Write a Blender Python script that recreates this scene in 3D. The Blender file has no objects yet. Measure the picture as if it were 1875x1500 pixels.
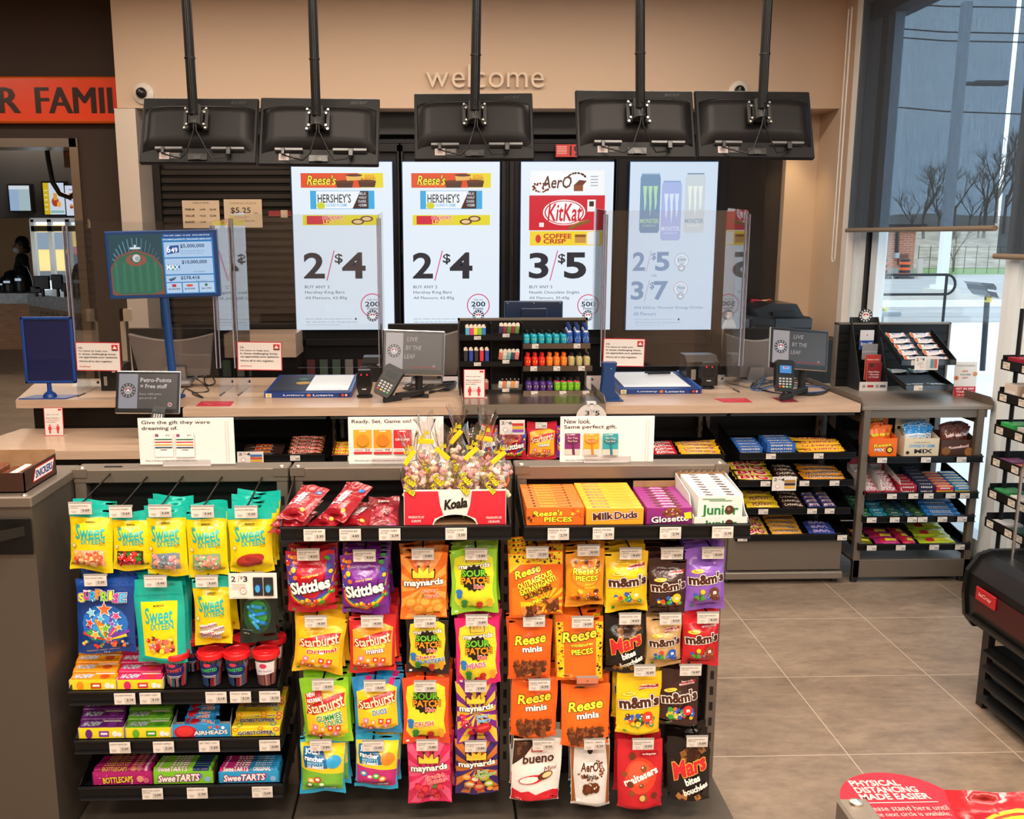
import bpy, math, random
from math import sin, cos, pi, tan, atan, radians as R
from mathutils import Vector, Matrix
from mathutils.geometry import tessellate_polygon
S = bpy.context.scene
COL = S.collection
random.seed(7)
# ---------------------------------------------------------------- camera, sky, lights, exposure
FPX, PIT, YAW, ROLL, CX, CY = 1716.9, .18289, .02446, -.00247, 845.0, 750.0
CAMP = Vector((0, 0, 1.75))
_F = Vector((sin(YAW)*cos(PIT), cos(YAW)*cos(PIT), -sin(PIT)))
_R = Vector((cos(YAW), -sin(YAW), 0)); _U = _R.cross(_F)
CR = _R*cos(ROLL)+_U*sin(ROLL); CU = _U*cos(ROLL)-_R*sin(ROLL)
cd = bpy.data.cameras.new('camera'); cam = bpy.data.objects.new('camera', cd); COL.objects.link(cam)
m = Matrix((CR, CU, -_F)).transposed().to_4x4(); m.translation = CAMP; cam.matrix_world = m
cd.sensor_width = 36; cd.lens = FPX/1875*36; cd.shift_x = (937.5-CX)/1875; cd.clip_start = .05; cd.clip_end = 400
S.camera = cam
S.view_settings.view_transform = 'Standard'; S.view_settings.look = 'None'
S.view_settings.exposure = 0.0; S.view_settings.gamma = 1
w = bpy.data.worlds.new('sky'); S.world = w; w.use_nodes = True
nt = w.node_tree; bg = nt.nodes['Background']; bg.inputs[1].default_value = 2.3
tc = nt.nodes.new('ShaderNodeTexCoord'); sx = nt.nodes.new('ShaderNodeSeparateXYZ'); nz = nt.nodes.new('ShaderNodeTexNoise')
nz.inputs['Scale'].default_value = 3; nz.inputs['Detail'].default_value = 5
cr = nt.nodes.new('ShaderNodeValToRGB'); cr.color_ramp.elements[0].color = (.66, .78, .92, 1); cr.color_ramp.elements[1].color = (1, 1, 1, 1)
cr.color_ramp.elements[0].position = .35; cr.color_ramp.elements[1].position = .65
nt.links.new(tc.outputs['Generated'], nz.inputs[0]); nt.links.new(nz.outputs[0], cr.inputs[0]); nt.links.new(cr.outputs[0], bg.inputs[0])
def area(name, loc, sx, sy, power, col, rot=(0, 0, 0), spread=None):
    l = bpy.data.lights.new(name, 'AREA'); l.shape = 'RECTANGLE'; l.size = sx; l.size_y = sy; l.energy = power; l.color = col
    if spread: l.spread = spread
    o = bpy.data.objects.new(name, l); o.location = loc; o.rotation_euler = rot; COL.objects.link(o); return o
WARM = (1, .86, .71)
ZC = 3.385
for x, y, p in ((-1.9, 1.0, 62), (-.3, 1.0, 80), (1.4, 1.0, 70), (-2.2, 3.1, 42), (-.6, 3.1, 46), (1.0, 3.1, 46), (2.2, 2.6, 36),
                (-1.7, 5.3, 36), (-.2, 5.3, 36), (1.3, 5.3, 36), (-3.9, 5.2, 34), (-1.6, -.9, 75), (0, -.9, 85), (1.6, -.9, 75), (-.8, -2.6, 80), (1.2, -2.6, 80)):  # rows behind the camera: unseen fill added to brighten the shelf fronts
    area('ceiling_and_fill_light', (x, y, ZC-.05), 1.1, .3, p*.72, WARM)
for x, y, p in ((-3.3, 9.5, 60), (-5.0, 12, 70)):
    area('kitchen_light', (x, y, 3.2), 1.2, .6, p, (1, .8, .6))
def spot(name, loc, power, size, col, tgt):
    l = bpy.data.lights.new(name, 'SPOT'); l.energy = power; l.spot_size = R(size); l.spot_blend = .8; l.color = col; l.shadow_soft_size = .05
    o = bpy.data.objects.new(name, l); o.location = loc; d = Vector(tgt)-Vector(loc); o.rotation_euler = d.to_track_quat('-Z', 'Y').to_euler(); COL.objects.link(o)
spot('recess_downlight', (2.5, 6.72, 2.55), 14, 75, (1, .78, .42), (2.5, 6.95, 1.0))
# ---------------------------------------------------------------- pixel -> point on a plane of the place
def ray(px, py): return _F + CR*((px-CX)/FPX) - CU*((py-CY)/FPX)
def PY(px, py, Y): d = ray(px, py); return CAMP + d*((Y-CAMP.y)/d.y)
def PX(px, py, X): d = ray(px, py); return CAMP + d*((X-CAMP.x)/d.x)
def PZ(px, py, Z): d = ray(px, py); return CAMP + d*((Z-CAMP.z)/d.z)
# ---------------------------------------------------------------- materials
_lin = {}
def hx(c):
    if isinstance(c, str):
        if c not in _lin:
            h = c.lstrip('#'); h = ''.join(a*2 for a in h) if len(h) == 3 else h
            v = [int(h[i:i+2], 16)/255 for i in (0, 2, 4)]
            _lin[c] = tuple((a/12.92 if a <= .04045 else ((a+.055)/1.055)**2.4) for a in v)
        return _lin[c]
    return c
MAT = {}
def nodemat(name, fn, **kw):
    m = bpy.data.materials.new(name); m.use_nodes = True; nt = m.node_tree; b = nt.nodes['Principled BSDF']
    for k, v in kw.items():
        b.inputs[k.replace('_', ' ')].default_value = v
    if fn: fn(nt, b)
    MAT[name] = m; return m
def N(nt, t, **kw):
    n = nt.nodes.new('ShaderNode'+t)
    for k, v in kw.items():
        if k in n.inputs: n.inputs[k].default_value = v
        else: setattr(n, k, v)
    return n
def attr(nt, b, bump=0, scale=40, var=0):
    a = N(nt, 'Attribute', attribute_name='Col')
    nt.links.new(a.outputs['Color'], b.inputs['Base Color'])
    if bump:
        t = N(nt, 'TexCoord'); n = N(nt, 'TexNoise', Scale=scale, Detail=3.0); u = N(nt, 'Bump', Strength=bump, Distance=.004)
        nt.links.new(t.outputs['Object'], n.inputs['Vector']); nt.links.new(n.outputs[0], u.inputs['Height']); nt.links.new(u.outputs[0], b.inputs['Normal'])
nodemat('print', lambda n, b: attr(n, b), Roughness=.45)
nodemat('card', lambda n, b: attr(n, b), Roughness=.6, **{})
nodemat('foil', lambda n, b: attr(n, b, .8, 30), Roughness=.22)
nodemat('wrap', lambda n, b: attr(n, b, .4, 90), Roughness=.25)
nodemat('plastic', lambda n, b: attr(n, b), Roughness=.32)
nodemat('paint', lambda n, b: attr(n, b), Roughness=.55)
nodemat('mattblack', lambda n, b: attr(n, b), Roughness=.42, **{'Specular_IOR_Level': .18})
nodemat('wall', lambda n, b: attr(n, b, .08, 300), Roughness=.7)
nodemat('metal', lambda n, b: attr(n, b), Roughness=.3, Metallic=1.0)
nodemat('satin', lambda n, b: attr(n, b, .06, 500), Roughness=.42, Metallic=.55)
def emis(nt, b):
    a = N(nt, 'Attribute', attribute_name='Col'); b.inputs['Base Color'].default_value = (.01, .01, .01, 1)
    nt.links.new(a.outputs['Color'], b.inputs['Emission Color']); b.inputs['Emission Strength'].default_value = 1.0
nodemat('screen', emis, Roughness=.25)
def glassy(tint, rough, refl):
    def f(nt, b):
        out = nt.nodes['Material Output']; nt.nodes.remove(b)
        t = N(nt, 'BsdfTransparent', Color=tint); g = N(nt, 'BsdfGlossy', Roughness=rough)
        fr = N(nt, 'LayerWeight', Blend=.5); mx = N(nt, 'MixShader'); pw = N(nt, 'Math', operation='POWER'); pw.inputs[1].default_value = 4.0
        mt = N(nt, 'Math', operation='MULTIPLY_ADD', use_clamp=True); mt.inputs[1].default_value = .8*refl; mt.inputs[2].default_value = .04*refl
        nt.links.new(fr.outputs['Facing'], pw.inputs[0]); nt.links.new(pw.outputs[0], mt.inputs[0]); nt.links.new(mt.outputs[0], mx.inputs[0])
        nt.links.new(t.outputs[0], mx.inputs[1]); nt.links.new(g.outputs[0], mx.inputs[2]); nt.links.new(mx.outputs[0], out.inputs[0])
    return f
nodemat('acrylic', glassy((.94, .95, .96, 1), .02, 1.2))
nodemat('pane', glassy((.9, .97, 1, 1), .01, 1.0))
nodemat('film', glassy((.93, .92, .92, 1), .12, 3.0))
nodemat('edge', glassy((.72, .72, .78, 1), .15, 3.0))
def blind(nt, b):
    out = nt.nodes['Material Output']; t = N(nt, 'BsdfTransparent', Color=(.24, .27, .31, 1)); mx = N(nt, 'AddShader')
    b.inputs['Base Color'].default_value = (.018, .02, .024, 1); b.inputs['Roughness'].default_value = .9
    tc = N(nt, 'TexCoord'); wv = N(nt, 'TexNoise', Scale=160.0, Detail=1.0); mp = N(nt, 'Mapping'); mp.inputs['Scale'].default_value = (1, 1, .06)
    cr = N(nt, 'ValToRGB'); cr.color_ramp.elements[0].color = (.26, .31, .35, 1); cr.color_ramp.elements[1].color = (.37, .42, .47, 1)
    nt.links.new(tc.outputs['Object'], mp.inputs[0]); nt.links.new(mp.outputs[0], wv.inputs['Vector']); nt.links.new(wv.outputs[0], cr.inputs[0]); nt.links.new(cr.outputs[0], t.inputs[0])
    nt.links.new(t.outputs[0], mx.inputs[0]); nt.links.new(b.outputs[0], mx.inputs[1]); nt.links.new(mx.outputs[0], out.inputs[0])
nodemat('blind_fabric', blind)
def tilefn(nt, b):
    tc = N(nt, 'TexCoord'); mp = N(nt, 'Mapping'); mp.inputs['Location'].default_value = TILE_OFF
    nt.links.new(tc.outputs['Object'], mp.inputs[0])
    sp = N(nt, 'SeparateXYZ'); nt.links.new(mp.outputs[0], sp.inputs[0]); ls = []
    for ax in (0, 1):
        pp = N(nt, 'Math', operation='PINGPONG'); pp.inputs[1].default_value = TILE/2; lt = N(nt, 'Math', operation='LESS_THAN'); lt.inputs[1].default_value = .0019
        nt.links.new(sp.outputs[ax], pp.inputs[0]); nt.links.new(pp.outputs[0], lt.inputs[0]); ls.append(lt)
    br = N(nt, 'Math', operation='MAXIMUM'); nt.links.new(ls[0].outputs[0], br.inputs[0]); nt.links.new(ls[1].outputs[0], br.inputs[1])
    n1 = N(nt, 'TexNoise', Scale=2.6, Detail=9.0, Roughness=.66, Distortion=.6); n2 = N(nt, 'TexNoise', Scale=14.0, Detail=6.0, Roughness=.7)
    mp2 = N(nt, 'Mapping'); mp2.inputs['Scale'].default_value = (1, 2.2, 1)
    nt.links.new(tc.outputs['Object'], mp2.inputs[0]); nt.links.new(mp2.outputs[0], n1.inputs['Vector']); nt.links.new(mp2.outputs[0], n2.inputs['Vector'])
    ad = N(nt, 'MixRGB'); ad.inputs[0].default_value = .4; nt.links.new(n1.outputs[0], ad.inputs[1]); nt.links.new(n2.outputs[0], ad.inputs[2])
    cr = N(nt, 'ValToRGB'); cr.color_ramp.elements[0].position = .36; cr.color_ramp.elements[1].position = .6
    cr.color_ramp.elements[0].color = (.17, .127, .095, 1); cr.color_ramp.elements[1].color = (.315, .237, .175, 1)
    nt.links.new(ad.outputs[0], cr.inputs[0])
    mx = N(nt, 'MixRGB'); mx.inputs[2].default_value = (.5, .42, .33, 1)
    nt.links.new(br.outputs[0], mx.inputs[0]); nt.links.new(cr.outputs[0], mx.inputs[1]); nt.links.new(mx.outputs[0], b.inputs['Base Color'])
    b.inputs['Roughness'].default_value = .38
def noisy(c1, c2, scale=6, stretch=(1, 1, 1), rough=.5, bump=0, metallic=0):
    def f(nt, b):
        tc = N(nt, 'TexCoord'); mp = N(nt, 'Mapping'); mp.inputs['Scale'].default_value = stretch
        n = N(nt, 'TexNoise', Scale=float(scale), Detail=6.0, Roughness=.6); cr = N(nt, 'ValToRGB')
        cr.color_ramp.elements[0].position = .35; cr.color_ramp.elements[1].position = .68
        cr.color_ramp.elements[0].color = (*hx(c1), 1); cr.color_ramp.elements[1].color = (*hx(c2), 1)
        nt.links.new(tc.outputs['Object'], mp.inputs[0]); nt.links.new(mp.outputs[0], n.inputs['Vector']); nt.links.new(n.outputs[0], cr.inputs[0])
        nt.links.new(cr.outputs[0], b.inputs['Base Color']); b.inputs['Roughness'].default_value = rough; b.inputs['Metallic'].default_value = metallic
        if bump:
            u = N(nt, 'Bump', Strength=bump); nt.links.new(n.outputs[0], u.inputs['Height']); nt.links.new(u.outputs[0], b.inputs['Normal'])
    return f
nodemat('laminate', noisy('#b79b85', '#c7ab94', 7, (.6, 9, 9), .28))
nodemat('woodfront', noisy('#8a5a33', '#b98550', 5, (1, 1, 14), .5))
nodemat('palewood', noisy('#8c7663', '#a8937d', 5, (1, 1, 14), .5))
nodemat('stone', noisy('#9aa0a2', '#c4c8c8', 14, (1, 1, 1), .35))
nodemat('road', noisy('#9c9a98', '#b8b6b4', .8, (.3, 1, 1), .9))
nodemat('verge', noisy('#a39c92', '#c0bab0', 3, (1, 1, 1), .95))
nodemat('grass', noisy('#5d7a3a', '#7d9a58', 3, (1, 1, 1), .95))
nodemat('pavement', noisy('#e0e2e4', '#eef0f2', .5, (1, 1, 1), .8))
nodemat('hillside', noisy('#8a8070', '#b5ad9c', .9, (.5, .5, 3), .95))
nodemat('bark', noisy('#5b554e', '#847d74', 3, (1, 1, 1), .95))
nodemat('cardboard', noisy('#8a6848', '#9d7a58', 20, (1, 1, 1), .8))
def brickfn(nt, b):
    tc = N(nt, 'TexCoord'); mp = N(nt, 'Mapping'); mp.inputs['Rotation'].default_value = (R(90), 0, 0)
    br = N(nt, 'TexBrick'); br.inputs['Scale'].default_value = 1; br.inputs['Brick Width'].default_value = .5; br.inputs['Row Height'].default_value = .16
    br.inputs['Mortar Size'].default_value = .018; br.inputs['Color1'].default_value = (*hx('#a8694f'), 1); br.inputs['Color2'].default_value = (*hx('#b87a60'), 1); br.inputs['Mortar'].default_value = (*hx('#bfa597'), 1)
    nt.links.new(tc.outputs['Object'], mp.inputs[0]); nt.links.new(mp.outputs[0], br.inputs['Vector']); nt.links.new(br.outputs[0], b.inputs['Base Color']); b.inputs['Roughness'].default_value = .9
nodemat('brick', brickfn)
# ---------------------------------------------------------------- mesh builder: shapes with a colour per face, one object per build
class MB:
    def __init__(s): s.v, s.f, s.c, s.m, s.sm, s.n = [], [], [], [], [], {}
    def add(s, vs, fs, col, mat='paint', smooth=False, nrm=None):
        o = len(s.v); s.v += [tuple(v) for v in vs]
        c = hx(col)
        for f in fs: s.f.append([i+o for i in f]); s.c.append(c); s.m.append(mat); s.sm.append(smooth)
        if nrm:
            for i, n in enumerate(nrm): s.n[o+i] = tuple(n)
        return s
    def box(s, a, b, col, mat='paint', bev=0, M=None):
        x0, y0, z0 = [min(p, q) for p, q in zip(a, b)]; x1, y1, z1 = [max(p, q) for p, q in zip(a, b)]
        if bev <= 0:
            vs = [(x, y, z) for z in (z0, z1) for y in (y0, y1) for x in (x0, x1)]
            fs = [(0, 2, 3, 1), (4, 5, 7, 6), (0, 1, 5, 4), (2, 6, 7, 3), (0, 4, 6, 2), (1, 3, 7, 5)]
        else:
            e = min(bev, (x1-x0)*.45, (y1-y0)*.45, (z1-z0)*.45); vs = []; idx = {}
            for i, X in enumerate((x0, x1)):
                for j, Y in enumerate((y0, y1)):
                    for k, Z in enumerate((z0, z1)):
                        sx_, sy_, sz_ = (1-2*i)*e, (1-2*j)*e, (1-2*k)*e
                        for ax, p in enumerate(((X, Y+sy_, Z+sz_), (X+sx_, Y, Z+sz_), (X+sx_, Y+sy_, Z))): idx[i, j, k, ax] = len(vs); vs.append(p)
            q = lambda *t: [idx[a] for a in t]; fs = []
            for i in (0, 1):
                fs.append(q((i, 0, 0, 0), (i, 1, 0, 0), (i, 1, 1, 0), (i, 0, 1, 0))); fs.append(q((0, i, 0, 1), (1, i, 0, 1), (1, i, 1, 1), (0, i, 1, 1))); fs.append(q((0, 0, i, 2), (1, 0, i, 2), (1, 1, i, 2), (0, 1, i, 2)))
                for j in (0, 1):
                    fs.append(q((i, j, 0, 0), (i, j, 1, 0), (i, j, 1, 1), (i, j, 0, 1))); fs.append(q((i, 0, j, 0), (i, 1, j, 0), (i, 1, j, 2), (i, 0, j, 2))); fs.append(q((0, i, j, 1), (1, i, j, 1), (1, i, j, 2), (0, i, j, 2)))
                    for k in (0, 1): fs.append(q((i, j, k, 0), (i, j, k, 1), (i, j, k, 2)))
            c = Vector(((x0+x1)/2, (y0+y1)/2, (z0+z1)/2)); V = [Vector(v) for v in vs]
            for f in fs:
                n = (V[f[1]]-V[f[0]]).cross(V[f[2]]-V[f[0]])
                if n.dot(V[f[0]]+V[f[2]]-2*c) < 0: f.reverse()
        if M: vs = [M @ Vector(v) for v in vs]
        return s.add(vs, fs, col, mat)
    def tube(s, pts, r, col, mat='paint', n=8, r2=None, cap=True, smooth=True):
        pts = [Vector(p) for p in pts]; vs = []; L = len(pts); up = None
        for i, p in enumerate(pts):
            d = (pts[min(i+1, L-1)]-pts[max(i-1, 0)]).normalized()
            if up is None: up = d.orthogonal().normalized()
            else: up = (up-d*up.dot(d)).normalized()
            sd = d.cross(up); rr = r if r2 is None else r+(r2-r)*i/(L-1)
            vs += [p+(up*cos(2*pi*k/n)+sd*sin(2*pi*k/n))*rr for k in range(n)]
        fs = [(i*n+k, i*n+(k+1) % n, (i+1)*n+(k+1) % n, (i+1)*n+k) for i in range(L-1) for k in range(n)]
        s.add(vs, fs, col, mat, smooth)
        if cap: s.add(vs[:n], [tuple(range(n))[::-1]], col, mat); s.add(vs[-n:], [tuple(range(n))], col, mat)
        return s
    def lathe(s, prof, c, col, mat='paint', n=24, M=None, smooth=True):
        c = Vector(c); vs = [c+Vector((r*cos(2*pi*k/n), r*sin(2*pi*k/n), z)) for r, z in prof for k in range(n)]
        if M: vs = [M @ v for v in vs]
        cols = col if isinstance(col, list) else [col]*(len(prof)-1)
        for i in range(len(prof)-1):
            s.add(vs[i*n:(i+2)*n], [(k, (k+1) % n, n+(k+1) % n, n+k) for k in range(n)], cols[i], mat, smooth)
        return s
    def prism(s, pts, y0, y1, col, mat='paint', ax=1, M=None):
        """outline pts in the two axes other than ax, extruded along ax"""
        def mk(p, t): v = list(p); v.insert(ax, t); return Vector(v)
        n = len(pts); vs = [mk(p, y0) for p in pts]+[mk(p, y1) for p in pts]
        if M: vs = [M @ v for v in vs]
        tr = tessellate_polygon([[Vector((p[0], p[1], 0)) for p in pts]])
        fs = [tuple(t) for t in tr]+[tuple(i+n for i in t)[::-1] for t in tr]+[(i, (i+1) % n, (i+1) % n+n, i+n) for i in range(n)]
        return s.add(vs, fs, col, mat)
    def ball(s, c, r, col, mat='plastic', n=10, sc=(1, 1, 1), M=None):
        c = Vector(c); vs = []; m_ = n//2
        for i in range(m_+1):
            a = pi*i/m_
            vs += [c+Vector((r*sc[0]*sin(a)*cos(2*pi*k/n), r*sc[1]*sin(a)*sin(2*pi*k/n), r*sc[2]*cos(a))) for k in range(n)]
        if M: vs = [M @ v for v in vs]
        return s.add(vs, [(i*n+k, (i+1)*n+k, (i+1)*n+(k+1) % n, i*n+(k+1) % n) for i in range(m_) for k in range(n)], col, mat, True)
    def build(s, name, parent=None, loc=None, rot=None, label=None, cat=None, group=None, kind=None):
        me = bpy.data.meshes.new(name); me.from_pydata(s.v, [], s.f)
        ms = list(dict.fromkeys(s.m)); mi = {k: i for i, k in enumerate(ms)}
        for k in ms: me.materials.append(MAT[k])
        me.polygons.foreach_set('material_index', [mi[k] for k in s.m]); me.polygons.foreach_set('use_smooth', s.sm)
        ca = me.color_attributes.new('Col', 'FLOAT_COLOR', 'CORNER'); buf = []
        for f, c in zip(s.f, s.c): buf += [c[0], c[1], c[2], 1.0]*len(f)
        ca.data.foreach_set('color', buf); me.update()
        if s.n:
            me.normals_split_custom_set_from_vertices([s.n.get(i, tuple(me.vertices[i].normal)) for i in range(len(s.v))])
        o = bpy.data.objects.new(name, me); COL.objects.link(o); o.parent = parent
        if loc is not None: o.location = loc
        if rot is not None: o.rotation_euler = rot
        return tag(o, label, cat, group, kind)
def tag(o, label=None, cat=None, group=None, kind=None):
    for k, v in (('label', label), ('category', cat), ('group', group), ('kind', kind)):
        if v: o[k] = v
    return o
def thing(name, loc, label, cat, group=None, rot=(0, 0, 0)):
    o = bpy.data.objects.new(name, None); COL.objects.link(o); o.location = loc; o.rotation_euler = rot; o.empty_display_size = .02
    return tag(o, label, cat, group)
def dup(o, loc=None, rot=None, label=None, group=None, parent=None):
    c = o.copy(); COL.objects.link(c); c.parent = parent if parent else o.parent
    if loc is not None: c.location = loc
    if rot is not None: c.rotation_euler = rot
    if label: c['label'] = label
    if group: c['group'] = group
    for ch in o.children: dup(ch, parent=c)
    return c
# ---------------------------------------------------------------- printing: shapes and lettering laid on a surface
_tx = {}
def glyphs(t, off, res):
    k = (t, round(off, 3), res)
    if k not in _tx:
        c = bpy.data.curves.new('t', 'FONT'); c.body = t; c.resolution_u = res; c.offset = off; o = bpy.data.objects.new('t', c)
        me = o.to_mesh(); _tx[k] = ([(v.co.x, v.co.y) for v in me.vertices], [tuple(p.vertices) for p in me.polygons])
        o.to_mesh_clear(); bpy.data.objects.remove(o); bpy.data.curves.remove(c)
    return _tx[k]
class Surf:
    """f(u, v, d) -> point for u, v in -1..1 and height d over the surface; sx, sy half sizes in metres"""
    def __init__(s, mb, f, sx, sy, mat='print', maxe=None, dz=.0004, nrm=False, d0=0):
        s.mb, s.f, s.sx, s.sy, s.mat, s.maxe, s.dz, s.nrm, s.k, s.d0 = mb, f, sx, sy, mat, maxe, dz, nrm, 1, d0
    def normal(s, u, v):
        e = .02; a = s.f(u+e, v, 0)-s.f(u-e, v, 0); b = s.f(u, v+e, 0)-s.f(u, v-e, 0); n = a.cross(b)
        return n.normalized()
    def tris(s, pts, tr, col):
        d = s.d0+s.dz*s.k; P = list(pts); T = [tuple(t) for t in tr]
        if s.maxe:
            out = []; st = T; T = []; mid = {}
            while st:
                a, b, c = st.pop(); L = []
                for i, j in ((a, b), (b, c), (c, a)): L.append((((P[i][0]-P[j][0])*s.sx)**2+((P[i][1]-P[j][1])*s.sy)**2, i, j))
                mx = max(L)
                if mx[0] > s.maxe**2:
                    _, i, j = mx; kk = (min(i, j), max(i, j))
                    if kk not in mid: mid[kk] = len(P); P.append(((P[i][0]+P[j][0])/2, (P[i][1]+P[j][1])/2))
                    m_ = mid[kk]; o = [q for q in (a, b, c) if q not in (i, j)]
                    if not o: continue
                    o = o[0]; r = (a, b, c); q = r.index(o); nx, ny = r[(q+1) % 3], r[(q+2) % 3]
                    st.append((o, nx, m_)); st.append((o, m_, ny))
                else: T.append((a, b, c))
        s.mb.add([s.f(p[0], p[1], d) for p in P], T, col, s.mat, bool(s.nrm), [s.normal(*p) for p in P] if s.nrm else None)
    def poly(s, pts, col, keep=False):
        tr = tessellate_polygon([[Vector((p[0], p[1], 0)) for p in pts]]); T = []
        for a, b, c in tr:
            A, B, C = pts[a], pts[b], pts[c]
            T.append((a, b, c) if (B[0]-A[0])*(C[1]-A[1])-(B[1]-A[1])*(C[0]-A[0]) > 0 else (a, c, b))
        s.tris(pts, T, col)
        if not keep: s.k += 1
        return s
    def rect(s, x0, y0, x1, y1, col, keep=False): return s.poly([(x0, y0), (x1, y0), (x1, y1), (x0, y1)], col, keep)
    def ell(s, x, y, r, col, ry=None, n=16, rot=0, keep=False):
        ry = ry if ry is not None else r*s.sx/s.sy; a = s.sx/s.sy
        pts = []
        for k in range(n):
            p, q = r*cos(2*pi*k/n), ry/a*sin(2*pi*k/n)
            pts.append((x+p*cos(rot)-q*sin(rot), y+(p*sin(rot)+q*cos(rot))*a))
        return s.poly(pts, col, keep)
    def star(s, x, y, r, col, n=5, inner=.45, rot=pi/2, keep=False):
        a = s.sx/s.sy
        return s.poly([(x+(r if k % 2 == 0 else r*inner)*cos(rot+pi*k/n), y+a*(r if k % 2 == 0 else r*inner)*sin(rot+pi*k/n)) for k in range(2*n)], col, keep)
    def zig(s, x0, x1, y0, y1, n, h, col):
        """band whose lower edge is pinked"""
        pts = [(x0, y1), (x0, y0)]
        for k in range(1, 2*n): pts.append((x0+(x1-x0)*k/(2*n), y0-(h if k % 2 else 0)))
        return s.poly(pts+[(x1, y0), (x1, y1)], col)
    def txt(s, t, x, y, h, col, w=None, bold=.0, ol=None, oc='#000', shear=0, rot=0, arc=0, res=2, align='c', ol2=None, oc2='#fff', fan=0):
        base, _ = glyphs(t, 0, res)
        if not base: return s
        x0, x1 = min(p[0] for p in base), max(p[0] for p in base); y0, y1 = min(p[1] for p in base), max(p[1] for p in base)
        sc = h*s.sy/(y1-y0) if y1 > y0 else h; sw = w*s.sx/(x1-x0) if w else sc
        W = (x1-x0)*sw; cx = (x0+x1)/2 if align == 'c' else x0
        bold = bold*.6; ol = ol*.85 if ol else ol; ol2 = ol2*.85 if ol2 else ol2
        def mp(p):
            X = (p[0]-cx)*sw; Y = (p[1]-(y0+y1)/2)*sc; X += Y*shear
            if fan: Y *= 1+fan*X/(W/2)
            if arc: Y += arc*s.sy*(1-(X/(W/2))**2) if align == 'c' else 0
            X, Y = X*cos(rot)-Y*sin(rot), X*sin(rot)+Y*cos(rot)
            return (x+X/s.sx, y+Y/s.sy)
        for o, c in ((ol2, oc2), (ol, oc), (0, col)):
            if o is None: continue
            vs, fs = glyphs(t, bold+o, res)
            T = []
            for f in fs:
                for i in range(1, len(f)-1): T.append((f[0], f[i], f[i+1]))
            s.tris([mp(p) for p in vs], T, c); s.k += 1
        return s
def flat(mb, c, ux, uy, nrm, sx, sy, mat='print', dz=.0006, d0=0):
    """surface patch on a plane: centre c, directions ux, uy, outward nrm"""
    c, ux, uy, nrm = Vector(c), Vector(ux), Vector(uy), Vector(nrm)
    return Surf(mb, lambda u, v, d: c+ux*(u*sx)+uy*(v*sy)+nrm*d, sx, sy, mat, None, dz, d0=d0)
def front(mb, x0, x1, z0, z1, y, mat='print', dz=.0006):
    return flat(mb, ((x0+x1)/2, y, (z0+z1)/2), (1, 0, 0), (0, 0, 1), (0, -1, 0), (x1-x0)/2, (z1-z0)/2, mat, dz)
def top(mb, x0, x1, y0, y1, z, mat='print', dz=.0006):
    return flat(mb, ((x0+x1)/2, (y0+y1)/2, z), (1, 0, 0), (0, 1, 0), (0, 0, 1), (x1-x0)/2, (y1-y0)/2, mat, dz)
# ================================================================ THE SETTING
TILE = .5755; TILE_OFF = (-1.393+4*TILE, -3.485+8*TILE, 0)
nodemat('tile_floor', tilefn)
BEIGE, BROWN, BLK, TAUPE = '#cbb097', '#3a2a20', '#141414', '#7d7266'
XW = 2.75
def st(name, mb): return mb.build(name, kind='structure')
st('floor', MB().box((-9, -4, -.1), (XW+.1, 7.6, 0), '#888', 'tile_floor').box((-14, 7.6, -.1), (-2.0, 19, 0), '#888', 'tile_floor'))
st('ceiling', MB().box((-9, -4, ZC), (XW+.1, 7.6, ZC+.1), '#b9a48c', 'wall'))
st('wall_back', MB().box((-2.14, 6.6, 2.6), (2.66, 7.3, ZC), BEIGE, 'wall').box((-2.14, 7.0, 0), (XW, 7.3, 2.6), '#2b211b', 'wall')
   .box((PY(1429, 400, 6.98).x, 6.93, 0), (XW, 7.0, 2.6), BEIGE, 'wall').box((2.66, 6.6, 2.6), (XW, 7.3, ZC), BEIGE, 'wall'))
st('wall_front', MB().box((-9, -4.1, 0), (XW, -4, ZC), '#b8a188', 'wall'))
xo = PY(152, 400, 6.98).x; zo = PY(100, 262, 6.98).z
st('wall_left', MB().box((-9, 6.98, zo), (-2.14, 7.2, ZC), BROWN, 'wall').box((xo, 6.98, 0), (-2.14, 7.2, zo), BROWN, 'wall')
   .box((-9, -4, 0), (-8.9, 7.2, ZC), '#6b5a4c', 'wall'))
st('trim_1', MB().box((xo-.05, 6.95, 0), (xo+.01, 7.22, zo+.03), '#c9b7a2', 'metal').box((-9, 6.95, zo-.03), (xo, 7.22, zo+.03), '#b9ada0', 'metal'))
p0, p1 = PY(217, 300, 6.6), PY(255, 300, 6.6)
st('trim_2', MB().box((p0.x, 6.585, 0), (p1.x, 7.0, 2.595), '#d8cabc', 'satin'))
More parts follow.
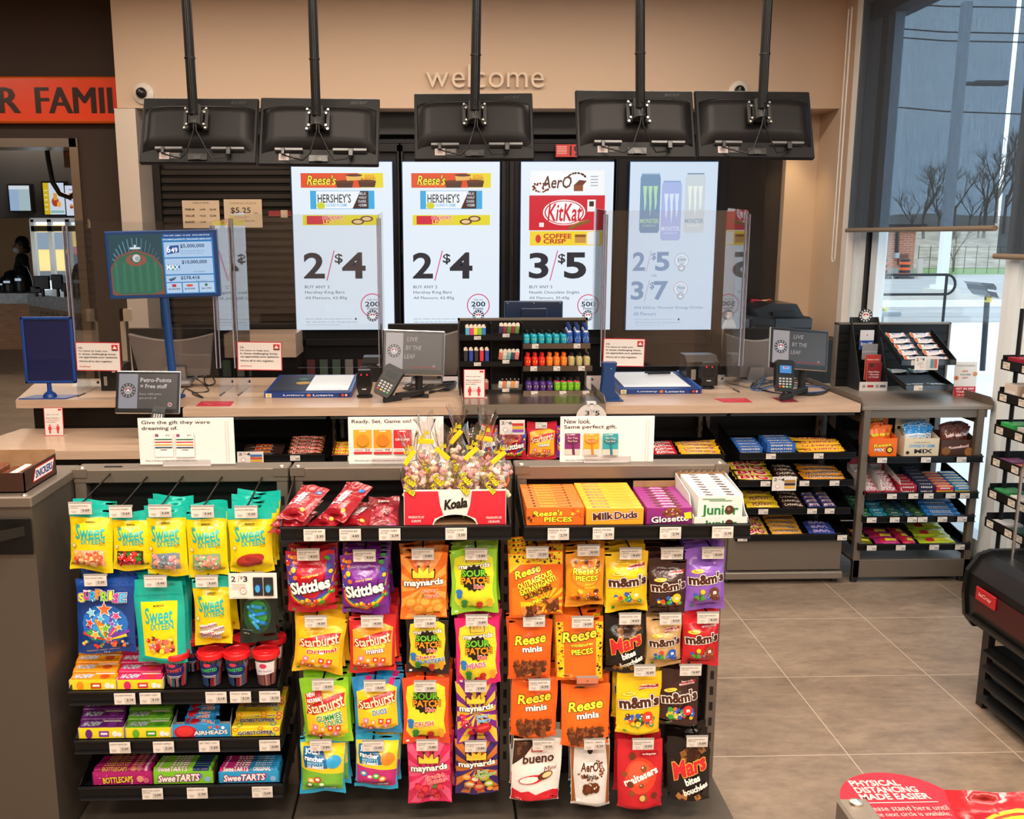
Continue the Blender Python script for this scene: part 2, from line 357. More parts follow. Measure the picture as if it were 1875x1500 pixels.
# side wall with the tall windows
st('wall_right', MB().box((XW, 6.3, 0), (XW+.25, 7.3, ZC), BEIGE, 'wall').box((XW, -4, 3.2), (XW+.25, 6.3, ZC), BEIGE, 'wall')
   .box((XW, -4, 0), (XW+.25, 6.3, .1), '#1c1c1e', 'paint').box((XW, -4, .1), (XW+.25, 1.0, 3.2), BEIGE, 'wall'))
WH = '#dfe6ea'
def window(n, y0, y1, far):
    f = MB(); X0, X1 = XW+.0, XW+.2
    for a, b in ((y0, y0+.09), (y1-.02, y1)): f.box((X0+.01, a, .1), (X1, b, 3.2), WH, 'paint', .004)
    f.box((X0+.06, y1-.15 if far else y1-.12, .1), (X0+.13, y1, 3.2), WH, 'paint')
    for dy in (.15, .168): f.box((X0+.05, y1-dy, .1), (X0+.12, y1-dy+.012, 3.2), '#101214', 'plastic')
    if far: f.box((X0+.07, y1-.27, .1), (X0+.13, y1-.18, 3.2), WH, 'paint')
    f.box((X0+.02, y0, 3.1), (X1, y1, 3.2), '#3a3d42', 'paint').box((X0+.02, y0, .1), (X1, y1, .2), WH, 'paint')
    o = st('window_%d' % n, f)
    MB().box((X0+.12, y0+.08, .2), (X0+.126, y1-.02, 3.1), '#fff', 'pane').build('pane', o)
window(1, 4.46, 6.3, True); window(2, 1.0, 4.40, False)
st('trim_3', MB().box((XW-.03, 6.27, 0), (XW+.02, 6.36, ZC), '#e3dcd4', 'plastic', .006).box((XW-.012, 4.40, .1), (XW+.2, 4.46, 3.2), WH, 'paint'))
def shade(y0, y1, zb, label):
    t = thing('roller_blind', (XW-.05, y0, 3.25), label, 'blind')
    MB().box((0, 0, zb-3.25), (.003, y1-y0, 0), '#333', 'blind_fabric').build('fabric', t)
    MB().tube([(0, -.01, zb-3.255), (0, y1-y0+.01, zb-3.255)], .014, '#857462', 'paint', 12).build('hem_bar', t)
    MB().tube([(.02, 0, .02), (.02, y1-y0, .02)], .035, '#4a4a4e', 'paint', 12).build('roller', t)
    return t
shade(PX(1820, 418, XW-.05).y, PX(1552, 418, XW-.05).y, PX(1700, 418, XW-.05).z, 'dark see-through roller blind over the far window beside the beige wall')
shade(1.1, PX(1824, 468, XW-.05).y, PX(1850, 468, XW-.05).z, 'dark roller blind hanging lower at the right edge of the photo')
ch = MB(); ps = [(XW-.06, 6.42, 3.2), (XW-.06, 6.42, 1.62)]+[(XW-.06, 6.42-.025+.025*cos(a*pi/6), 1.6-.03*sin(a*pi/6)) for a in range(7)]+[(XW-.06, 6.37, 3.2)]
ch.tube(ps, .005, '#e6e2dc', 'plastic', 6); ch.build('blind_cord', label='white looped bead cord hanging on the wall beside the far blind', cat='cord')
# outdoors
def gz(y): return 0 if y < 10 else -(y-10)*.018
g = MB(); 
def strip(d0, d1, mat, lift=0, x0=-20, x1=150):
    MBs = MB(); vs = [(x0, d0, gz(d0)-.06+lift), (x1, d0, gz(d0)-.06+lift), (x1, d1, gz(d1)-.06+lift), (x0, d1, gz(d1)-.06+lift)]
    return MBs.add(vs, [(0, 1, 2, 3)], '#fff', mat)
o = MB(); 
for d0, d1, mat_ in ((-5, 21.5, 'pavement'), (21.5, 28, 'road'), (28, 29, 'pavement'), (29, 37, 'verge'), (37, 68, 'road'), (68, 95, 'grass')):
    x0 = 3.0 if d0 < 10 else -2
    z0, z1 = gz(d0)-.05, gz(d1)-.05
    if mat_ == 'pavement' and d0 < 0: o.add([(3.0, -5, -.05), (60, -5, -.05), (60, 10, -.05), (3.0, 10, -.05)], [(0, 1, 2, 3)], '#fff', mat_); d0, z0, x0 = 10, -.05, 3.0
    o.add([(x0, d0, z0), (95, d0, z0), (95, d1, z1), (x0, d1, z1)], [(0, 1, 2, 3)], '#fff', mat_)
o.box((0, 28.6, gz(28.6)-.05), (95, 28.8, gz(28.6)+.1), '#c9c9c9', 'pavement')
tag(st('ground', o), None)
# hillside with bare trees
hs = MB(); vs = []; fs = []
for i in range(24):
    for j in range(5): vs.append((i*5, 95+j*7, gz(95)+[-1.2, 2.0, 4.2, 5.2, 5.6][j]+.5*sin(i*1.3+j)))
for i in range(23):
    for j in range(4): a = i*5+j; fs.append((a, a+5, a+6, a+1))
hs.add(vs, fs, '#fff', 'hillside', True); st('hillside', hs)
def groundpt(px, py, d):
    p = PY(px, py, d); return p
# brick building
Y = 66; a, b = PY(1560, 500, Y), PY(1678, 420, Y); zb = gz(Y)-.05
t = thing('brick_building', (b.x, Y, zb), 'red brick building across the road behind the striped drums', 'building')
MB().box((a.x-b.x, 0, .5), (0, 9, b.z-zb), '#a66', 'brick').build('wall', t)
MB().box((a.x-b.x, -.05, 0), (.05, 9, .55), '#9a9790', 'paint').build('foundation', t)
MB().box((a.x-b.x, -.5, b.z-zb), (.5, 9.4, b.z-zb+.35), '#2b2a2a', 'paint').build('roof', t)
q = lambda px, py: PY(px, py, Y-.05)-t.location
c0, c1 = q(1645, 466), q(1661, 485); MB().box((c0.x, -.12, c0.z), (c1.x, 0, c1.z), '#6b4a3c', 'paint').build('louvre', t)
c0, c1 = q(1637, 463), q(1644, 473); MB().box((c0.x, -.3, c0.z), (c1.x, 0, c1.z), '#a9b0b2', 'paint', .02).build('meter_box', t)
c0, c1 = q(1642, 422), q(1641, 463); MB().tube([(c0.x, -.15, c0.z), (c1.x, -.15, c1.z)], .12, '#3a332f', 'paint').build('drainpipe', t)
c0 = q(1614, 429); MB().ball((c0.x, -.15, c0.z), .35, '#b9a98c', 'plastic', sc=(1, .5, .6)).build('wall_lamp', t)
def drum(px, lab):
    Y = 58; b = PY(px, 508, Y); s = .95/30; z = gz(Y)-.04
    t = thing('traffic_drum', (b.x, Y, z), lab, 'traffic drum', 'striped drums')
    m = MB(); prof = []; cols = []; h0 = .18
    for k in range(7):
        prof.append((.36-.012*k, h0+k*.17)); cols.append(['#e8622a', '#26262a'][k % 2])
    m.lathe(prof, (0, 0, 0), cols[:6], 'plastic', 14).lathe([(0, h0+6*.17), (.29, h0+6*.17)], (0, 0, 0), '#e8622a', 'plastic', 14)
    m.build('barrel', t); MB().lathe([(.62, 0), (.6, .14), (.4, .2), (0, .2)], (0, 0, 0), '#3a3c40', 'plastic', 14).build('rubber_base', t)
drum(1613, 'orange and black striped drum, left one by the brick wall'); drum(1655, 'orange and black striped drum, right one near the brick corner')
Y = 58; p = PY(1683, 500, Y)
MB().box((p.x-.16, Y-.1, gz(Y)), (p.x+.16, Y+.1, gz(Y)+1.15), '#c6beb4', 'paint').build('bollard', label='pale post between the brick building and the fence', cat='bollard')
fn = thing('wire_fence', (PY(1680, 490, 72).x, 72, gz(72)-.05), 'low dark wire fence along the grass below the hillside', 'fence')
L = PY(1850, 490, 72).x-fn.location.x; m = MB()
for k in range(3): m.tube([(0, 0, .4+k*.8), (L, 0, .4+k*.8)], .022, '#77726a', 'paint', 5)
m.build('rail', fn); 
for k in range(9): MB().tube([(L*k/8, 0, 0), (L*k/8, 0, 2.1)], .035, '#77726a', 'paint', 6).build('fence_post', fn)
# white sign column and lamp pole
Y = 31; p0, p1 = PY(1719, 545, Y), PY(1730, 420, Y); zb = gz(Y)-.05
t = thing('white_column', (PY(1722, 545, Y).x, Y, zb), 'tall white post on a pale concrete block beyond the railing', 'post')
MB().box((-.13, -.13, .5), (.13, .13, 2.4+7), '#e9ecee', 'paint').build('shaft', t); MB().box((-.26, -.26, .42), (.26, .26, .55), '#eceff0', 'paint').build('base_plate', t)
MB().box((-.42, -.42, -.3), (.42, .42, .42), '#d2cec8', 'paint').build('footing', t)
Y = 52; pt = PY(1762, 153, Y); t = thing('street_lamp', (pt.x, Y, gz(Y)), 'street lamp with flat head seen through the dark blind', 'street lamp'); H = pt.z-gz(Y)
MB().tube([(0, 0, 0), (0, 0, H-.2), (.25, 0, H), (1.1, 0, H)], .16, '#7b7f84', 'paint', 10, .09).build('pole', t)
MB().box((.6, -.3, H-.1), (2.4, .3, H+.14), '#6b6f74', 'paint', .08).build('lamp_head', t)
wr = [(0, PX(1640, 196, 30)), (0, 0)]
for k, (ya, yb) in enumerate(((4, 12), (50, 60), (66, 76), (193, 208))):
    a, b = PY(1560, ya-4, 60), PY(1900, yb+2, 60)
    MB().tube([a, (a+b)/2+Vector((0, 0, -.15)), b], .045, '#4a5058', 'paint', 5).build('overhead_wire', label=['topmost', 'second', 'third', 'lowest'][k]+' dark wire crossing the sky behind the blind', cat='wire')
# railing, curved end
Y = 21; q = lambda x, y: PY(x, y, Y)
z0, z1 = q(1735, 503).z, q(1735, 539).z; xr = q(1734, 503).x; xe = q(1752, 520).x
t = thing('handrail', (xr, Y, gz(Y)), 'black tubular handrail with a rounded end outside the window', 'railing'); zc = (z0+z1)/2-gz(Y); r = (z0-z1)/2
MB().tube([(-9, 0, zc+r), (0, 0, zc+r)]+[(r*sin(a*pi/10)*.95, 0, zc+r*cos(a*pi/10)) for a in range(11)]+[(-9, 0, zc-r)], .03, '#16181c', 'paint', 8).build('loop', t)
MB().tube([(0, 0, zc+r), (0, 0, 0)], .032, '#16181c', 'paint').build('post', t); MB().tube([(-5, 0, zc+r), (-5, 0, 0)], .032, '#16181c', 'paint').build('post', t)
# picnic bench (left) and dark moulded seat on a post (right)
Y = 12; a, b = PY(1786, 518, Y), PY(1812, 545, Y); c = PY(1806, 604, Y)
t = thing('moulded_seat', (c.x, Y, 0), 'dark moulded seat on a black post with a yellow band', 'seat'); r_ = lambda x, y: (PY(x, y, Y).x-c.x, PY(x, y, Y).z)
pts = [r_(*p) for p in ((1779, 516), (1806, 520), (1812, 541), (1822, 548), (1793, 537), (1787, 526))]
m = MB(); cut = [r_(*p) for p in ((1779, 516), (1803, 518), (1808, 524), (1808, 530), (1792, 527), (1792, 531), (1808, 534), (1813, 545), (1797, 540), (1788, 530), (1785, 521))]
m.prism(cut, -.2, .2, '#2a2f35', 'plastic'); m.build('shell', t)
MB().tube([(r_(1808, 543)[0], 0, r_(1808, 543)[1]), (0, 0, 0)], .035, '#23272c', 'paint').build('post', t); z_ = r_(1809, 549)[1]; MB().tube([(r_(1809, 549)[0], 0, z_+.05), (r_(1809, 549)[0], 0, z_-.03)], .045, '#e0c53a', 'paint').build('yellow_band', t)
Y = 14; a = PY(1595, 570, Y); t = thing('picnic_bench', (a.x, Y, 0), 'grey bench with a slanting yellow strut, cut off by the window frame', 'bench'); z_ = a.z
MB().box((-1.2, -.4, z_-.05), (.28, .4, z_+.02), '#8a9197', 'plastic', .02).build('bench_top', t); MB().box((-.05, -.1, 0), (.15, .1, z_-.05), '#7c8389', 'plastic').build('leg', t)
MB().tube([(-.35, -.1, z_+.35), (.2, -.1, z_)], .03, '#d8cf52', 'paint').build('strut', t)
# bare trees on the hill
def tree(x, y, h, n, seed, lab):
    rnd = random.Random(seed); z = gz(95) + (0 if y < 96 else 3.2); m = MB()
    def br(p, d, L, r, k):
        e = p+d*L; m.tube([p, (p+e)/2+Vector((rnd.uniform(-1, 1), rnd.uniform(-1, 1), 0))*L*.05, e], r, '#fff', 'bark', 5, r*.6, False)
        if k <= 0: return
        for _ in range(3 if k > 1 else 4):
            dd = (d+Vector((rnd.uniform(-.8, .8), rnd.uniform(-.8, .8), rnd.uniform(-.1, .5)))).normalized(); br(p+(e-p)*rnd.uniform(.5, 1), dd, L*rnd.uniform(.55, .8), r*.55, k-1)
    br(Vector((0, 0, -.3)), Vector((0, 0, 1)), h*.3, h*.014, n)
    m.build('bare_tree', loc=(x, y, z), label=lab, cat='tree', group='bare trees on the hill')
k = 0
for px, h in ((1690, 13), (1715, 10), (1745, 12), (1772, 9), (1800, 15), (1818, 19), (1835, 16), (1668, 9), (1728, 8), (1790, 9)):
    yy = 104+(k*5) % 9; p = PY(px, 440, yy); k += 1
    tree(p.x, yy, h, 5 if h > 12 else 4, k, 'leafless grey tree on the hillside, '+['over the brick building roof', 'just right of the brick building', 'behind the white post, tall one', 'right of the white post', 'tall one near the right of the window', 'tallest, touching the blind edge', 'rightmost, at the window edge', 'small one over the left of the building', 'small one left of the white post', 'small one under the tall right trees'][k-1])
yy = 78; p = PY(1748, 470, yy); tree(p.x, yy, 6.5, 4, 33, 'low spreading bare shrub in front of the hillside fence')
# ================================================================ left of the counter: sign, dining area behind
Y = 6.9; a, b = PY(-120, 225, Y), PY(215, 140, Y); zc_ = (a.z+b.z)/2; hh = (b.z-a.z)/2
b.x = -2.15
t = thing('orange_sign', (b.x, Y, zc_), 'long glossy orange sign with black capital letters', 'sign')
m = MB(); m.box((a.x-b.x, 0, -hh), (0, .07, hh), '#e65a12', 'plastic', .012)
s = front(m, -2.0, 0, -hh*.86, hh*.86, -.0005, 'plastic'); s.rect(-1, -1, 1, 1, '#f2471c')
x_er, x_fam = PY(21, 185, Y).x-b.x, PY(138, 180, Y).x-b.x
f1 = lambda x: (x+1)/1.0
for dx in (-.008, -.004, 0, .004, .008): s.txt('FAMILY', (PY(66, 180, Y).x-b.x+1)+dx, -.03, 1.3, '#33190c', w=(b.x-PY(66, 180, Y).x)*1.14, align='l')
for dx in (-.008, -.004, 0, .004, .008): s.txt('BURGER', (PY(39, 180, Y).x-b.x+1)-.49+dx, -.03, 1.3, '#33190c', w=.95)
m.build('panel', t)
# dining area beyond the opening
K = 15.0
kq = lambda x, y, Y=K: PY(x, y, Y)
w = MB(); far = 18.5
xa, xb = kq(57, 400, far).x, kq(160, 400, far).x
w.box((-14, far, 0), (xa, far+.2, 3.4), '#c7a071', 'wall').box((xa, far, kq(0, 402, far).z+.0), (xb, far+.2, 3.4), '#c7a071', 'wall').box((xb, far, 0), (-1, far+.2, 3.4), '#c7a071', 'wall')
w.box((-14, 7.6, 3.4), (-1, far, 3.5), '#4a4038', 'wall').box((-2.3, 7.2, 0), (-2.14, far, 3.4), '#3a3430', 'wall').box((-14, 7.2, 0), (-13.9, far, 3.4), '#3a3430', 'wall')
w.build('wall_dining', kind='structure')
f = MB(); zt = kq(0, 402, far).z
for x in (63, 95, 128, 150): p = kq(x, 450, far); f.box((p.x-.04, far-.05, 0), (p.x+.04, far+.05, zt), '#b9b4aa', 'metal')
za, zb_ = kq(0, 414, far).z, kq(0, 424, far).z; f.box((xa, far-.05, zb_), (xb, far+.05, za), '#9c8666', 'paint'); f.box((xa, far-.05, zt-.05), (xb, far+.05, zt+.05), '#c9c6c0', 'metal').box((xa, far-.05, 0), (xb, far+.05, .4), '#b9b4aa', 'metal')
o = f.build('window_3', kind='structure'); MB().box((xa, far, .4), (xb, far+.01, zt), '#fff', 'pane').build('pane', o)
t = thing('parked_van', (kq(137, 470, 30).x, 30, -.05), 'dark red van parked outside the dining room door', 'van')
v0, v1 = kq(122, 500, 30), kq(152, 452, 30); hw = (v1.x-v0.x)/2
MB().box((-hw*1.2, 0, .35), (hw*1.2, 1.8, v1.z+.05), '#a02a3a', 'plastic', .2).build('body', t); MB().box((-hw*.95, -.02, v1.z-.75), (hw*.7, .02, v1.z-.2), '#2a3038', 'plastic').build('side_window', t)
for s_ in (-1, 1): MB().tube([(s_*hw*.8, -.05, .35), (s_*hw*.8, .2, .35)], .35, '#1a1a1c', 'plastic', 14).build('wheel', t)
p = kq(88, 470, 40); t = thing('yellow_bus', (p.x, 40, -.05), 'yellow bus seen through the dining room door', 'bus')
MB().box((-1.1, 0, .4), (1.2, 6, 2.3), '#dba84a', 'plastic', .3).build('body', t); MB().box((-1, .3, 0), (1.1, 5.5, .42), '#1c1c1e', 'plastic').build('chassis', t); MB().box((-.6, -.03, 1.3), (.8, .03, 2.0), '#4a5560', 'plastic').build('windscreen', t)
MB().box((-9.2+0, 19.2, -.06), (5, 60, -.05), '#fff', 'road').build('parking_lot', kind='structure')
# menu soffit
zs = kq(60, 398, 12).z
MB().box((-13, 12, zs), (kq(200, 398, 12).x, 12.4, 3.4), '#2b2a2c', 'wall').build('wall_menu', kind='structure')
def menu(x0, y0, x1, y1, lab, cols, nm='menu_screen'):
    a, b = kq(x0, y1, 11.9), kq(x1, y0, 11.9)
    m = MB(); m.box((a.x, 11.88, a.z), (b.x, 11.98, b.z), '#101010', 'plastic'); s = front(m, a.x+.02, b.x-.02, a.z+.02, b.z-.02, 11.878, 'screen'); cols(s); m.build(nm, label=lab, cat='screen')
def mA(s):
    s.rect(-1, -1, 1, 1, '#c4cede').rect(-1, -1, -.45, 1, '#c7a618')
    s.ell(.1, -.2, .35, '#a33a20', .3).rect(-.05, -.1, .3, .35, '#d9902c').ell(.45, -.35, .2, '#e0a048', .2).rect(-.4, -.9, .9, -.75, '#7fb0a8')
    for k in range(5): s.rect(-.9, .5-k*.3, -.6, .55-k*.3, '#efe6b0')
def mB(s):
    s.rect(-1, -1, 1, 1, '#c8cfe0')
    for x, y in ((-.5, .35), (.2, .3), (-.4, -.4), (.35, -.45)): s.ell(x, y, .2, '#c98434', .16).ell(x, y-.05, .2, '#6b3018', .05)
    for x in (-.6, .1): s.rect(x, .7, x+.4, .75, '#777').rect(x, 0, x+.4, .05, '#777')
menu(81, 332, 120, 396, 'menu screen with a yellow column and a burger picture', mA); menu(121, 337, 156, 398, 'menu screen with four small burgers at the opening edge', mB)
menu(18, 337, 57, 389, 'small pale blue menu screen on the dark bulkhead', lambda s: s.rect(-1, -1, 1, 1, '#8fa6c4').rect(-.1, -1, 1, 1, '#9db3b8').rect(-1, .7, 1, 1, '#c9d3da'))
# kitchen counter with wood front and stone top
t = thing('dining_counter', (kq(52, 545).x, K, 0), 'wood fronted counter with a pale stone top in the dining area', 'counter')
x5 = t.location.x; zt = kq(30, 537).z
MB().box((-6, 0, 0), (0, .9, zt-.1), '#fff', 'woodfront').build('wood_front', t); MB().box((-6.02, -.05, zt-.16), (.02, .9, zt), '#fff', 'stone').build('worktop', t)
a, b = kq(52, 540), PY(175, 515, 12.8); dx, dy = b.x-a.x, b.y-a.y
M_ = Matrix(((dx, 0, 0, 0), (dy, 1, 0, 0), (0, 0, 1, 0), (0, 0, 0, 1)))
MB().box((0, 0, 0), (1, .9, zt-.1), '#fff', 'palewood', M=M_).build('side_front', t); MB().box((0, -.05, zt-.18), (1, .9, zt+.01), '#fff', 'stone', M=M_).build('side_worktop', t)
m = MB(); s = Surf(m, lambda u, v, d: Vector((x5+dx*(.5+u/2)+dy*-.001, K+dy*(.5+u/2)-.01-d*8, .55+v*.2)), 1, .2, 'print'); s.txt('GOOD FOOD', .0, 0, .9, '#6b5a4c', w=1.3, bold=.03)
m2 = m.build('counter_lettering', t); m2.matrix_parent_inverse = Matrix.Translation(-t.location)
rnd = random.Random(5)
for k, (px, w_, h_, kind) in enumerate(((22, .3, .34, 0), (42, .28, .42, 0), (76, .22, .3, 1), (104, .16, .32, 1), (117, .1, .2, 1), (10, .2, .25, 0), (150, .3, .5, 0), (64, .16, .15, 1))):
    y_ = K+.4 if px < 52 else 13.9; p = PY(px, 520, y_); t2 = thing(['drink_machine', 'till_screen'][kind], (p.x, y_, zt+.012), 'dark '+['rounded drink machine', 'till screen on a stand'][kind]+' on the dining counter, '+['second from left', 'third from left', 'at the corner', 'right of the corner', 'beside the steel post', 'leftmost', 'rightmost, by the opening edge', 'left of the corner'][k], ['machine', 'till'][kind])
    if kind == 0: MB().lathe([(w_/2, 0), (w_/2*1.05, h_*.3), (w_/2*.9, h_*.6), (w_*.3, h_*.9), (0, h_)], (0, 0, 0), '#15161a', 'plastic', 14).build('body', t2); MB().box((-w_*.2, -w_*.55, h_*.4), (w_*.15, -w_*.4, h_*.5), '#9aa4ad', 'metal').build('spout', t2)
    else: MB().box((-w_/2, 0, h_*.35), (w_/2, .05, h_), '#17181b', 'plastic', .01).build('display', t2); MB().tube([(0, .03, 0), (0, .03, h_*.4)], .025, '#1a1b1e', 'plastic').build('stand', t2)
# person behind the dining counter
def person():
    vs = [(0, 0, .98), (0, 0, 1.2), (0, .01, 1.38), (0, 0, 1.48), (.2, 0, 1.38), (.27, -.08, 1.12), (.2, -.3, 1.02), (-.2, 0, 1.38), (-.27, -.08, 1.12), (-.2, -.3, 1.02), (.1, 0, .9), (.11, 0, .5), (.11, .02, .08), (-.1, 0, .9), (-.11, 0, .5), (-.11, .02, .08), (.11, -.14, .05), (-.11, -.14, .05)]
    es = [(0, 1), (1, 2), (2, 3), (2, 4), (4, 5), (5, 6), (2, 7), (7, 8), (8, 9), (0, 10), (10, 11), (11, 12), (0, 13), (13, 14), (14, 15), (12, 16), (15, 17)]
    rs = [.15, .14, .14, .06, .065, .05, .038, .065, .05, .038, .09, .065, .045, .09, .065, .045, .035, .035]
    me = bpy.data.meshes.new('person'); me.from_pydata(vs, es, []); o = bpy.data.objects.new('person', me); COL.objects.link(o)
    sk = o.modifiers.new('s', 'SKIN'); sb = o.modifiers.new('b', 'SUBSURF'); sb.levels = sb.render_levels = 2
    for i, v in enumerate(me.skin_vertices[0].data): v.radius = (rs[i], rs[i]*.8); v.use_root = (i == 0)
    me.materials.append(nodemat('dark_cloth', lambda n, b: None, Base_Color=(.012, .012, .014, 1), Roughness=.9))
    p = PY(38, 450, K+1.3); o.location = (p.x, K+1.3, 0); o.rotation_euler = (0, 0, R(-55))
    tag(o, 'person in dark clothes and pale face mask standing behind the dining counter', 'person')
    h = MB().ball((0, 0, 1.6), .105, '#8a6048', 'paint', 16, (.85, 1, 1.22)); h.ball((0, -.11, 1.59), .02, '#8a6048', 'paint', 8, (.8, 1.1, 1.3))
    for s_ in (-1, 1): h.ball((s_*.09, .0, 1.59), .028, '#8a6048', 'paint', 8, (.4, .8, 1.2)); h.ball((s_*.036, -.092, 1.615), .012, '#1a1210', 'paint', 8)
    h.build('head', o)
    MB().ball((0, .025, 1.645), .118, '#0d0b0b', 'paint', 16, (.92, 1, 1.1)).ball((0, .08, 1.55), .075, '#0d0b0b', 'paint', 12).build('hair', o)
    MB().ball((0, -.06, 1.54), .075, '#dfe3e6', 'paint', 14, (.9, .9, .75)).build('face_mask', o)
    for s_ in (-1, 1):
        hd = MB(); c = Vector((s_*.2, -.33, 1.01)); hd.ball(c, .045, '#8a6048', 'paint', 10, (.8, 1.1, .5))
        for k in range(4): hd.tube([c+Vector((-.025+k*.017, -.03, 0)), c+Vector((-.03+k*.02, -.085, -.01)), c+Vector((-.03+k*.02, -.1+abs(k-1.5)*.01, -.03))], .009, '#8a6048', 'paint', 6)
        hd.tube([c+Vector((-s_*.03, 0, 0)), c+Vector((-s_*.06, -.04, -.01))], .01, '#8a6048', 'paint', 6); hd.build('hand', o)
person()
p = PY(30, 262, 8.2); c = [PY(x, y, 8.2) for x, y in ((84, 255), (88, 290), (97, 335), (110, 355), (128, 362), (143, 350), (150, 325), (152, 290))]
MB().tube(c, .022, '#1a1a1a', 'plastic', 8).build('hanging_cable', label='thick black cable looping down in the opening', cat='cable')
a, b = PY(118, 307, 7.6), PY(148, 270, 7.6); MB().box((a.x, 7.6, a.z), (b.x, 7.61, b.z), '#6a5a50', 'card').box((a.x+.02, 7.598, b.z-.06), (b.x-.04, 7.6, b.z-.04), '#b06a3a', 'card').build('hanging_notice', label='faded paper notice hanging in the top corner of the opening', cat='notice')
# ================================================================ back wall: shutter, screens, welcome, cameras
YB = 6.98
q = lambda x, y, Y=6.8: PY(x, y, Y)
m = MB(); a, b = q(316, 660, 6.93), q(532, 300, 6.93); z = a.z; 
n = int((b.z-a.z)/.055); prof = []
for k in range(n):
    z0 = a.z+k*.055; prof += [(6.93, z0), (6.915, z0+.012), (6.915, z0+.043), (6.93, z0+.053)]
vs = []; 
for y_, z_ in prof: vs += [(a.x, y_, z_), (b.x, y_, z_)]
m.add(vs, [(2*i, 2*i+1, 2*i+3, 2*i+2) for i in range(len(prof)-1)], '#2a2420', 'satin')
t = thing('roller_shutter', (0, 0, 0), 'dark ribbed roller shutter left of the bright screens', 'shutter'); m.build('slats', t)
[MB().box((x_, 6.88, .9), (x_+.05, 6.97, b.z+.1), '#1c1815', 'satin').build('side_rail', t) for x_ in (a.x-.05, b.x)]
def poster(x0, y0, x1, y1, lab, art):
    a, b = q(x0, y1, 6.9), q(x1, y0, 6.9); m = MB(); m.box((a.x, 6.895, a.z), (b.x, 6.905, b.z), '#cdb497', 'card'); art(front(m, a.x, b.x, a.z, b.z, 6.895, 'card')); m.build('price_poster', label=lab, cat='poster')
def pa(s):
    s.txt('TOBACCO PRICES', 0, .82, .12, '#241c16', w=.9)
    for k, (t1, t2, t3) in enumerate((('PREMIUM', '16.80', '25.00'), ('VALUE', '14.24', '23.80'), ('BUDGET', '13.80', ''))):
        s.txt(t1, -.85, .35-k*.45, .14, '#241c16', w=.5, bold=.03, align='l'); s.txt(t2, .1, .35-k*.45, .12, '#241c16', w=.3, bold=.02)
        if t3: s.txt(t3, .65, .35-k*.45, .12, '#241c16', w=.35, bold=.02)
def pb(s):
    s.txt('VAPING PODS', .0, .72, .13, '#8a6a44', w=1.4).txt('$5.25', -.12, .2, .44, '#241c16', w=1.05, bold=.02).txt('/POD', .68, .02, .1, '#241c16', w=.22)
    s.rect(-.5, -.25, .3, -.23, '#8a7a68').txt('*PLUS APPLICABLE TAXES', .15, -.52, .08, '#241c16', w=.9)
poster(336, 367, 401, 418, 'cream tobacco price poster taped on the dark shutter', pa); poster(412, 365, 479, 417, 'cream vaping pods $5.25 poster taped on the dark shutter', pb)
a, b = q(492, 396, 6.9), q(560, 386, 6.9); MB().box((a.x, 6.9, a.z), (b.x, 6.905, b.z), '#8c1c22', 'print').box((q(500, 0, 6.9).x, 6.897, a.z-.01), (q(513, 0, 6.9).x, 6.9, b.z+.005), '#cdb497', 'print').build('red_strip', label='thin red strip label across the shutter', cat='label')
# black frames and cabinet behind the counter
cab = thing('display_cabinet', (0, 6.8, 0), 'tall black cabinet framing the four bright screens', 'cabinet')
xl, xr = q(533, 400).x, q(1330, 400).x
MB().box((xl, .02, 0), (xr, .15, 2.42), '#17161a', 'satin').build('back_panel', cab)
def frame(x0, x1):
    a, b = q(x0, 0).x, q(x1, 0).x; f = MB()
    z0, z1 = 1.02, 2.33
    f.box((a-.035, -.02, z0-.05), (a, .03, z1+.05), '#1d1b1d', 'satin', .004).box((b, -.02, z0-.05), (b+.035, .03, z1+.05), '#1d1b1d', 'satin', .004)
    f.box((a-.035, -.02, z1), (b+.035, .03, z1+.06), '#1d1b1d', 'satin', .004).box((a-.035, -.02, z0-.05), (b+.035, .03, z0), '#1d1b1d', 'satin', .004)
    f.box((a-.02, -.03, 1.62), (a-.01, -.02, 1.72), '#0c0c0d', 'plastic'); return f.build('door_frame', cab)
for x0, x1 in ((541, 722), (735, 919), (944, 1130), (1137, 1322)): frame(x0, x1)
MB().box((q(1330, 0).x, .1, 0), (q(1429, 0).x, .16, 2.55), '#231a14', 'satin').build('side_panel', cab)
s = MB().box((-1.9, .0, 2.45), (2.5, .07, 2.6), '#1b1a1c', 'paint'); s.build('header', cab)
# lower cabinet with dim gift card rows
for r in range(2):
    for k in range(12):
        x = xl+.08+k*.092; rnd.seed(r*20+k); MB().box((x, -.012, .62+r*.19-.06), (x+.058, -.006, .74+r*.19-.06), rnd.choice(['#5a3038', '#3b4a3c', '#444444', '#5b4a3a', '#2f3a55', '#552222', '#6a655e']), 'card').build('gift_card', loc=(0, 6.8, 0), label='dim gift card below the left screens, '+['upper', 'lower'][1-r]+' row, '+['first', 'second', 'third', 'fourth', 'fifth', 'sixth', 'seventh', 'eighth', 'ninth', 'tenth', 'eleventh', 'twelfth'][k]+' from the left', cat='gift card', group='gift cards in the dark lower cabinet')
def screen_obj(x0, x1, lab, art, y0=297, y1=603.5):
    a, b = q(x0, y1), q(x1, y0); cx, cz = (a.x+b.x)/2, (a.z+b.z)/2; hx_, hz = (b.x-a.x)/2, (b.z-a.z)/2
    t = thing('menu_screen', (cx, 6.77, cz), lab, 'screen', 'upright promotion screens')
    MB().box((-hx_-.006, 0, -hz-.006), (hx_+.006, .035, hz+.006), '#1a3f6b', 'plastic', .003).build('housing', t)
    m = MB(); s = front(m, -hx_, hx_, -hz, hz, -.0005, 'screen', .0004); art(s); m.build('display', t)
WS = '#e2edf8'
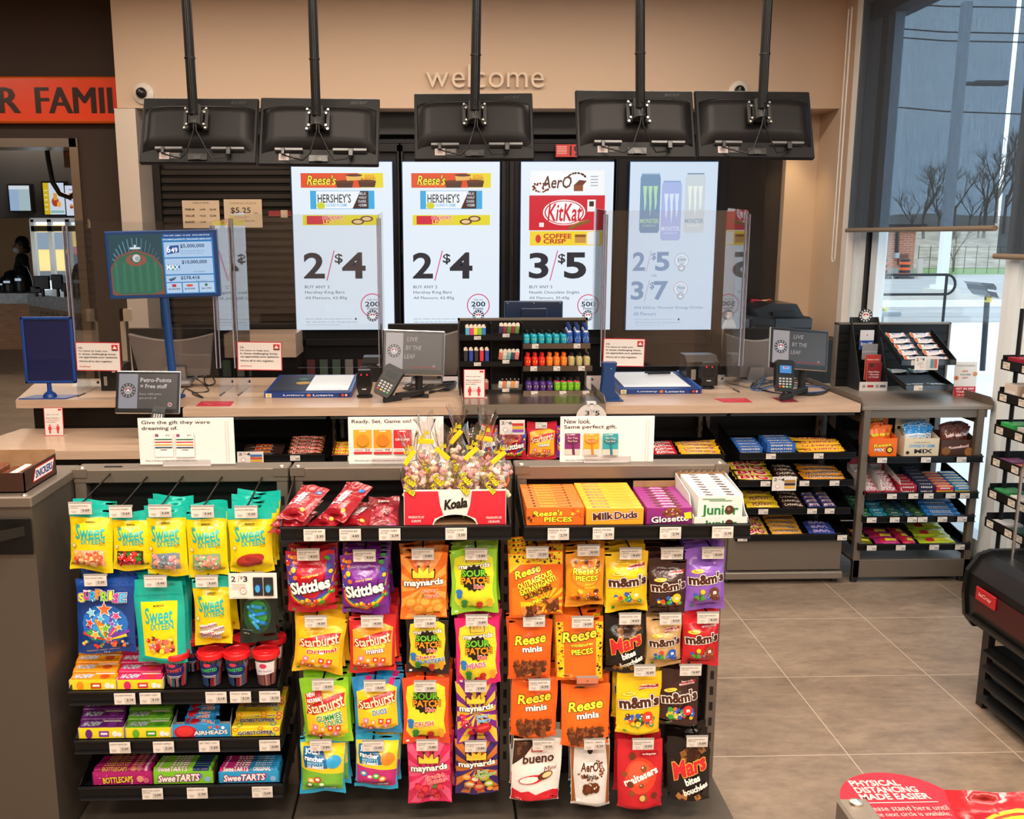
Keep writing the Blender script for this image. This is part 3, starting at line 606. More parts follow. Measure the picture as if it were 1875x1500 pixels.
def badge(s, x, y, r, col, rim, n1, pale=False):
    s.ell(x, y, r, rim, n=40).ell(x, y, r*.92, WS, n=40)
    s.txt('Up to', x, y+.055*r/.2, .026*r/.2, '#223355' if not pale else '#6a86ad', w=r*.8).txt(n1, x, y+.012*r/.2, .048*r/.2, col, w=r*1.2, bold=.04).txt('Points', x, y-.032*r/.2, .028*r/.2, col, w=r*.85, bold=.02)
    points_ring(s, x, y-.105*r/.2, r*.5, col, pale)
def points_ring(s, x, y, r, col='#1d3350', pale=False, inner='#f2f4f6', red='#c8202c'):
    s.ell(x, y, r, col, n=28); a = s.sx/s.sy
    for k in range(12):
        an = k*pi/6+.26; s.poly([(x+r*.9*cos(an-.13), y+a*r*.9*sin(an-.13)), (x+r*.9*cos(an+.13), y+a*r*.9*sin(an+.13)), (x+r*.68*cos(an+.1), y+a*r*.68*sin(an+.1)), (x+r*.68*cos(an-.1), y+a*r*.68*sin(an-.1))], inner, True)
    s.k += 1; s.ell(x, y, r*.58, inner, n=24)
    leafmark(s, x, y+.03*r*a, r*.36, red if not pale else '#b08aa0')
def leafmark(s, x, y, r, red='#c8202c', wh='#fff'):
    a = s.sx/s.sy; s.rect(x-r, y-r*.15*a, x+r, y+r*.75*a, red)
    s.poly([(x-r*.75, y-r*.15*a), (x-r*.45, y+.1*a*r), (x-r*.2, y+.08*a*r), (x-r*.3, y+.35*a*r), (x-.1*r, y+.3*a*r), (x, y+.62*a*r), (x+.1*r, y+.3*a*r), (x+r*.3, y+.35*a*r), (x+r*.2, y+.08*a*r), (x+r*.45, y+.1*a*r), (x+r*.75, y-r*.15*a)], wh)
def price(s, l, r_, y, h, col='#1c2230', sl='#d4326e', x=-.8, k=1):
    s.txt(l, x+.2*k, y, h, col, w=.38*k, bold=.04, res=4); s.poly([(x+.44*k, y-h*.62), (x+.46*k, y-h*.62), (x+.62*k, y+h*.62), (x+.6*k, y+h*.62)], sl); s.txt('$', x+.7*k, y+h*.27, h*.42, col, w=.15*k, bold=.03); s.txt(r_, x+1.0*k, y, h, col, w=.42*k, bold=.05, res=4)
def smallprint(s, c='#5b7696', y=-.865):
    s.txt('Ask for details, visit petro-points.com or', -.8, y, .022, c, w=.95, align='l').rect(.2, y-.012, .235, y+.012, '#223355').txt('Offer valid until May 24, 2021. Plus applicable taxes.', -.8, y-.038, .022, c, w=1.05, align='l').txt('Trademark of Suncor Energy Inc. Used under licence.', -.8, y-.07, .014, c, w=.7, align='l')
def candyline(s, y, h, c1, c2, x0=-.82, x1=.82):
    s.rect(x0, y-h, x1, y+h, c1).rect(x0, y-h*1.0, x0+.08, y+h, c2).rect(x1-.08, y-h, x1, y+h, c2)
def artA(s):
    s.rect(-1, -1, 1, 1, WS)
    s.rect(-.82, .7, .82, .87, '#e0481c').poly([(.36, .7), (.82, .7), (.82, .87), (.32, .87), (.42, .8)], '#e8d428')
    s.txt("Reese's", -.4, .79, .11, '#f4e03a', w=.56, bold=.03, ol=.05, oc='#3a1508', shear=.2).txt('PEANUT BUTTER CUPS', -.4, .73, .018, '#f7c04a', w=.5)
    for x, y in ((.05, .735), (.5, .74)): s.poly([(x-.18, y+.04), (x+.18, y+.04), (x+.15, y-.035), (x-.15, y-.035)], '#4a2412').ell(x, y+.035, .18, '#5e3018', .018)
    s.poly([(.08, .84), (.4, .84), (.38, .79), (.1, .78)], '#e3b45c').ell(.24, .845, .17, '#5e3018', .016).txt('KING', .55, .835, .03, '#e8701c', w=.18, bold=.04).txt('GRAND', .55, .805, .028, '#d2501c', w=.24, bold=.04)
    s.rect(-.64, .45, .64, .665, '#35a8dc').rect(-.52, .455, .52, .66, '#eef4fa').poly([(.2, .455), (.52, .455), (.52, .66), (.36, .66)], '#3a1c14')
    s.txt("HERSHEY'S", -.16, .575, .1, '#20242c', w=.66, bold=.02).txt("COOKIES 'N' CREME", -.12, .497, .035, '#58aee0', w=.42, bold=.02).ell(-.43, .49, .085, '#cfd028', .04)
    for k, t in enumerate(('MILK', '+HALF', 'DARK', '+DEMI')): s.txt(t, .4, .63-k*.045, .03, '#cfd8e4', w=.16, bold=.02)
    s.rect(-.8, .26, .8, .38, '#e3d52c').poly([(-.72, .27), (-.3, .27), (-.24, .32), (-.3, .37), (-.72, .37)], '#cf1f3e')
    s.txt('OH HENRY!', -.2, .348, .04, '#e8303a', w=.42, bold=.04, ol=.04, oc='#fff').txt('LEVEL UP', -.16, .298, .045, '#f0e060', w=.46, bold=.04, ol=.03, oc='#e8404a')
    for x, y in ((.3, .3), (.48, .335)): s.ell(x, y, .13, '#6b3a20', .035).ell(x, y, .09, '#e8c890', .022)
    price(s, '2', '4', -.22, .29)
    s.txt('BUY ANY 2', -.8, -.475, .036, '#23405e', w=.5, align='l').txt('Hershey King Bars', -.8, -.545, .045, '#23405e', w=.8, align='l').txt('All Flavours, 62-85g', -.8, -.612, .042, '#23405e', w=.85, align='l')
    badge(s, .56, -.7, .24, '#1c3050', '#d42a68', '200'); smallprint(s)
def artB(s):
    s.rect(-1, -1, 1, 1, WS)
    s.rect(-.8, .62, .8, .9, '#f2f5f8').ell(-.32, .76, .46, '#fff', .12)
    for k in range(26): rnd.seed(k); an = rnd.uniform(0, 6.28); s.ell(-.6+.14*cos(an)+rnd.uniform(-.06, .06), .7+.05*sin(an), rnd.uniform(.012, .03), '#7a3a20', n=8, keep=True)
    s.k += 1
    for k in range(26): rnd.seed(50+k); an = rnd.uniform(.3, 2.6); s.ell(.2+.2*cos(an), .8+.07*sin(an), rnd.uniform(.012, .026), '#5e2d18', n=8, keep=True)
    s.k += 1; s.txt('AerO', -.22, .765, .14, '#5a2c1c', w=.62, bold=.03, shear=.15).rect(.14, .66, .34, .73, '#8a4a24').poly([(.14, .73), (.34, .73), (.42, .78), (.26, .79)], '#6b3318')
    for k in range(4): s.rect(.5, .72+k*.035, .66, .73+k*.035, '#9aa3ac')
    s.rect(-.82, .2, .82, .61, '#cf1730').ell(-.06, .41, .46, '#fff', .15, n=32).ell(-.06, .41, .43, '#cf1730', .14, n=32).ell(-.06, .41, .4, '#fff', .13, n=32).txt('KitKat', -.04, .41, .2, '#cf1730', w=.72, bold=.03, shear=.1)
    s.rect(.44, .42, .62, .56, '#eee').rect(.48, .48, .58, .54, '#3a2018').poly([(.02, .23), (.3, .31), (.5, .33), (.5, .29), (.26, .25), (.08, .2)], '#8a5a28').poly([(.05, .24), (.28, .305), (.48, .325), (.3, .3)], '#e0b060').rect(-.6, .24, -.5, .29, '#f4e8e8')
    s.rect(-.8, .02, .8, .19, '#f2d232').rect(-.1+.55, .03, .72, .18, '#e9ebea').txt('COFFEE', -.2, .13, .055, '#c2222a', w=.6, bold=.05).txt('CRISP', -.26, .07, .05, '#c2222a', w=.48, bold=.05).rect(.18, .05, .42, .15, '#c89048').rect(.18, .12, .42, .15, '#8a4a20').ell(-.62, .1, .06, '#d23a3a', .05)
    price(s, '3', '5', -.22, .29)
    s.txt('BUY ANY 3', -.8, -.475, .036, '#23405e', w=.5, align='l').txt('Nestlé Chocolate Singles', -.8, -.545, .045, '#23405e', w=1.1, align='l').txt('All Flavours, 35-60g', -.8, -.612, .042, '#23405e', w=.88, align='l')
    badge(s, .5, -.7, .24, '#1c3050', '#d42a68', '500'); smallprint(s)
def artC(s):
    s.rect(-1, -1, 1, 1, '#cfe0f2')
    for x, y, c1, c2, c3 in ((.5, .52, '#c9d4dc', '#e9efe8', '#7d98b0'), (-.53, .52, '#7697b8', '#b4dcb4', '#a9c4dc'), (-.04, .43, '#a9b9e6', '#d6e4fa', '#8aa4d4')):
        w_, h_ = .23, .35
        s.poly([(x-w_, y-h_+.03), (x-w_*.85, y-h_), (x+w_*.85, y-h_), (x+w_, y-h_+.03), (x+w_, y+h_-.06), (x+w_*.85, y+h_), (x-w_*.85, y+h_), (x-w_, y+h_-.06)], c1).rect(x-w_*.83, y+h_-.015, x+w_*.83, y+h_, c3)
        for k, dy in ((-1, 0), (0, -.03), (1, .01)):
            xx = x+k*.12; s.poly([(xx-.05, y+.2), (xx+.05, y+.2), (xx+.03, y+.1), (xx+.035, y-.0), (xx+.01, y-.1+dy*2), (xx-.01, y-.06), (xx-.02, y+.05)], c2)
        s.txt('MONSTER', x, y-.21, .05, c2 if c2 != '#e9efe8' else '#8aa4bc', w=.42, bold=.03).txt('ENERGY', x, y-.265, .022, c2, w=.3)
    C_, SL = '#7f9cc0', '#b9a2c8'
    price(s, '2', '5', -.17, .21, C_, SL, x=-.88, k=.68); price(s, '3', '7', -.52, .21, C_, SL, x=-.9, k=.68); s.txt('OR', -.38, -.34, .03, C_, w=.13)
    for y, n_ in ((-.16, '500'), (-.5, '700')): badge(s, .24, y, .165, '#7d9abd', '#9db4d6' if n_ == '500' else '#b9a8cc', n_, True)
    s.txt('444-550mL Monster Energy Drinks', -.84, -.73, .042, '#6d93bb', w=1.62, align='l').txt('All Flavours', -.84, -.8, .042, '#6d93bb', w=.52, align='l'); smallprint(s, '#8fa9c6', -.87)
screen_obj(544.5, 718, 'bright upright screen with 2/$4 chocolate bars, leftmost, behind the acrylic shield', artA)
screen_obj(741, 914.5, 'bright upright screen with 2/$4 chocolate bars, second from left', artA)
screen_obj(951, 1123, 'bright upright screen with 3/$5 offer and a red chocolate bar', artB)
screen_obj(1144, 1313, 'bright upright screen with three pale energy drink cans, rightmost', artC)
t = thing('red_notice', tuple(q(1040, 276, 6.74)), 'small red age notice with black 19 above the screens', 'sign'); m = MB(); m.box((-.085, 0, -.042), (.085, .003, .042), '#d23a34', 'print'); s = front(m, -.085, .085, -.042, .042, 0)
s.txt('19', .55, 0, 1.5, '#1a1210', w=.75, bold=.06)
for k in range(5): s.rect(-.9, .6-k*.28, -.1, .7-k*.28, '#f1c9c0')
m.build('plate', t)
# welcome letters
p = PY(888, 139, 6.58); t = thing('welcome_lettering', (p.x, 6.58, p.z), 'raised cream letters reading welcome on the beige wall', 'lettering')
for dy, c_, rr in ((0, '#d9c3ab', 0),):
    for i, ch_ in enumerate('welcome'):
        pass
adv = {'w': .78, 'e': .62, 'l': .28, 'c': .53, 'o': .66, 'm': 1.0}; tot = sum(adv[c] for c in 'welcome'); x = 0; Wd = .79
for c in 'welcome':
    cu = bpy.data.curves.new('c', 'FONT'); cu.body = c; cu.extrude = .07; cu.resolution_u = 6; cu.offset = -.004; oo = bpy.data.objects.new('c', cu); me = oo.to_mesh()
    sc = .79/tot*.98; sc = .215; vs = [((v.co.x*sc), -v.co.z*.2, v.co.y*sc) for v in me.vertices]; fs = [tuple(pp.vertices) for pp in me.polygons]
    mb = MB().add(vs, fs, '#d8c4ae', 'paint'); x0 = min(v[0] for v in vs); wl = max(v[0] for v in vs)-x0; oo.to_mesh_clear(); bpy.data.objects.remove(oo)
    mb.build('letter', t, loc=(-.395+x-x0, 0, -.075)); x += wl+.022
for ch_ in t.children: ch_.location.x *= .79/(x-.022); ch_.location.x += .0
def domecam(px, py, lab):
    p = PY(px, py, 6.6); t = thing('security_camera', (p.x, 6.6, p.z), lab, 'camera', 'dome cameras on the beige wall')
    Mx = Matrix.Rotation(R(90), 4, 'X'); MB().lathe([(0, .035), (.045, .035), (.068, .02), (.072, 0)], (0, 0, 0), '#d9cfc4', 'plastic', 24, Mx).build('housing', t)
    MB().ball((-.005, -.045, .0), .036, '#0a0a0c', 'plastic', 16).ball((-.01, -.07, .012), .012, '#6a7078', 'metal', 8).build('dome', t)
domecam(264, 172, 'white dome camera at the left end above the hanging monitors'); domecam(1352, 168, 'white dome camera half hidden behind the right hanging monitors')
# ================================================================ hanging monitors seen from behind
def monitor(xt, yt, xb, yb, pole, lab, tilt=24, yaw=0):
    """xt, yt: left/right/top pixels of the upper edge, xb, yb: of the lower edge"""
    top_ = (PY(xt[0], yt, 4.27)+PY(xt[1], yt, 4.27))/2; bot = (PY(xb[0], yb, 4.15)+PY(xb[1], yb, 4.15))/2
    c = (top_+bot)/2; W = .5*.99; H = (top_-bot).length; a = math.atan2(top_.y-bot.y, top_.z-bot.z)
    W = (PY(xt[1], yt, 4.27)-PY(xt[0], yt, 4.27)).length
    roll = math.atan2(-(bot.x-top_.x), H)
    t = thing('hanging_monitor', c, lab, 'monitor', 'hanging monitors over the counter', rot=(-a, roll*0.6, R(yaw)))
    K_ = '#121112'
    MB().box((-W/2, -.012, -H/2), (W/2, .012, H/2), K_, 'mattblack', .004).build('back_panel', t)
    m = MB(); nx, nz = 24, 8; vs = []; Hh = H*.33; z0 = H*.05   # swelling rear cover, curved lower and side edges
    for j in range(nz+1):
        for i in range(nx+1):
            u = -1+2*i/nx; v = j/nz; zz = (z0-Hh)+(2*Hh)*v; zz = zz if v > 0 else zz
            d = .036*min(1, (1-abs(u)**10)*1.2)*(1 if 0 < v < 1 else 0); d = d*(.75+.25*v)
            wz = -.022*(abs(u)**5)*(1 if v < .5 else .9); vs.append((u*W*.475, -.012-d, zz+wz))
    m.add(vs, [(j*(nx+1)+i, j*(nx+1)+i+1, (j+1)*(nx+1)+i+1, (j+1)*(nx+1)+i) for j in range(nz) for i in range(nx)], '#171516', 'mattblack', True); m.build('rear_cover', t)
    [MB().box((x0_, -.032, -Hh+z0-.012), (x1_, -.012, -Hh+z0-.002), '#5a5a5c', 'plastic').build('port_strip', t) for x0_, x1_ in ((-W*.36, -W*.13), (W*.12, W*.4))]
    l_ = MB(); s2 = front(l_, -W*.33, -W*.15, -Hh+z0-.05, -Hh+z0-.018, -.0125, 'card'); s2.rect(-1, -1, -.05, 1, '#b9aaa8').rect(0, -1, 1, 1, '#33302f')
    for k in range(3): s2.rect(-.85, -.5+k*.4, -.25, -.42+k*.4, '#7a6a68'); s2.rect(.1, -.6+k*.45, .9, -.5+k*.45, '#a9a39c')
    l_.build('rating_label', t)
    MB().box((-.04, -.02, -H/2+.012), (.04, -.012, -H/2+.04), '#121212', 'plastic').box((-.015, -.024, -H/2+.012), (.015, -.02, -H/2+.03), '#2c2b2a', 'plastic').build('stand_socket', t)
    g_ = MB(); s3 = front(g_, .06, W/2-.03, H/2-.035, H/2-.008, -.0125, 'plastic'); s3.txt('acer', .3, 0, 1.0, '#0a0a0a', w=.85, bold=.03, shear=.2); g_.build('maker_lettering', t)
    br = MB(); pz = z0
    br.box((-.03, -.085, pz-.035), (.03, -.06, pz+.035), '#141414', 'paint', .004)
    for sx_ in (-1, 1):
        for sz_ in (-1, 1): br.tube([(0, -.075, pz), (sx_*.044, -.07, pz+sz_*.045)], .011, '#151515', 'paint', 6)
        br.box((sx_*.044-.007, -.078, pz-.045), (sx_*.044+.007, -.062, pz+.045), '#151515', 'paint')
    br.tube([(0, -.095, pz-.04), (0, -.095, pz+.05)], .026, '#151515', 'paint', 12); br.build('wall_bracket', t)
    for sx_ in (-1, 1):
        for zz in (-.045, -.028, .028, .045): MB().tube([(sx_*(.044 if abs(zz) > .03 else .036), -.07, pz+zz), (sx_*(.044 if abs(zz) > .03 else .036), -.088, pz+zz)], .0048, '#b8b4ac', 'metal', 8).build('bolt', t)
    cb = MB(); cx_ = [(-W*.29, -.02, -Hh+z0-.005), (-W*.29, -.035, -Hh+z0-.035), (-W*.24, -.045, -H/2+.02), (-W*.12, -.055, -H/2-.002), (-.03, -.07, -H/2+.02), (0, -.1, -.05), (.004, -.125, 0), (0, -.12, .06)]
    cb.tube(cx_, .0035, '#0c0c0c', 'plastic', 6); cb.tube([(W*.27, -.02, -Hh+z0-.005), (W*.27, -.035, -Hh+z0-.045), (W*.22, -.045, -H/2+.01), (W*.14, -.055, -H/2+.0), (.05, -.07, -H/2+.03), (.01, -.1, -.05), (.008, -.125, .02), (.012, -.12, .07)], .0035, '#0c0c0c', 'plastic', 6)
    cb.box((W*.25, -.04, -Hh+z0-.04), (W*.29, -.025, -Hh+z0-.005), '#101010', 'plastic', .002).box((-W*.305, -.04, -Hh+z0-.035), (-W*.275, -.025, -Hh+z0-.005), '#101010', 'plastic', .002); cb.build('cable', t)
    # pole from the ceiling to the bracket
    Mt = Matrix.Translation(c) @ Matrix.Rotation(R(yaw), 4, 'Z') @ Matrix.Rotation(-a, 4, 'X'); e = Mt @ Vector((0, -.115, pz+.0)); pt = PY(pole, 0, e.y); d = pt-e; topp = e+d*((ZC-e.z)/d.z)
    t2 = thing('ceiling_pole', topp, lab.replace('black monitor', 'black ceiling pole holding the monitor'), 'pole', 'poles of the hanging monitors')
    b = e-topp; MB().tube([(0, 0, 0), b], .02, '#161515', 'mattblack', 14).build('tube', t2)
    MB().tube([(0, 0, 0), (0, 0, -.012)], .06, '#1b1a1a', 'paint', 16).build('ceiling_plate', t2)
    w_ = MB()
    for o_ in (.0, .006): w_.tube([Vector((o_-.003, -.022, 0)), b*.5+Vector((o_-.001, -.022, 0)), b+Vector((o_, -.023, .02))], .0028, '#070707', 'plastic', 5)
    w_.build('cable_run', t2)
    for f_ in (.3, .55, .8): ti = MB(); pp = b*f_; ti.tube([pp, pp+b.normalized()*.005], .0235, '#050505', 'plastic', 14); ti.build('cable_tie', t2)
monitor((265, 475), 182, (254, 471), 301, 341, 'black monitor hanging far left, back to the camera', yaw=0)
monitor((479, 696), 182, (474, 692), 304, 572, 'black monitor hanging second from left, back to the camera')
monitor((758, 974), 173, (758, 980), 294, 873, 'black monitor hanging alone in the middle, back to the camera')
monitor((1053, 1267), 168, (1056, 1274), 290, 1172, 'black monitor hanging second from right, back to the camera')
monitor((1271, 1481), 169, (1277, 1490), 291, 1406, 'black monitor hanging far right, back to the camera')
# ================================================================ service counter
CT, CF = .932, 4.5       # top height, front lip
L_, M_ = '#fff', 'laminate'
xL = PY(334, 745, CF).x; xm0, xm1 = PY(846, 743, CF).x, PY(1100, 743, CF).x; xR = PY(1576, 745, CF).x
t = thing('service_counter', (0, CF, 0), 'long beige laminate service counter under the screens', 'counter')
MB().prism([(-2.16, .27), (-2.34, 1.0), (xR, 1.0), (xR, 0), (xL, 0), (xL-.001, .27)], CT-.042, CT, L_, M_, ax=2).build('worktop', t)
MB().box((-2.0, .5, 0), (xR, .95, CT-.042), '#1d1a18', 'satin').build('back_body', t)
MB().box((-2.1, .33, .77), (xL, .5, CT-.042), '#17120f', 'satin').build('dark_fascia', t)
xl2 = PZ(43, 791, .775).x
t = thing('lower_counter', (0, 4.28, 0), 'lower beige counter ledge in front at the left, with the distancing card', 'counter')
MB().prism([(-2.26, .0), (-2.16, .53), (-1.24, .53), (-1.24, 0)], .735, .775, L_, M_, ax=2).build('worktop', t); MB().box((-2.1, .08, 0), (-1.26, .5, .735), '#17120f', 'satin').build('body', t)
t = thing('back_counter', (0, 0, 0), 'pale back counter below the dark shutter', 'counter'); a, b = PY(425, 650, 6.45), PY(541, 612, 6.45)
MB().box((a.x-.05, 6.45, b.z-.16), (b.x, 6.8, b.z), L_, M_).build('worktop', t); MB().box((a.x-.05, 6.5, 0), (b.x, 6.8, b.z-.16), '#15110f', 'satin').build('body', t)
a = PY(1372, 622, 6.4); t = thing('printer_stand', (0, 0, 0), 'dark back counter under the printer', 'counter'); PZT = PY(1420, 615, 6.5).z
MB().box((a.x-.15, 6.2, 0), (XW-.02, 6.86, PZT), '#26211e', 'satin').build('body', t)
# ---------------------------------------------------------------- shelving under the counter
TG = '#7a7066'
def tagcard(m, x0, x1, z0, z1, y, price='', name='', mat='card'):
    m.box((x0, y-.002, z0), (x1, y, z1), '#d9d2cb', mat)
    s = front(m, x0, x1, z0, z1, y-.002, mat, .0004); s.rect(.0, -.85, .95, .15, '#bdb6b0')
    s.txt(price, .5, -.2, .42, '#1e1c1c', w=.6, bold=.02) if price else s.rect(.2, -.3, .8, -.05, '#6a6462')
    if name:
        s.txt(name.split('|')[0], -.88, .68, .26, '#3b3836', w=1.6, align='l')
        if '|' in name: s.txt(name.split('|')[1], -.88, .3, .22, '#3b3836', w=.7, align='l')
    else: s.rect(-.88, .5, .2, .62, '#8a8480')
    s.rect(-.8, -.35, -.3, -.25, '#a9a29c').rect(-.7, -.6, -.35, -.5, '#a9a29c')
def lipshelf(name, x0, x1, ytip, depth, ztop, lip, parent=None, tags=(), label=None, yaw=0, tilt=4, col='#161617', sides=.055):
    """tray shelf: origin at its front lip top centre; slopes down to the front"""
    t = thing(name, ((x0+x1)/2, ytip, ztop), label, 'shelf') if label else bpy.data.objects.new(name, None)
    if not label: COL.objects.link(t); t.location = ((x0+x1)/2, ytip, ztop); t.parent = parent; t.empty_display_size = .02
    h = (x1-x0)/2; k = tan(R(tilt))
    m = MB(); m.add([(-h, 0, -.018), (h, 0, -.018), (h, depth, -.018+depth*k), (-h, depth, -.018+depth*k), (-h, 0, -.024), (h, 0, -.024), (h, depth, -.024+depth*k), (-h, depth, -.024+depth*k)], [(0, 1, 2, 3), (4, 7, 6, 5), (2, 3, 7, 6)], col, 'satin'); m.build('shelf_pan', t)
    m = MB(); m.box((-h, -.006, -lip), (h, 0, 0), col, 'satin').box((-h, -.014, -.004), (h, 0, 0), '#26262a', 'satin').box((-h, -.014, -lip), (h, 0, -lip+.004), '#26262a', 'satin'); lipo = m.build('price_rail', t)
    for s_ in (-1, 1):
        m = MB(); m.prism([(0, -lip), (0, .0), (.02, .01), (depth, sides+depth*k), (depth, -.04+depth*k), (.05, -lip)], s_*h-.0015, s_*h+.0015, col, 'satin', ax=0); m.build('end_bracket', t)
    for tg in tags:
        tx, pr, nm = (tg+('', ''))[:3] if isinstance(tg, tuple) else (tg, '', '')
        w_ = .0275 if lip > .035 else .024; c = MB(); tagcard(c, -w_, w_, -lip+.003, -.004, 0, pr, nm); c.build('price_tag', lipo, loc=(tx-(x0+x1)/2, -.0145, 0))
    return t
def slatback(m, x0, x1, z0, z1, y, n=0.075):
    m.box((x0, y, z0), (x1, y+.02, z1), '#0f0f10', 'satin'); z = z0
    while z < z1: m.box((x0, y-.004, z), (x1, y, min(z+n*.82, z1)), '#19191b', 'satin'); z += n
def unit(name, px0, px1, label, shelves, base='drawer', topz=.875, yb=4.95):
    x0, x1 = PY(px0, 800, CF).x, PY(px1, 800, CF).x
    t = thing(name, ((x0+x1)/2, CF, 0), label, 'shelving unit', 'shelving units under the counter'); h = (x1-x0)/2; T = lambda px, py, Y=CF: PY(px, py, Y).x
    m = MB(); slatback(m, -h, h, .2, topz, yb-CF); m.build('back_panel', t)
    for s_ in (-1, 1):
        m = MB(); m.box((s_*h-.02, yb-CF-.04, 0), (s_*h+.02, yb-CF, topz), TG, 'satin'); z = .3
        while z < topz-.05: m.box((s_*h-.005, yb-CF-.042, z), (s_*h+.005, yb-CF-.04, z+.03), '#111', 'paint'); z += .055
        m.build('upright', t)
    MB().box((-h, yb-CF-.09, topz-.03), (h, yb-CF-.02, topz+.0), TG, 'satin').build('top_rail', t)
    MB().box((-h, .0, topz+.0), (h, .45, topz+.012), '#151413', 'paint').build('underside', t)
    if base == 'drawer':
        d = MB(); d.box((-h+.01, .02, .03), (h-.005, yb-CF, .255), TG, 'satin', .004).build('base_cabinet', t)
        f = MB(); f.box((-h+.02, .0, .075), (h-.015, .02, .245), TG, 'satin', .003); f.build('drawer_front', t)
        MB().box((-.09, -.001, .238), (.09, .022, .252), '#0c0c0c', 'paint').build('finger_slot', t); MB().box((-h+.01, -.012, .028), (h-.005, .02, .066), '#8b8178', 'satin', .005).build('kick_rail', t)
        for s_ in (-1, 1): MB().tube([(s_*(h-.03), .04, 0), (s_*(h-.03), .04, .035)], .018, '#1a1c20', 'plastic', 10).build('foot', t)
    for ytop, sx0, sx1, tgs in shelves:
        z = PY((sx0+sx1)/2, ytop, CF-.01).z; xa, xb_ = T(sx0, ytop, CF-.01), T(sx1, ytop, CF-.01)
        cx = (x0+x1)/2
        sh = lipshelf('shelf', xa-cx, xb_-cx, -.01, .36, z, .033, t, [T(p, ytop, CF-.01)-cx for p in tgs])
        SH.append((z, xa, xb_))
    return t
SH = []
unit('shelving_unit', 345, 598, 'taupe shelving unit under the counter, behind the left gift card sign', [(832, 352, 594, (452, 541)), (874, 352, 594, ())], None)
unit('shelving_unit', 606, 843, 'taupe shelving unit under the counter, behind the game card sign', [(832, 610, 838, (646,)), (874, 610, 838, ())], None)
unit('shelving_unit', 848, 1094, 'shelving unit under the counter with bags hanging below the lighter display', [(900, 852, 1090, ())], None)
unit('shelving_unit', 1098, 1328, 'taupe shelving unit under the counter, right of the perfect gift sign', [(832, 1100, 1327, ()), (874, 1100, 1327, ())], None)
unit('shelving_unit', 1336, 1562, 'taupe shelving unit with drawer, four shelves of chocolate bars under the counter end', [(828, 1354, 1567, (1410, 1497)), (878, 1352, 1563, (1400, 1471, 1526)), (929, 1350, 1557, (1396, 1485, 1517)), (978, 1347, 1553, (1358, 1540))])
# right end stand
t = thing('end_stand', (0, CF, 0), 'taupe end stand with raised tray top at the right end of the counter', 'stand')
xa, xb_ = PY(1580, 744, CF).x, PY(1819, 741, CF).x; za = PY(1700, 744, CF).z; ES = (xa, xb_, za)
tr = MB(); tr.box((xa, 0, za-.02), (xb_, .75, za), '#968b80', 'satin', .003).build('tray_top', t)
for x_ in (xa, xb_): MB().prism([(0, za-.02), (0, za+.02), (.03, za+.04), (.7, za+.04), (.75, za+.02), (.75, za-.02)], x_-.003, x_+.003, TG, 'satin', ax=0).build('tray_side', t)
MB().box((xa+.02, .01, za-.06), (xb_-.02, .03, za-.02), TG, 'satin').build('apron', t)
xp0, xp1 = PY(1572, 900, CF).x, PY(1790, 900, CF).x
for x_ in (xp0, xp1-.035): MB().box((x_, 0, .03), (x_+.035, .035, za-.02), TG, 'satin', .003).build('leg', t)
for x_ in (xp0, xp1-.035): MB().box((x_, .4, .03), (x_+.035, .435, za-.02), TG, 'satin', .003).build('leg', t); MB().box((x_+.008, .035, za-.09), (x_+.028, .4, za-.06), TG, 'satin').build('side_rail', t)
m = MB(); slatback(m, xp0+.02, xp1-.03, .2, za-.03, .44); m.build('back_panel', t)
MB().box((xp0, .0, .03), (xp1, .02, .125), TG, 'satin', .003).build('kick_board', t); MB().box((xp0, .02, .11), (xp1, .44, .125), TG, 'satin').build('base_shelf', t)
for x_ in (xp0+.02, xp1-.03): MB().tube([(x_, .03, 0), (x_, .03, .035)], .018, '#1a1c20', 'plastic', 10).build('foot', t)
ESH = []
for yt, sx0, sx1, tgs in ((835, 1592, 1799, (1613, 1693, 1758)), (901, 1587, 1791, (1631, 1670, 1698, 1738, 1764)), (944, 1580, 1784, (1594, 1636, 1668, 1687, 1723, 1759)), (995, 1572, 1776, (1594, 1647, 1708, 1755))):
    z = PY(1690, yt, CF-.01).z; a_, b_ = PY(sx0, yt, CF-.01).x, PY(sx1, yt, CF-.01).x; lipshelf('shelf', a_, b_, -.01, .36, z, .033, t, [PY(p, yt, CF-.01).x for p in tgs]); ESH.append((z, a_, b_))
# ================================================================ front gondola, three bays
GY, GT = 2.6, 1.108
def gondola(x0, x1, label):
    t = thing('shelving_gondola', ((x0+x1)/2, GY, 0), label, 'shelving unit', 'front candy shelving bays'); h = (x1-x0)/2
    m = MB(); slatback(m, -h+.02, h-.02, .13, GT-.04, .02, .06); m.build('back_panel', t)
    for s_ in (-1, 1):
        m = MB(); X = s_*(h-.018); m.box((X-.016, -.018, 0), (X+.016, .05, GT-.012), TG, 'satin', .002)
        z = .2
        while z < GT-.08: m.box((X-.005, -.0195, z), (X+.005, -.018, z+.026), '#0c0b0a', 'paint'); z += .05
        m.build('upright', t)
        MB().lathe([(.008, 0), (.007, .003), (0, .005)], (s_*(h-.02), .0, GT), '#d8d2c8', 'metal', 12).build('rivet', t)
    MB().box((-h, -.02, GT-.04), (h, .055, GT), TG, 'satin', .003).box((-h, -.024, GT-.022), (-h+.04, -.018, GT+.001), TG, 'satin').box((h-.04, -.024, GT-.022), (h, -.018, GT+.001), TG, 'satin').build('top_rail', t)
    MB().box((-h, -.42, .0), (h, .05, .13), '#6f665d', 'satin', .004).build('base_deck', t)
    MB().box((-h, .05, 0), (h, .08, GT-.04), '#4d4640', 'satin').build('rear_panel', t)
    return t
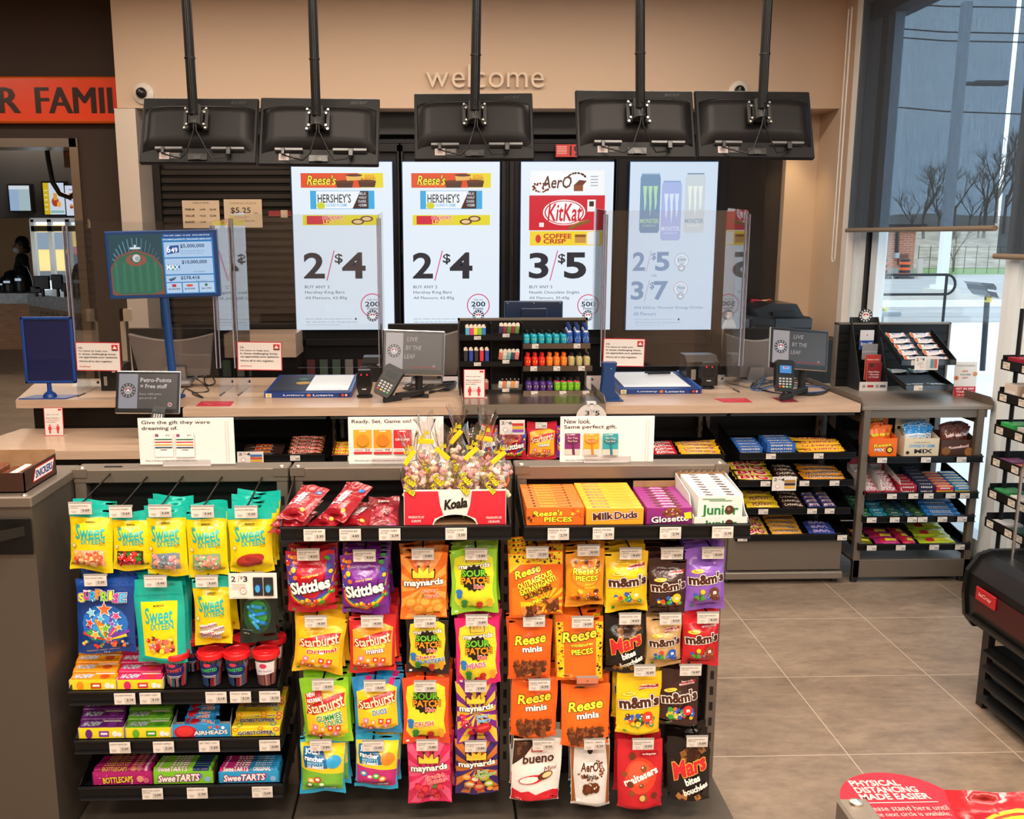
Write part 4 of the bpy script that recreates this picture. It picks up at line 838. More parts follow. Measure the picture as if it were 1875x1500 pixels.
GL = (PY(140, 852, GY).x-.005, PY(529, 852, GY).x); GM = (PY(533, 852, GY).x, PY(938, 852, GY).x); GR = (PY(942, 852, GY).x, PY(1331, 852, GY).x)
gondola(*GL, 'left bay of the front candy shelving with teal and yellow bags'); gondola(*GM, 'middle bay of the front candy shelving, red packets on its shelf'); gondola(*GR, 'right bay of the front candy shelving with orange and brown bags')
P2 = lambda x, y: PY(x, y, 2.33)
zM = P2(700, 962).z
def tg(lst, Y=2.33): return [(PY(x, 970, Y).x, p, n) for x, p, n in lst]
def fshelf(x0, x1, yt, lst, label, depth=.27):
    a_, b_ = P2(x0, yt).x, P2(x1, yt).x; z = P2((x0+x1)/2, yt).z; lipshelf('tray_shelf', a_, b_, 2.33, depth, z, .038, None, tg(lst), label); return z, a_, b_
FS = {}
FS['M'] = fshelf(514, 935, 962, [(577, '3.39', "TWIZZLER|227G"), (642, '4.89', "TWIZZLER|454G"), (714, '3.39', "TWIZ NIBS|CHRY 200G"), (835, '3.59', "KOALA SOUR|GMY 200G")], 'black tray shelf of the middle bay carrying red packets and the big red box')
FS['R'] = fshelf(960, 1373, 960, [(1021, '2.79', "REESE PCS|109G"), (1103, '2.79', "MILK DUDS|141G"), (1225, '2.79', "GLOSETTE|BX 105G"), (1320, '2.79', "JUNIOR MINTS|KS 113G")], 'black tray shelf of the right bay carrying rows of candy boxes')
FS['L1'] = fshelf(127, 509, 1261, [(210, '3.19', "HI CHEW MANGO"), (258, '3.19', "HI CHEW STRW"), (382, '3.19', "TWIST 200G"), (428, '3.19', "TWIST 200G"), (483, '3.19', "SUCKERS 160G")], 'upper black tray shelf of the left bay with the red lidded cups')
FS['L2'] = fshelf(138, 515, 1350, [(194, '2.29', "CHEWY GRAPE 50G"), (277, '2.29', "CHEWY APPLE"), (364, '1.59', "BIT FAT 17G"), (479, '2.09', "GOBSTOPPER")], 'middle black tray shelf of the left bay with the blue candy tray')
FS['L3'] = fshelf(146, 519, 1435, [(250, '2.09', "BOTTLE CAPS|50G"), (336, '1.79', "CHEWY SWT 47G"), (461, '2.09', "SWT TARTS|51G")], 'lowest black tray shelf of the left bay with magenta roll boxes')
# side return at the left, brown panel
t = thing('side_cabinet', (-1.03, 2.31, 0), 'taupe metal cabinet at the left edge, carrying the brown carton', 'cabinet')
MB().box((-.9, 0, 0), (0, .32, GT-.004), '#5f574f', 'satin').build('body', t); MB().box((-.9, -.006, GT-.03), (.003, .33, GT), TG, 'satin', .004).build('top_trim', t)
MB().lathe([(.009, 0), (.008, .003), (0, .005)], (-.02, .01, GT), '#d8d2c8', 'metal', 12).build('rivet', t)
m = MB(); a, b = PY(-60, 1010, 2.3), PY(55, 950, 2.3)
t = thing('bracket_arm', (b.x, 2.305, b.z), 'black shelf end bracket sticking out from the left cabinet', 'bracket'); MB().box((-.25, -.003, -.095), (0, 0, 0), '#161515', 'satin', .01).build('plate', t)
MB().box((-.006, -.45, -.03), (-.001, 0, -.005), '#26241f', 'satin', M=Matrix.Rotation(R(-42), 4, 'Z') @ Matrix.Translation((-.01, 0, -.015))).build('arm', t)
# ================================================================ candy bags
def sst(a): a = max(0, min(1, a)); return a*a*(3-2*a)
def bagmesh(w, h, th, kind, base, art, seed=0, crimp=True, back=None):
    mb = MB(); rnd = random.Random(seed); ph = [rnd.uniform(0, 6.28) for _ in range(6)]
    def f(u, v, d):
        s = (v+1)/2
        if kind == 'pouch': prof = sst((.93-s)/.55)*.85+.25*sst((.5-s)/.5); prof *= sst(s/.05)*.75+.25
        elif kind == 'flat': prof = sst(s/.3)*sst((1-s)/.3)
        else: prof = sst((s-.02)/.2)*sst((.88-s)/.28)
        e = max(0, 1-u*u); b = th*prof*(e**.75)
        wv = .0022*(sin(3.1*u+ph[0]+2*v)+.7*sin(5.3*v+ph[1]+1.7*u)+.6*sin(7.7*u-4*v+ph[2]))*(.35+.65*(1-prof))
        pin = 1-.05*prof-(.03*sst((s-.5)*2) if kind == 'pouch' else 0); ed = .008*sin(4*v+ph[3])*abs(u)
        return Vector((u*w/2*(pin+ed), -b-wv-d, v*h/2 + (.004*sin(2.5*u+ph[4]) if s < .1 or s > .95 else 0)))
    nx, ny = 16, 22
    P = [(-1+2*i/nx, -1+2*j/ny) for j in range(ny+1) for i in range(nx+1)]
    s = Surf(mb, f, w/2, h/2, 'foil', .011, .00035, True)
    F = [(j*(nx+1)+i, j*(nx+1)+i+1, (j+1)*(nx+1)+i+1, (j+1)*(nx+1)+i) for j in range(ny) for i in range(nx)]
    vs_ = 0
    if isinstance(base, tuple):
        base, b2, vs_ = base; F1 = [t for t in F if P[t[0]][1]+.04 < vs_]; F2 = [t for t in F if P[t[0]][1]+.04 >= vs_]; N_ = [s.normal(u, v) for u, v in P]
        mb.add([f(u, v, 0) for u, v in P], F1, base, 'foil', True, N_); mb.add([f(u, v, 0) for u, v in P], F2, b2, 'foil', True, N_)
    else: mb.add([f(u, v, 0) for u, v in P], F, base, 'foil', True, [s.normal(u, v) for u, v in P])
    bk = lambda u, v: Vector((f(u, v, 0).x, f(u, v, 0).y+.0016+1.3*th*max(0, 1-u*u)*sst((v+1)*3)*sst((.8-v)*2), f(u, v, 0).z))
    bk2 = lambda u, v: (f(u, v, 0) if abs(u) > .999 or abs(v) > .999 else bk(u, v))
    mb.add([bk2(u, v) for u, v in P], [t[::-1] for t in F], back or (b2 if vs_ else base), 'foil', True)
    if crimp:
        pts = []
        n = 22
        for y0, y1 in ((-1.0, -.985),): 
            for k in range(n): u0 = -1+2*k/n; mb.add([f(u0, -1, 0), f(u0+1/n, -1, 0)+Vector((0, 0, -.0022)), f(u0+2/n, -1, 0)], [(0, 1, 2)], base, 'foil')
    art(s); return mb
def scatter(s, cols, x0, x1, y0, y1, n, r, seed=1, hl=True, sq=1):
    rn = random.Random(seed)
    for k in range(n):
        x, y, rr = rn.uniform(x0, x1), rn.uniform(y0, y1), r*rn.uniform(.75, 1.25); c = rn.choice(cols)
        s.ell(x, y, rr, c, rr*sq*s.sx/s.sy, n=9, rot=rn.uniform(0, 3), keep=(k % 3 != 2))
    s.k += 1
    if hl:
        rn = random.Random(seed)
        for k in range(n):
            x, y, rr = rn.uniform(x0, x1), rn.uniform(y0, y1), r*rn.uniform(.75, 1.25); rn.choice(cols); rn.uniform(0, 3)
            if k % 3 == 2: s.ell(x-rr*.3, y+rr*.25, rr*.28, '#f4efe8', n=6, keep=True)
        s.k += 1
def chunks(s, cols, x0, x1, y0, y1, n, r, seed=1):
    rn = random.Random(seed); a = s.sx/s.sy
    for k in range(n):
        x, y, rr, an = rn.uniform(x0, x1), rn.uniform(y0, y1), r*rn.uniform(.7, 1.3), rn.uniform(0, 3)
        c1, c2 = rn.choice(cols), rn.choice(cols)
        s.poly([(x+rr*cos(an+i*pi/2)*(1 if i % 2 else .8), y+a*rr*sin(an+i*pi/2)*(1 if i % 2 else .8)) for i in range(4)], c1, True)
        if k % 2: s.k += .5; s.poly([(x, y), (x+rr*.8*cos(an), y+a*rr*.8*sin(an)), (x+rr*.6*cos(an+1.2), y+a*rr*.6*sin(an+1.2))], c2, True)
    s.k += 1
def rays(s, x, y, n, c, R_=2.2, y0=-1, y1=1):
    a = s.sx/s.sy
    for k in range(n):
        an = 2*pi*k/n; pts = [(x, y)]
        for q_ in (an, an+pi/n): pts.append((x+R_*cos(q_), y+a*R_*sin(q_)))
        cl = clip(pts, -.98, .98, y0, y1)
        if len(cl) > 2: s.poly(cl, c, True)
    s.k += 1
def clip(pts, x0, x1, y0, y1):
    for ax, t, sg in ((0, x0, 1), (0, x1, -1), (1, y0, 1), (1, y1, -1)):
        out = []
        for i in range(len(pts)):
            a, b = pts[i-1], pts[i]; da, db = (a[ax]-t)*sg, (b[ax]-t)*sg
            if da*db < 0: k = da/(da-db); out.append((a[0]+(b[0]-a[0])*k, a[1]+(b[1]-a[1])*k))
            if db >= 0: out.append(b)
        pts = out
        if not pts: return pts
    return pts
def crown(s, x, y, r, c='#f6cf3c'):
    a = s.sx/s.sy; P = [(x-r, y), (x-r*1.05, y+a*r*.75), (x-r*.5, y+a*r*.42), (x-r*.45, y+a*r*1.05), (x, y+a*r*.55), (x+r*.45, y+a*r*1.05), (x+r*.5, y+a*r*.42), (x+r*1.05, y+a*r*.75), (x+r, y)]
    s.poly([(x+(p[0]-x)*1.1, y+(p[1]-y)*1.1-.01) for p in P], '#1c1410').poly(P, c)
    for p in (P[1], P[3], P[5], P[7]): s.ell(p[0], p[1], r*.11, '#1c1410', n=8, keep=True)
    s.k += 1
def sweet(fill, stripes=False, win=True, top=True):
    def a(s):
        if top:
            s.zig(-.99, .99, .69, .76, 26, .018, '#19b3a6')
        s.txt('MONDOUX', .02, .55, .045, '#22201a', w=.42, bold=.05).txt('CANDY COMPANY', .02, .505, .018, '#5a5018', w=.4)
        s.txt('Sweet', .02, .27, .42, '#1fb0ac', w=1.35, bold=.035, shear=.0, rot=.05).txt('IXTEEN', .17, .0, .17, '#1fb0ac', w=1.05, bold=.035, rot=.05)
        for k in range(3): s.rect(-.72, .47-k*.035, -.5, .48-k*.035, '#6a5c14').rect(.5, -.06-k*.035, .74, -.05-k*.035, '#6a5c14')
        s.ell(-.72, -.16, .1, '#77702a', .07).ell(-.72, -.16, .085, '#e8dfb0', .06)
        if win: s.poly([(-.72, -.78), (-.68, -.3), (.45, -.26), (.72, -.3), (.7, -.78)], fill[0])
        if stripes:
            for k, (x, y, r_) in enumerate(((-.35, -.45, .3), (.1, -.38, .26), (.45, -.5, .28), (-.1, -.62, .3), (.3, -.68, .26), (-.45, -.65, .2))):
                for i, c in enumerate(('#f2efe8', '#c8406a', '#3a6ab0', '#e8d040', '#7a4a9a', '#f2efe8')): s.poly([(x-r_, y+.1-i*.03), (x+r_*.8, y+.14-i*.03), (x+r_, y+.08-i*.03), (x-r_*.8, y+.04-i*.03)], c, True)
                s.k += 1
        elif len(fill) > 3 and fill[-1] == 'rope':
            for k, (x, y, r_, ry) in enumerate(((0, -.55, .68, .2), (.1, -.55, .5, .13), (-.1, -.5, .55, .16), (.15, -.52, .36, .09))): s.ell(x, y, r_, fill[1+k % 2], ry, rot=(-1)**k*.25)
        else: scatter(s, fill[1:], -.62, .62, -.74, -.34, 44, .12, hash(fill[1]) % 97 if 0 else len(fill)*7+int(fill[1][1:3], 16), sq=.8)
    return a
def surprise(s):
    s.rect(-.98, .8, .98, .98, '#14479a').ell(0, -.2, .8, '#1f6fc8', .55).ell(0, -.2, .5, '#3b9be8', .35)
    rn = random.Random(4); a = s.sx/s.sy
    for k in range(30):
        an = rn.uniform(.1, pi-.1); L = rn.uniform(.4, .95); x, y = .02, -.62; c = rn.choice(['#e83a2a', '#f28a1c', '#f6d22a', '#2aa84a', '#23a0d8', '#d8368a', '#7a3ab0'])
        x1, y1 = x+L*cos(an)*.95, y+L*sin(an)*1.1*a*.95; dx, dy = -sin(an)*.055, cos(an)*.055*a
        s.poly([(x+dx*.3, y+dy*.3), (x-dx*.3, y-dy*.3), (x1-dx, y1-dy), (x1+dx, y1+dy)], c, k % 4 != 3)
    for k, (x, y, r_, c) in enumerate(((.02, .22, .24, '#f0703a'), (-.45, .12, .15, '#7fd8f0'), (.42, .05, .16, '#f04a8a'), (-.5, -.15, .15, '#e8402a'), (.05, -.28, .16, '#6ab82a'), (.5, -.25, .13, '#f2a03a'), (-.3, -.45, .15, '#f0b03a'), (-.1, -.02, .12, '#3ac0e8'), (.3, -.15, .1, '#8a4ac8'), (.15, -.55, .12, '#e8662a'))):
        s.star(x, y, r_*1.25, '#fff', rot=pi/2+k*.3).star(x, y, r_, c, rot=pi/2+k*.3)
    scatter(s, ['#e83a2a', '#f6d22a', '#2aa84a', '#7a3ab0', '#23a0d8', '#e8843a'], -.8, .8, -.78, -.62, 22, .06, 9)
    for k, (c_, ch_) in enumerate(zip(('#f2dc3a', '#d8329a', '#2aa8e0', '#f0882a', '#8ad038', '#f2dc3a', '#d84a9a', '#58b8e8'), 'SURPRISE')):
        x = -.74+k*.208; y = .56+.07*(1-((k-3.5)/3.5)**2)+(.02 if k % 2 else -.02)
        s.txt(ch_, x, y, .2, c_, w=.19 if ch_ != 'I' else .07, bold=.05, ol=.05, oc='#1c1c50', ol2=.085, oc2='#e8e4f0')
    s.txt('75 g', .1, -.9, .045, '#cfd8f0', w=.2).txt('BONBONS • CANDY • SURPRISES', 0, -.82, .03, '#e0b84a', w=1.1)
    s.txt('Regal', -.5, .74, .05, '#fff', w=.22, bold=.06, ol=.1, oc='#c82a2a')
def sweetpouch(s):
    s.rect(-.95, .62, .95, .66, '#0f9c92')
    s.poly([(-.72, .5), (.74, .5), (.68, -.82), (-.66, -.82)], '#efd613')
    s.txt('MONDOUX', 0, .4, .045, '#22201a', w=.4, bold=.05).txt('Sweet', .0, .18, .36, '#1fb0ac', w=1.1, bold=.035, rot=.04).txt('IXTEEN', .13, -.07, .15, '#1fb0ac', w=.9, bold=.035, rot=.04)
    scatter(s, ['#2f7fc8', '#c8302a', '#e8a03a', '#58b04a', '#e86a5a', '#f2d23a', '#8a2a1c'], -.5, .55, -.66, -.36, 44, .1, 3); s.txt('ASST', 0, -.76, .02, '#4a4210', w=.2)
def livewires(s):
    s.ell(0, -.15, .8, '#1c4a2a', .6).ell(.05, -.1, .55, '#2f8a3a', .4)
    s.txt('LIVEWIRES', 0, .52, .2, '#3a9ad8', w=1.6, bold=.04, ol=.04, oc='#0a1820').txt('Sweet Flickers', 0, .34, .06, '#c8d8c8', w=.9)
    a = s.sx/s.sy
    for k, (x, y, L, an) in enumerate(((-.3, .0, .5, -.9), (.1, .1, .6, -.2), (.2, -.1, .7, .1), (-.1, -.25, .6, -.7), (.3, -.35, .5, -.4), (0, -.45, .55, -1.0))):
        dx, dy = cos(an), sin(an)*a; nx_, ny_ = -sin(an)*.09, cos(an)*.09*a
        s.poly([(x-dx*L/2+nx_, y-dy*L/2+ny_), (x-dx*L/2-nx_, y-dy*L/2-ny_), (x+dx*L/2-nx_, y+dy*L/2-ny_), (x+dx*L/2+nx_, y+dy*L/2+ny_)], ['#1c78c8', '#2f98e0'][k % 2]).ell(x+dx*L/2, y+dy*L/2, .09, '#0f4a8a', n=10).ell(x-dx*L/2, y-dy*L/2, .09, '#4ab0f0', n=10)
    s.txt('100 g', -.6, -.7, .06, '#e0e0e0', w=.3).txt('Blue Raspberry', -.5, -.58, .04, '#a8c8e8', w=.6)
def skittles(c1, tx, sub):
    def a(s):
        for k, c in enumerate(('#e8402a', '#f28a1c', '#f6d22a', '#3aa84a', '#2a78c8', '#5a3a9a')):
            r_ = .92-k*.0; o = k*.045
            s.poly([(-.98, .9-o*0), (-.98+.0, .2), (-.9+o, -.45-o*.0), (-.5+o*.6, -.78+o), (.0, -.86+o), (.5-o*.6, -.7+o), (.9-o, -.35), (.98, .3), (.98, .9), (.93-o, .9), (.9-o*1.2, .2), (.72-o, -.3), (.42-o*.5, -.58+o), (0, -.7+o), (-.45+o*.5, -.62+o), (-.72+o, -.35), (-.88+o*1.2, .2), (-.93+o, .9)], c)
        s.poly([(-.62, .98), (-.55, .1), (-.4, -.35), (-.2, -.48), (.2, -.48), (.42, -.3), (.55, .1), (.6, .98)], c1)
        scatter(s, ['#d83020', '#3a9a3a', '#f0c020', '#7a2a8a', '#e8782a', '#2a5aa8'], -.92, -.58, -.3, .85, 16, .085, 3); scatter(s, ['#d83020', '#3a9a3a', '#f0c020', '#7a2a8a', '#2a5aa8'], .58, .92, -.3, .85, 14, .085, 5); scatter(s, ['#d83020', '#3a9a3a', '#f0c020', '#e8782a', '#7a2a8a'], -.5, .6, -.72, -.5, 16, .085, 6)
        s.txt('Skittles', .0, -.06, .36, '#f6f2ee', w=1.62, bold=.07, ol=.05, oc='#2a1420', rot=.16).txt(sub, .0, .27, .09, '#f0c43a', w=.7, bold=.03, rot=.12)
        s.rect(-.78, -.92, -.64, -.84, '#2f8a3a')
    return a
def maynards(bg, rayc, sub, subc, fruit, fc, hdr=None):
    def a(s):
        if rayc: rays(s, 0, .0, 12, rayc, 2.4, -.97, .97)
        if fruit == 'berry':
            for x, y in ((-.55, -.45), (-.2, -.5), (.2, -.6), (.5, -.45), (-.4, -.7), (.35, -.78)): s.poly([(x-.2, y-.1), (x+.2, y-.1), (x+.12, y+.12), (x-.12, y+.12)], fc[0]).ell(x, y-.02, .15, fc[1])
            s.star(.25, -.42, .16, '#3a7a2a', 6)
        elif fruit == 'peach':
            for x, y in ((-.55, -.5), (.55, -.5), (.1, -.45), (-.2, -.68), (.35, -.72), (.65, -.66)): s.ell(x, y, .28, fc[0], rot=.4, ry=.17).ell(x-.03, y+.02, .2, fc[1], rot=.4, ry=.11)
            s.star(.05, -.25, .16, '#3a8a3a', 4, .3)
        elif fruit == 'lips':
            scatter(s, ['#c81c3a', '#8a1c4a', '#e83a5a'], -.8, -.2, -.5, -.1, 22, .1, 8); s.ell(.3, -.5, .45, '#c0182a', .16, rot=.2).ell(.32, -.47, .3, '#e84a50', .05, rot=.2); s.ell(-.3, -.66, .16, '#d82038').poly([(.1, -.2), (.5, -.26), (.5, -.3), (.1, -.26)], '#38a8e0')
        else:
            for k, (x, y, r_) in enumerate(((-.5, -.35, .2), (-.1, -.42, .22), (.35, -.35, .24), (-.35, -.62, .26), (.1, -.7, .28), (.55, -.6, .22), (.6, -.8, .16))): s.ell(x, y, r_, fc[k % len(fc)], r_*.55).ell(x, y+.01, r_*.7, '#e8e0c8' if k % 2 else '#f0b070', r_*.3)
        crown(s, -.02, .3, .46); s.txt('maynards', .0, .14, .24, '#f7f4ee', w=1.7, bold=.06, ol=.05, oc='#241a18', rot=.06)
        for k, t_ in enumerate(sub.split('|')): s.txt(t_, .28+.1*k, -.1-k*.14, .13, subc, w=len(t_)*.13, bold=.04, ol=.04, oc='#f6efe6', rot=.1)
    return a
def sourpatch(c_in, extra=None, ec='#d8302a', top='maynards'):
    def a(s):
        s.poly([(-.8, .72), (-.5, .8), (0, .74), (.5, .82), (.82, .7), (.88, .2), (.8, -.3), (.86, -.7), (.4, -.85), (-.1, -.78), (-.6, -.86), (-.88, -.6), (-.8, 0), (-.88, .4)], c_in)
        y = .0
        if top: crown(s, 0, .6, .3); s.txt('maynards', .02, .48, .17, '#f5f1e6', w=1.35, bold=.06, ol=.05, oc='#241a18', rot=.05)
        else: y = .2
        s.star(.0, .13+y, .6, '#17140f', 14, .84); s.txt('SOUR', 0, .28+y, .19, '#6cc02f', w=1.05, bold=.06, ol=.045, oc='#10200c').txt('PATCH', .04, .06+y, .19, '#f0901e', w=1.2, bold=.06, ol=.045, oc='#28160a').txt('Kids', .2, -.13+y, .12, '#e03a2a', w=.42, bold=.05, ol=.05, oc='#f6e8d8')
        if extra:
            for k, t_ in enumerate(extra.split('|')): s.txt(t_, -.1+.25*k, -.36-k*.14, .14, ec if k == 0 else '#2f78b8', w=min(1.3, len(t_)*.17), bold=.05, ol=.05, oc='#fff', rot=.08)
        for k, (x, yy, c) in enumerate(((-.68, -.3, '#2a78c0'), (-.45, -.62, '#2f8a3a'), (.2, -.68, '#c8302a'), (.65, -.6, '#e8a02a'), (-.72, .3, c_in))):
            if k < 4: s.ell(x, yy, .15, c, .09).ell(x, yy-.12, .12, c, .09)
        s.rect(-.85, -.92, -.72, -.86, '#e8e8e0')
    return a
def starburst(c0, sub, subc, extra=None, stripes=None):
    def a(s):
        if stripes:
            for k in range(6): p = clip([(-1+k*.5-.6, -1), (-1+k*.5-.35, -1), (-1+k*.5+.35, 1), (-1+k*.5+.1, 1)], -.97, .97, .1, .97); len(p) > 2 and s.poly(p, stripes[k % 2], True)
            s.k += 1
        s.poly([(-.85, .52), (-.2, .66), (.5, .72), (.88, .6), (.86, -.75), (.3, -.86), (-.4, -.82), (-.86, -.7)], c0).ell(0, .1, .6, '#f8e04a', .3)
        s.poly([(-.84, -.02), (-.7, .22), (-.1, .4), (.5, .5), (.84, .5), (.78, .2), (.2, .1), (-.5, -.06)], '#c8202a')
        s.txt('Starburst', .0, .22, .34, '#f7e6c0', w=1.55, bold=.03, rot=.2, fan=.2, ol=.045, oc='#a81420')
        if sub:
            for k, t_ in enumerate(sub.split('|')): s.txt(t_, .12+.18*k, -.14-k*.17, .17, subc, w=len(t_)*.15, bold=.05, ol=.05, oc='#7a1a1a' if subc == '#ffffff' else '#fff', rot=.12)
        for k, (x, y, c) in enumerate(((-.5, -.42, '#e87aa8'), (-.18, -.48, '#f0a83a'), (.15, -.45, '#d8362a'), (.48, -.48, '#d8362a'), (-.6, -.6, '#e8703a'), (.0, -.65, '#f0c83a'), (.35, -.64, '#e87aa8'), (-.3, -.66, '#c83a3a'))):
            if k < 4 or sub: s.poly([(x-.12, y-.08), (x+.1, y-.1), (x+.13, y+.07), (x-.1, y+.09)], c).rect(x-.05, y-.04, x+.05, y+.04, '#f8d8e0')
        if extra: s.poly([(-.8, .58), (-.1, .7), (-.1, .42), (-.75, .3)], '#c8202a').txt('NEW', -.55, .56, .11, '#fff', w=.35, bold=.05, rot=.14).txt('NOUVEAU', -.42, .42, .1, '#fff', w=.6, bold=.05, rot=.14)
        s.rect(-.82, -.84, -.68, -.77, '#2f8a3a')
    return a
def jolly(c2, fruits, sub):
    def a(s):
        s.poly([(-.96, .75), (.96, .75), (.96, -.25), (-.96, -.1)], '#f0d326').poly([(-.96, -.1), (.96, -.25), (.9, -.85), (-.9, -.85)], c2)
        s.poly([(-.85, .62), (-.1, .66), (.2, .3), (.25, .0), (-.8, -.05), (-.88, .3)], '#1c6aa8').txt('JOLLY', -.42, .48, .17, '#fff', w=.7, bold=.06).txt('rancher', -.36, .3, .15, '#fff', w=.85, bold=.06).txt('MISFITS', -.3, .14, .11, '#8fd6f4', w=.75, bold=.05).txt('GUMMIES', -.3, .02, .1, '#fff', w=.75, bold=.05)
        s.ell(.52, .2, .34, '#35a4e0' if sub == 'sours' else '#e88a2a', .22, n=12)
        for x, y, c in fruits: s.ell(x, y, .17, c, .1).ell(x, y+.01, .1, '#f8e8c8', .05)
        s.txt(sub, .35, -.74, .09, '#fff', w=.5, bold=.05)
    return a
def reese(lines, art2=None, dots=None, chunk=True, ly=.34, lw=1.4):
    def a(s):
        if dots:
            dots(s)
        s.txt('Reese' if lines[0] != "S" else "Reese's", .0, ly, .28, '#f4e238', w=lw, bold=.05, ol=.05, oc='#2c1206', rot=.14, shear=.25)
        for k, (t_, c, h_, w_, dy) in enumerate(lines[1]): s.txt(t_, .08, ly-dy, h_, c, w=w_, bold=.06, ol=.05, oc='#2c1206', rot=.08)
        if chunk: chunks(s, ['#5a2c14', '#7a4020', '#4a220e', '#8a4c26'], -.7, .7, -.78, -.4, 46, .17, 3)
        if art2: art2(s)
        s.txt('PEANUT BUTTER CUPS', 0, -.9, .025, '#f8d8b0', w=.9)
    return a
def dotband(x0, x1, y0, y1, n, seed=2, c='#e9c81e'):
    def d(s):
        s.rect(x0, y0, x1, y1, c); rn = random.Random(seed)
        for k in range(n): s.ell(rn.uniform(x0+.03, x1-.03), rn.uniform(y0+.02, y1-.02), rn.uniform(.025, .055), rn.choice(['#2a1a10', '#2a1a10', '#d8602a']), n=7, keep=True)
        s.k += 1
    return d
def mms(sc='#f2efe8', big=False, cols=('#2a5ab8', '#3a9a3a', '#e8c020', '#d8402a', '#4a2a18', '#e8782a'), ribbon=True):
    def a(s):
        if ribbon: s.poly([(-.0, .5), (.85, .62), (.85, .52), (-.0, .4)], '#a81c34').txt('Share • to Go', .42, .57, .05, '#f8e8e8', w=.6, bold=.05, rot=.07).txt('EMPORTER-PARTAGER', .4, .48, .05, '#f8e8e8', w=.8, bold=.05, rot=.07)
        s.ell(-.45, .3, .34, '#caa024', .07, rot=.1).ell(-.45, .3, .31, '#f0d24a', .055, rot=.1).txt('PEANUT', -.45, .3, .04, '#5a2c14', w=.35, bold=.03)
        s.txt("m&m's", .0, .07, .3 if not big else .32, '#4a2318', w=1.75, bold=.085, ol=.055, oc='#f6f1ea', ol2=.075, oc2='#3a1a10', rot=.08)
        scatter(s, list(cols), -.6, .65, -.6 if not big else -.66, -.32, 20 if not big else 34, .11, 4); s.ell(.36, -.36, .26, cols[2] if not big else cols[3], .17, n=16).txt('m', .38, -.37, .09, '#fff', w=.16, bold=.06)
        s.rect(-.75, -.85, -.6, -.77, '#2f8a3a')
    return a
def mars(s):
    chunks(s, ['#3a1c10', '#5a3018', '#28120a', '#8a5a2c'], -.8, .8, .25, .72, 18, .18, 6); chunks(s, ['#3a1c10', '#5a3018', '#a87038'], -.7, .8, -.85, -.6, 9, .16, 8)
    s.txt('Mars', 0, .12, .46, '#c8242c', w=1.55, bold=.06, ol=.04, oc='#e8b04a', rot=.3, shear=.2).txt('bites', .1, -.28, .2, '#f4f0ea', w=.7, bold=.07, rot=.3).txt('bouchées', .25, -.55, .18, '#f4f0ea', w=1.2, bold=.07, rot=.3)
def bueno(s):
    s.poly([(-.98, .95), (-.98, .1), (-.5, .45), (0, .95)], '#3a2018'); chunks(s, ['#5a3420', '#3a1c10', '#6a442c'], -.95, -.5, .4, .85, 12, .16, 2)
    s.poly([(-.98, -.62), (-.6, -.7), (-.3, -.62), (0, -.72), (.35, -.62), (.7, -.56), (.98, -.62), (.98, -.97), (-.98, -.97)], '#c8202c')
    s.txt('kinder', -.0, .62, .1, '#c8202c', w=.5, bold=.06).txt('bueno', .05, .4, .26, '#4a2018', w=1.25, bold=.04, rot=.12, shear=.15).txt('Mini', .55, .12, .14, '#7a2a24', w=.5, rot=.2, shear=.3)
    s.ell(-.2, -.25, .55, '#c8202c', .13, rot=.25).ell(-.3, -.27, .4, '#f0e6e0', .1, rot=.25).ell(.35, -.1, .32, '#5a3018', .12, rot=.35).ell(.42, -.08, .2, '#e8c890', .08, rot=.35); s.txt('179 g', -.7, -.85, .04, '#fff', w=.25)
def aero(s):
    s.poly([(-.98, .8), (-.8, .8), (-.9, 0), (-.78, -.95), (-.98, -.95)], '#9a5a24').poly([(.98, .8), (.8, .8), (.9, 0), (.78, -.95), (.98, -.95)], '#9a5a24')
    s.ell(.0, .62, .14, '#1a1a1c', .09)
    rn = random.Random(3)
    for k in range(70): an = rn.uniform(-2.8, 1.0); s.ell(.6*cos(an)+rn.uniform(-.12, .12), .1+.26*sin(an)+rn.uniform(-.05, .05), rn.uniform(.03, .06), rn.choice(['#6a3418', '#8a4c26']), n=7, keep=True)
    s.k += 1; s.txt('AerO', -.05, .2, .24, '#5a2c18', w=.9, bold=.06, ol=.04, oc='#fff', shear=.1).txt('Minis', -.05, -.05, .13, '#4a2a1c', w=.65, bold=.03)
    scatter(s, ['#6a3418', '#7a4424', '#5a2810'], -.35, .4, -.5, -.3, 12, .16, 6)
def maltesers(s):
    s.ell(.0, -.02, .7, '#e0442c', .5, n=24).ell(-.05, .05, .5, '#e8583a', .36)
    s.txt('maltesers', -.0, -.02, .2, '#f8f4f0', w=1.55, bold=.06, ol=.03, oc='#7a1414', rot=.38); scatter(s, ['#8a4a24', '#6a3418'], -.75, .7, -.62, .6, 7, .14, 4); s.ell(.1, -.62, .2, '#8a4a24', .12).ell(.05, -.62, .13, '#e8b060', .08)
    s.poly([(0, .62), (.8, .66), (.8, .56), (0, .52)], '#a81420').txt('ou Emporter', .4, .59, .06, '#fff', w=.6, bold=.05)
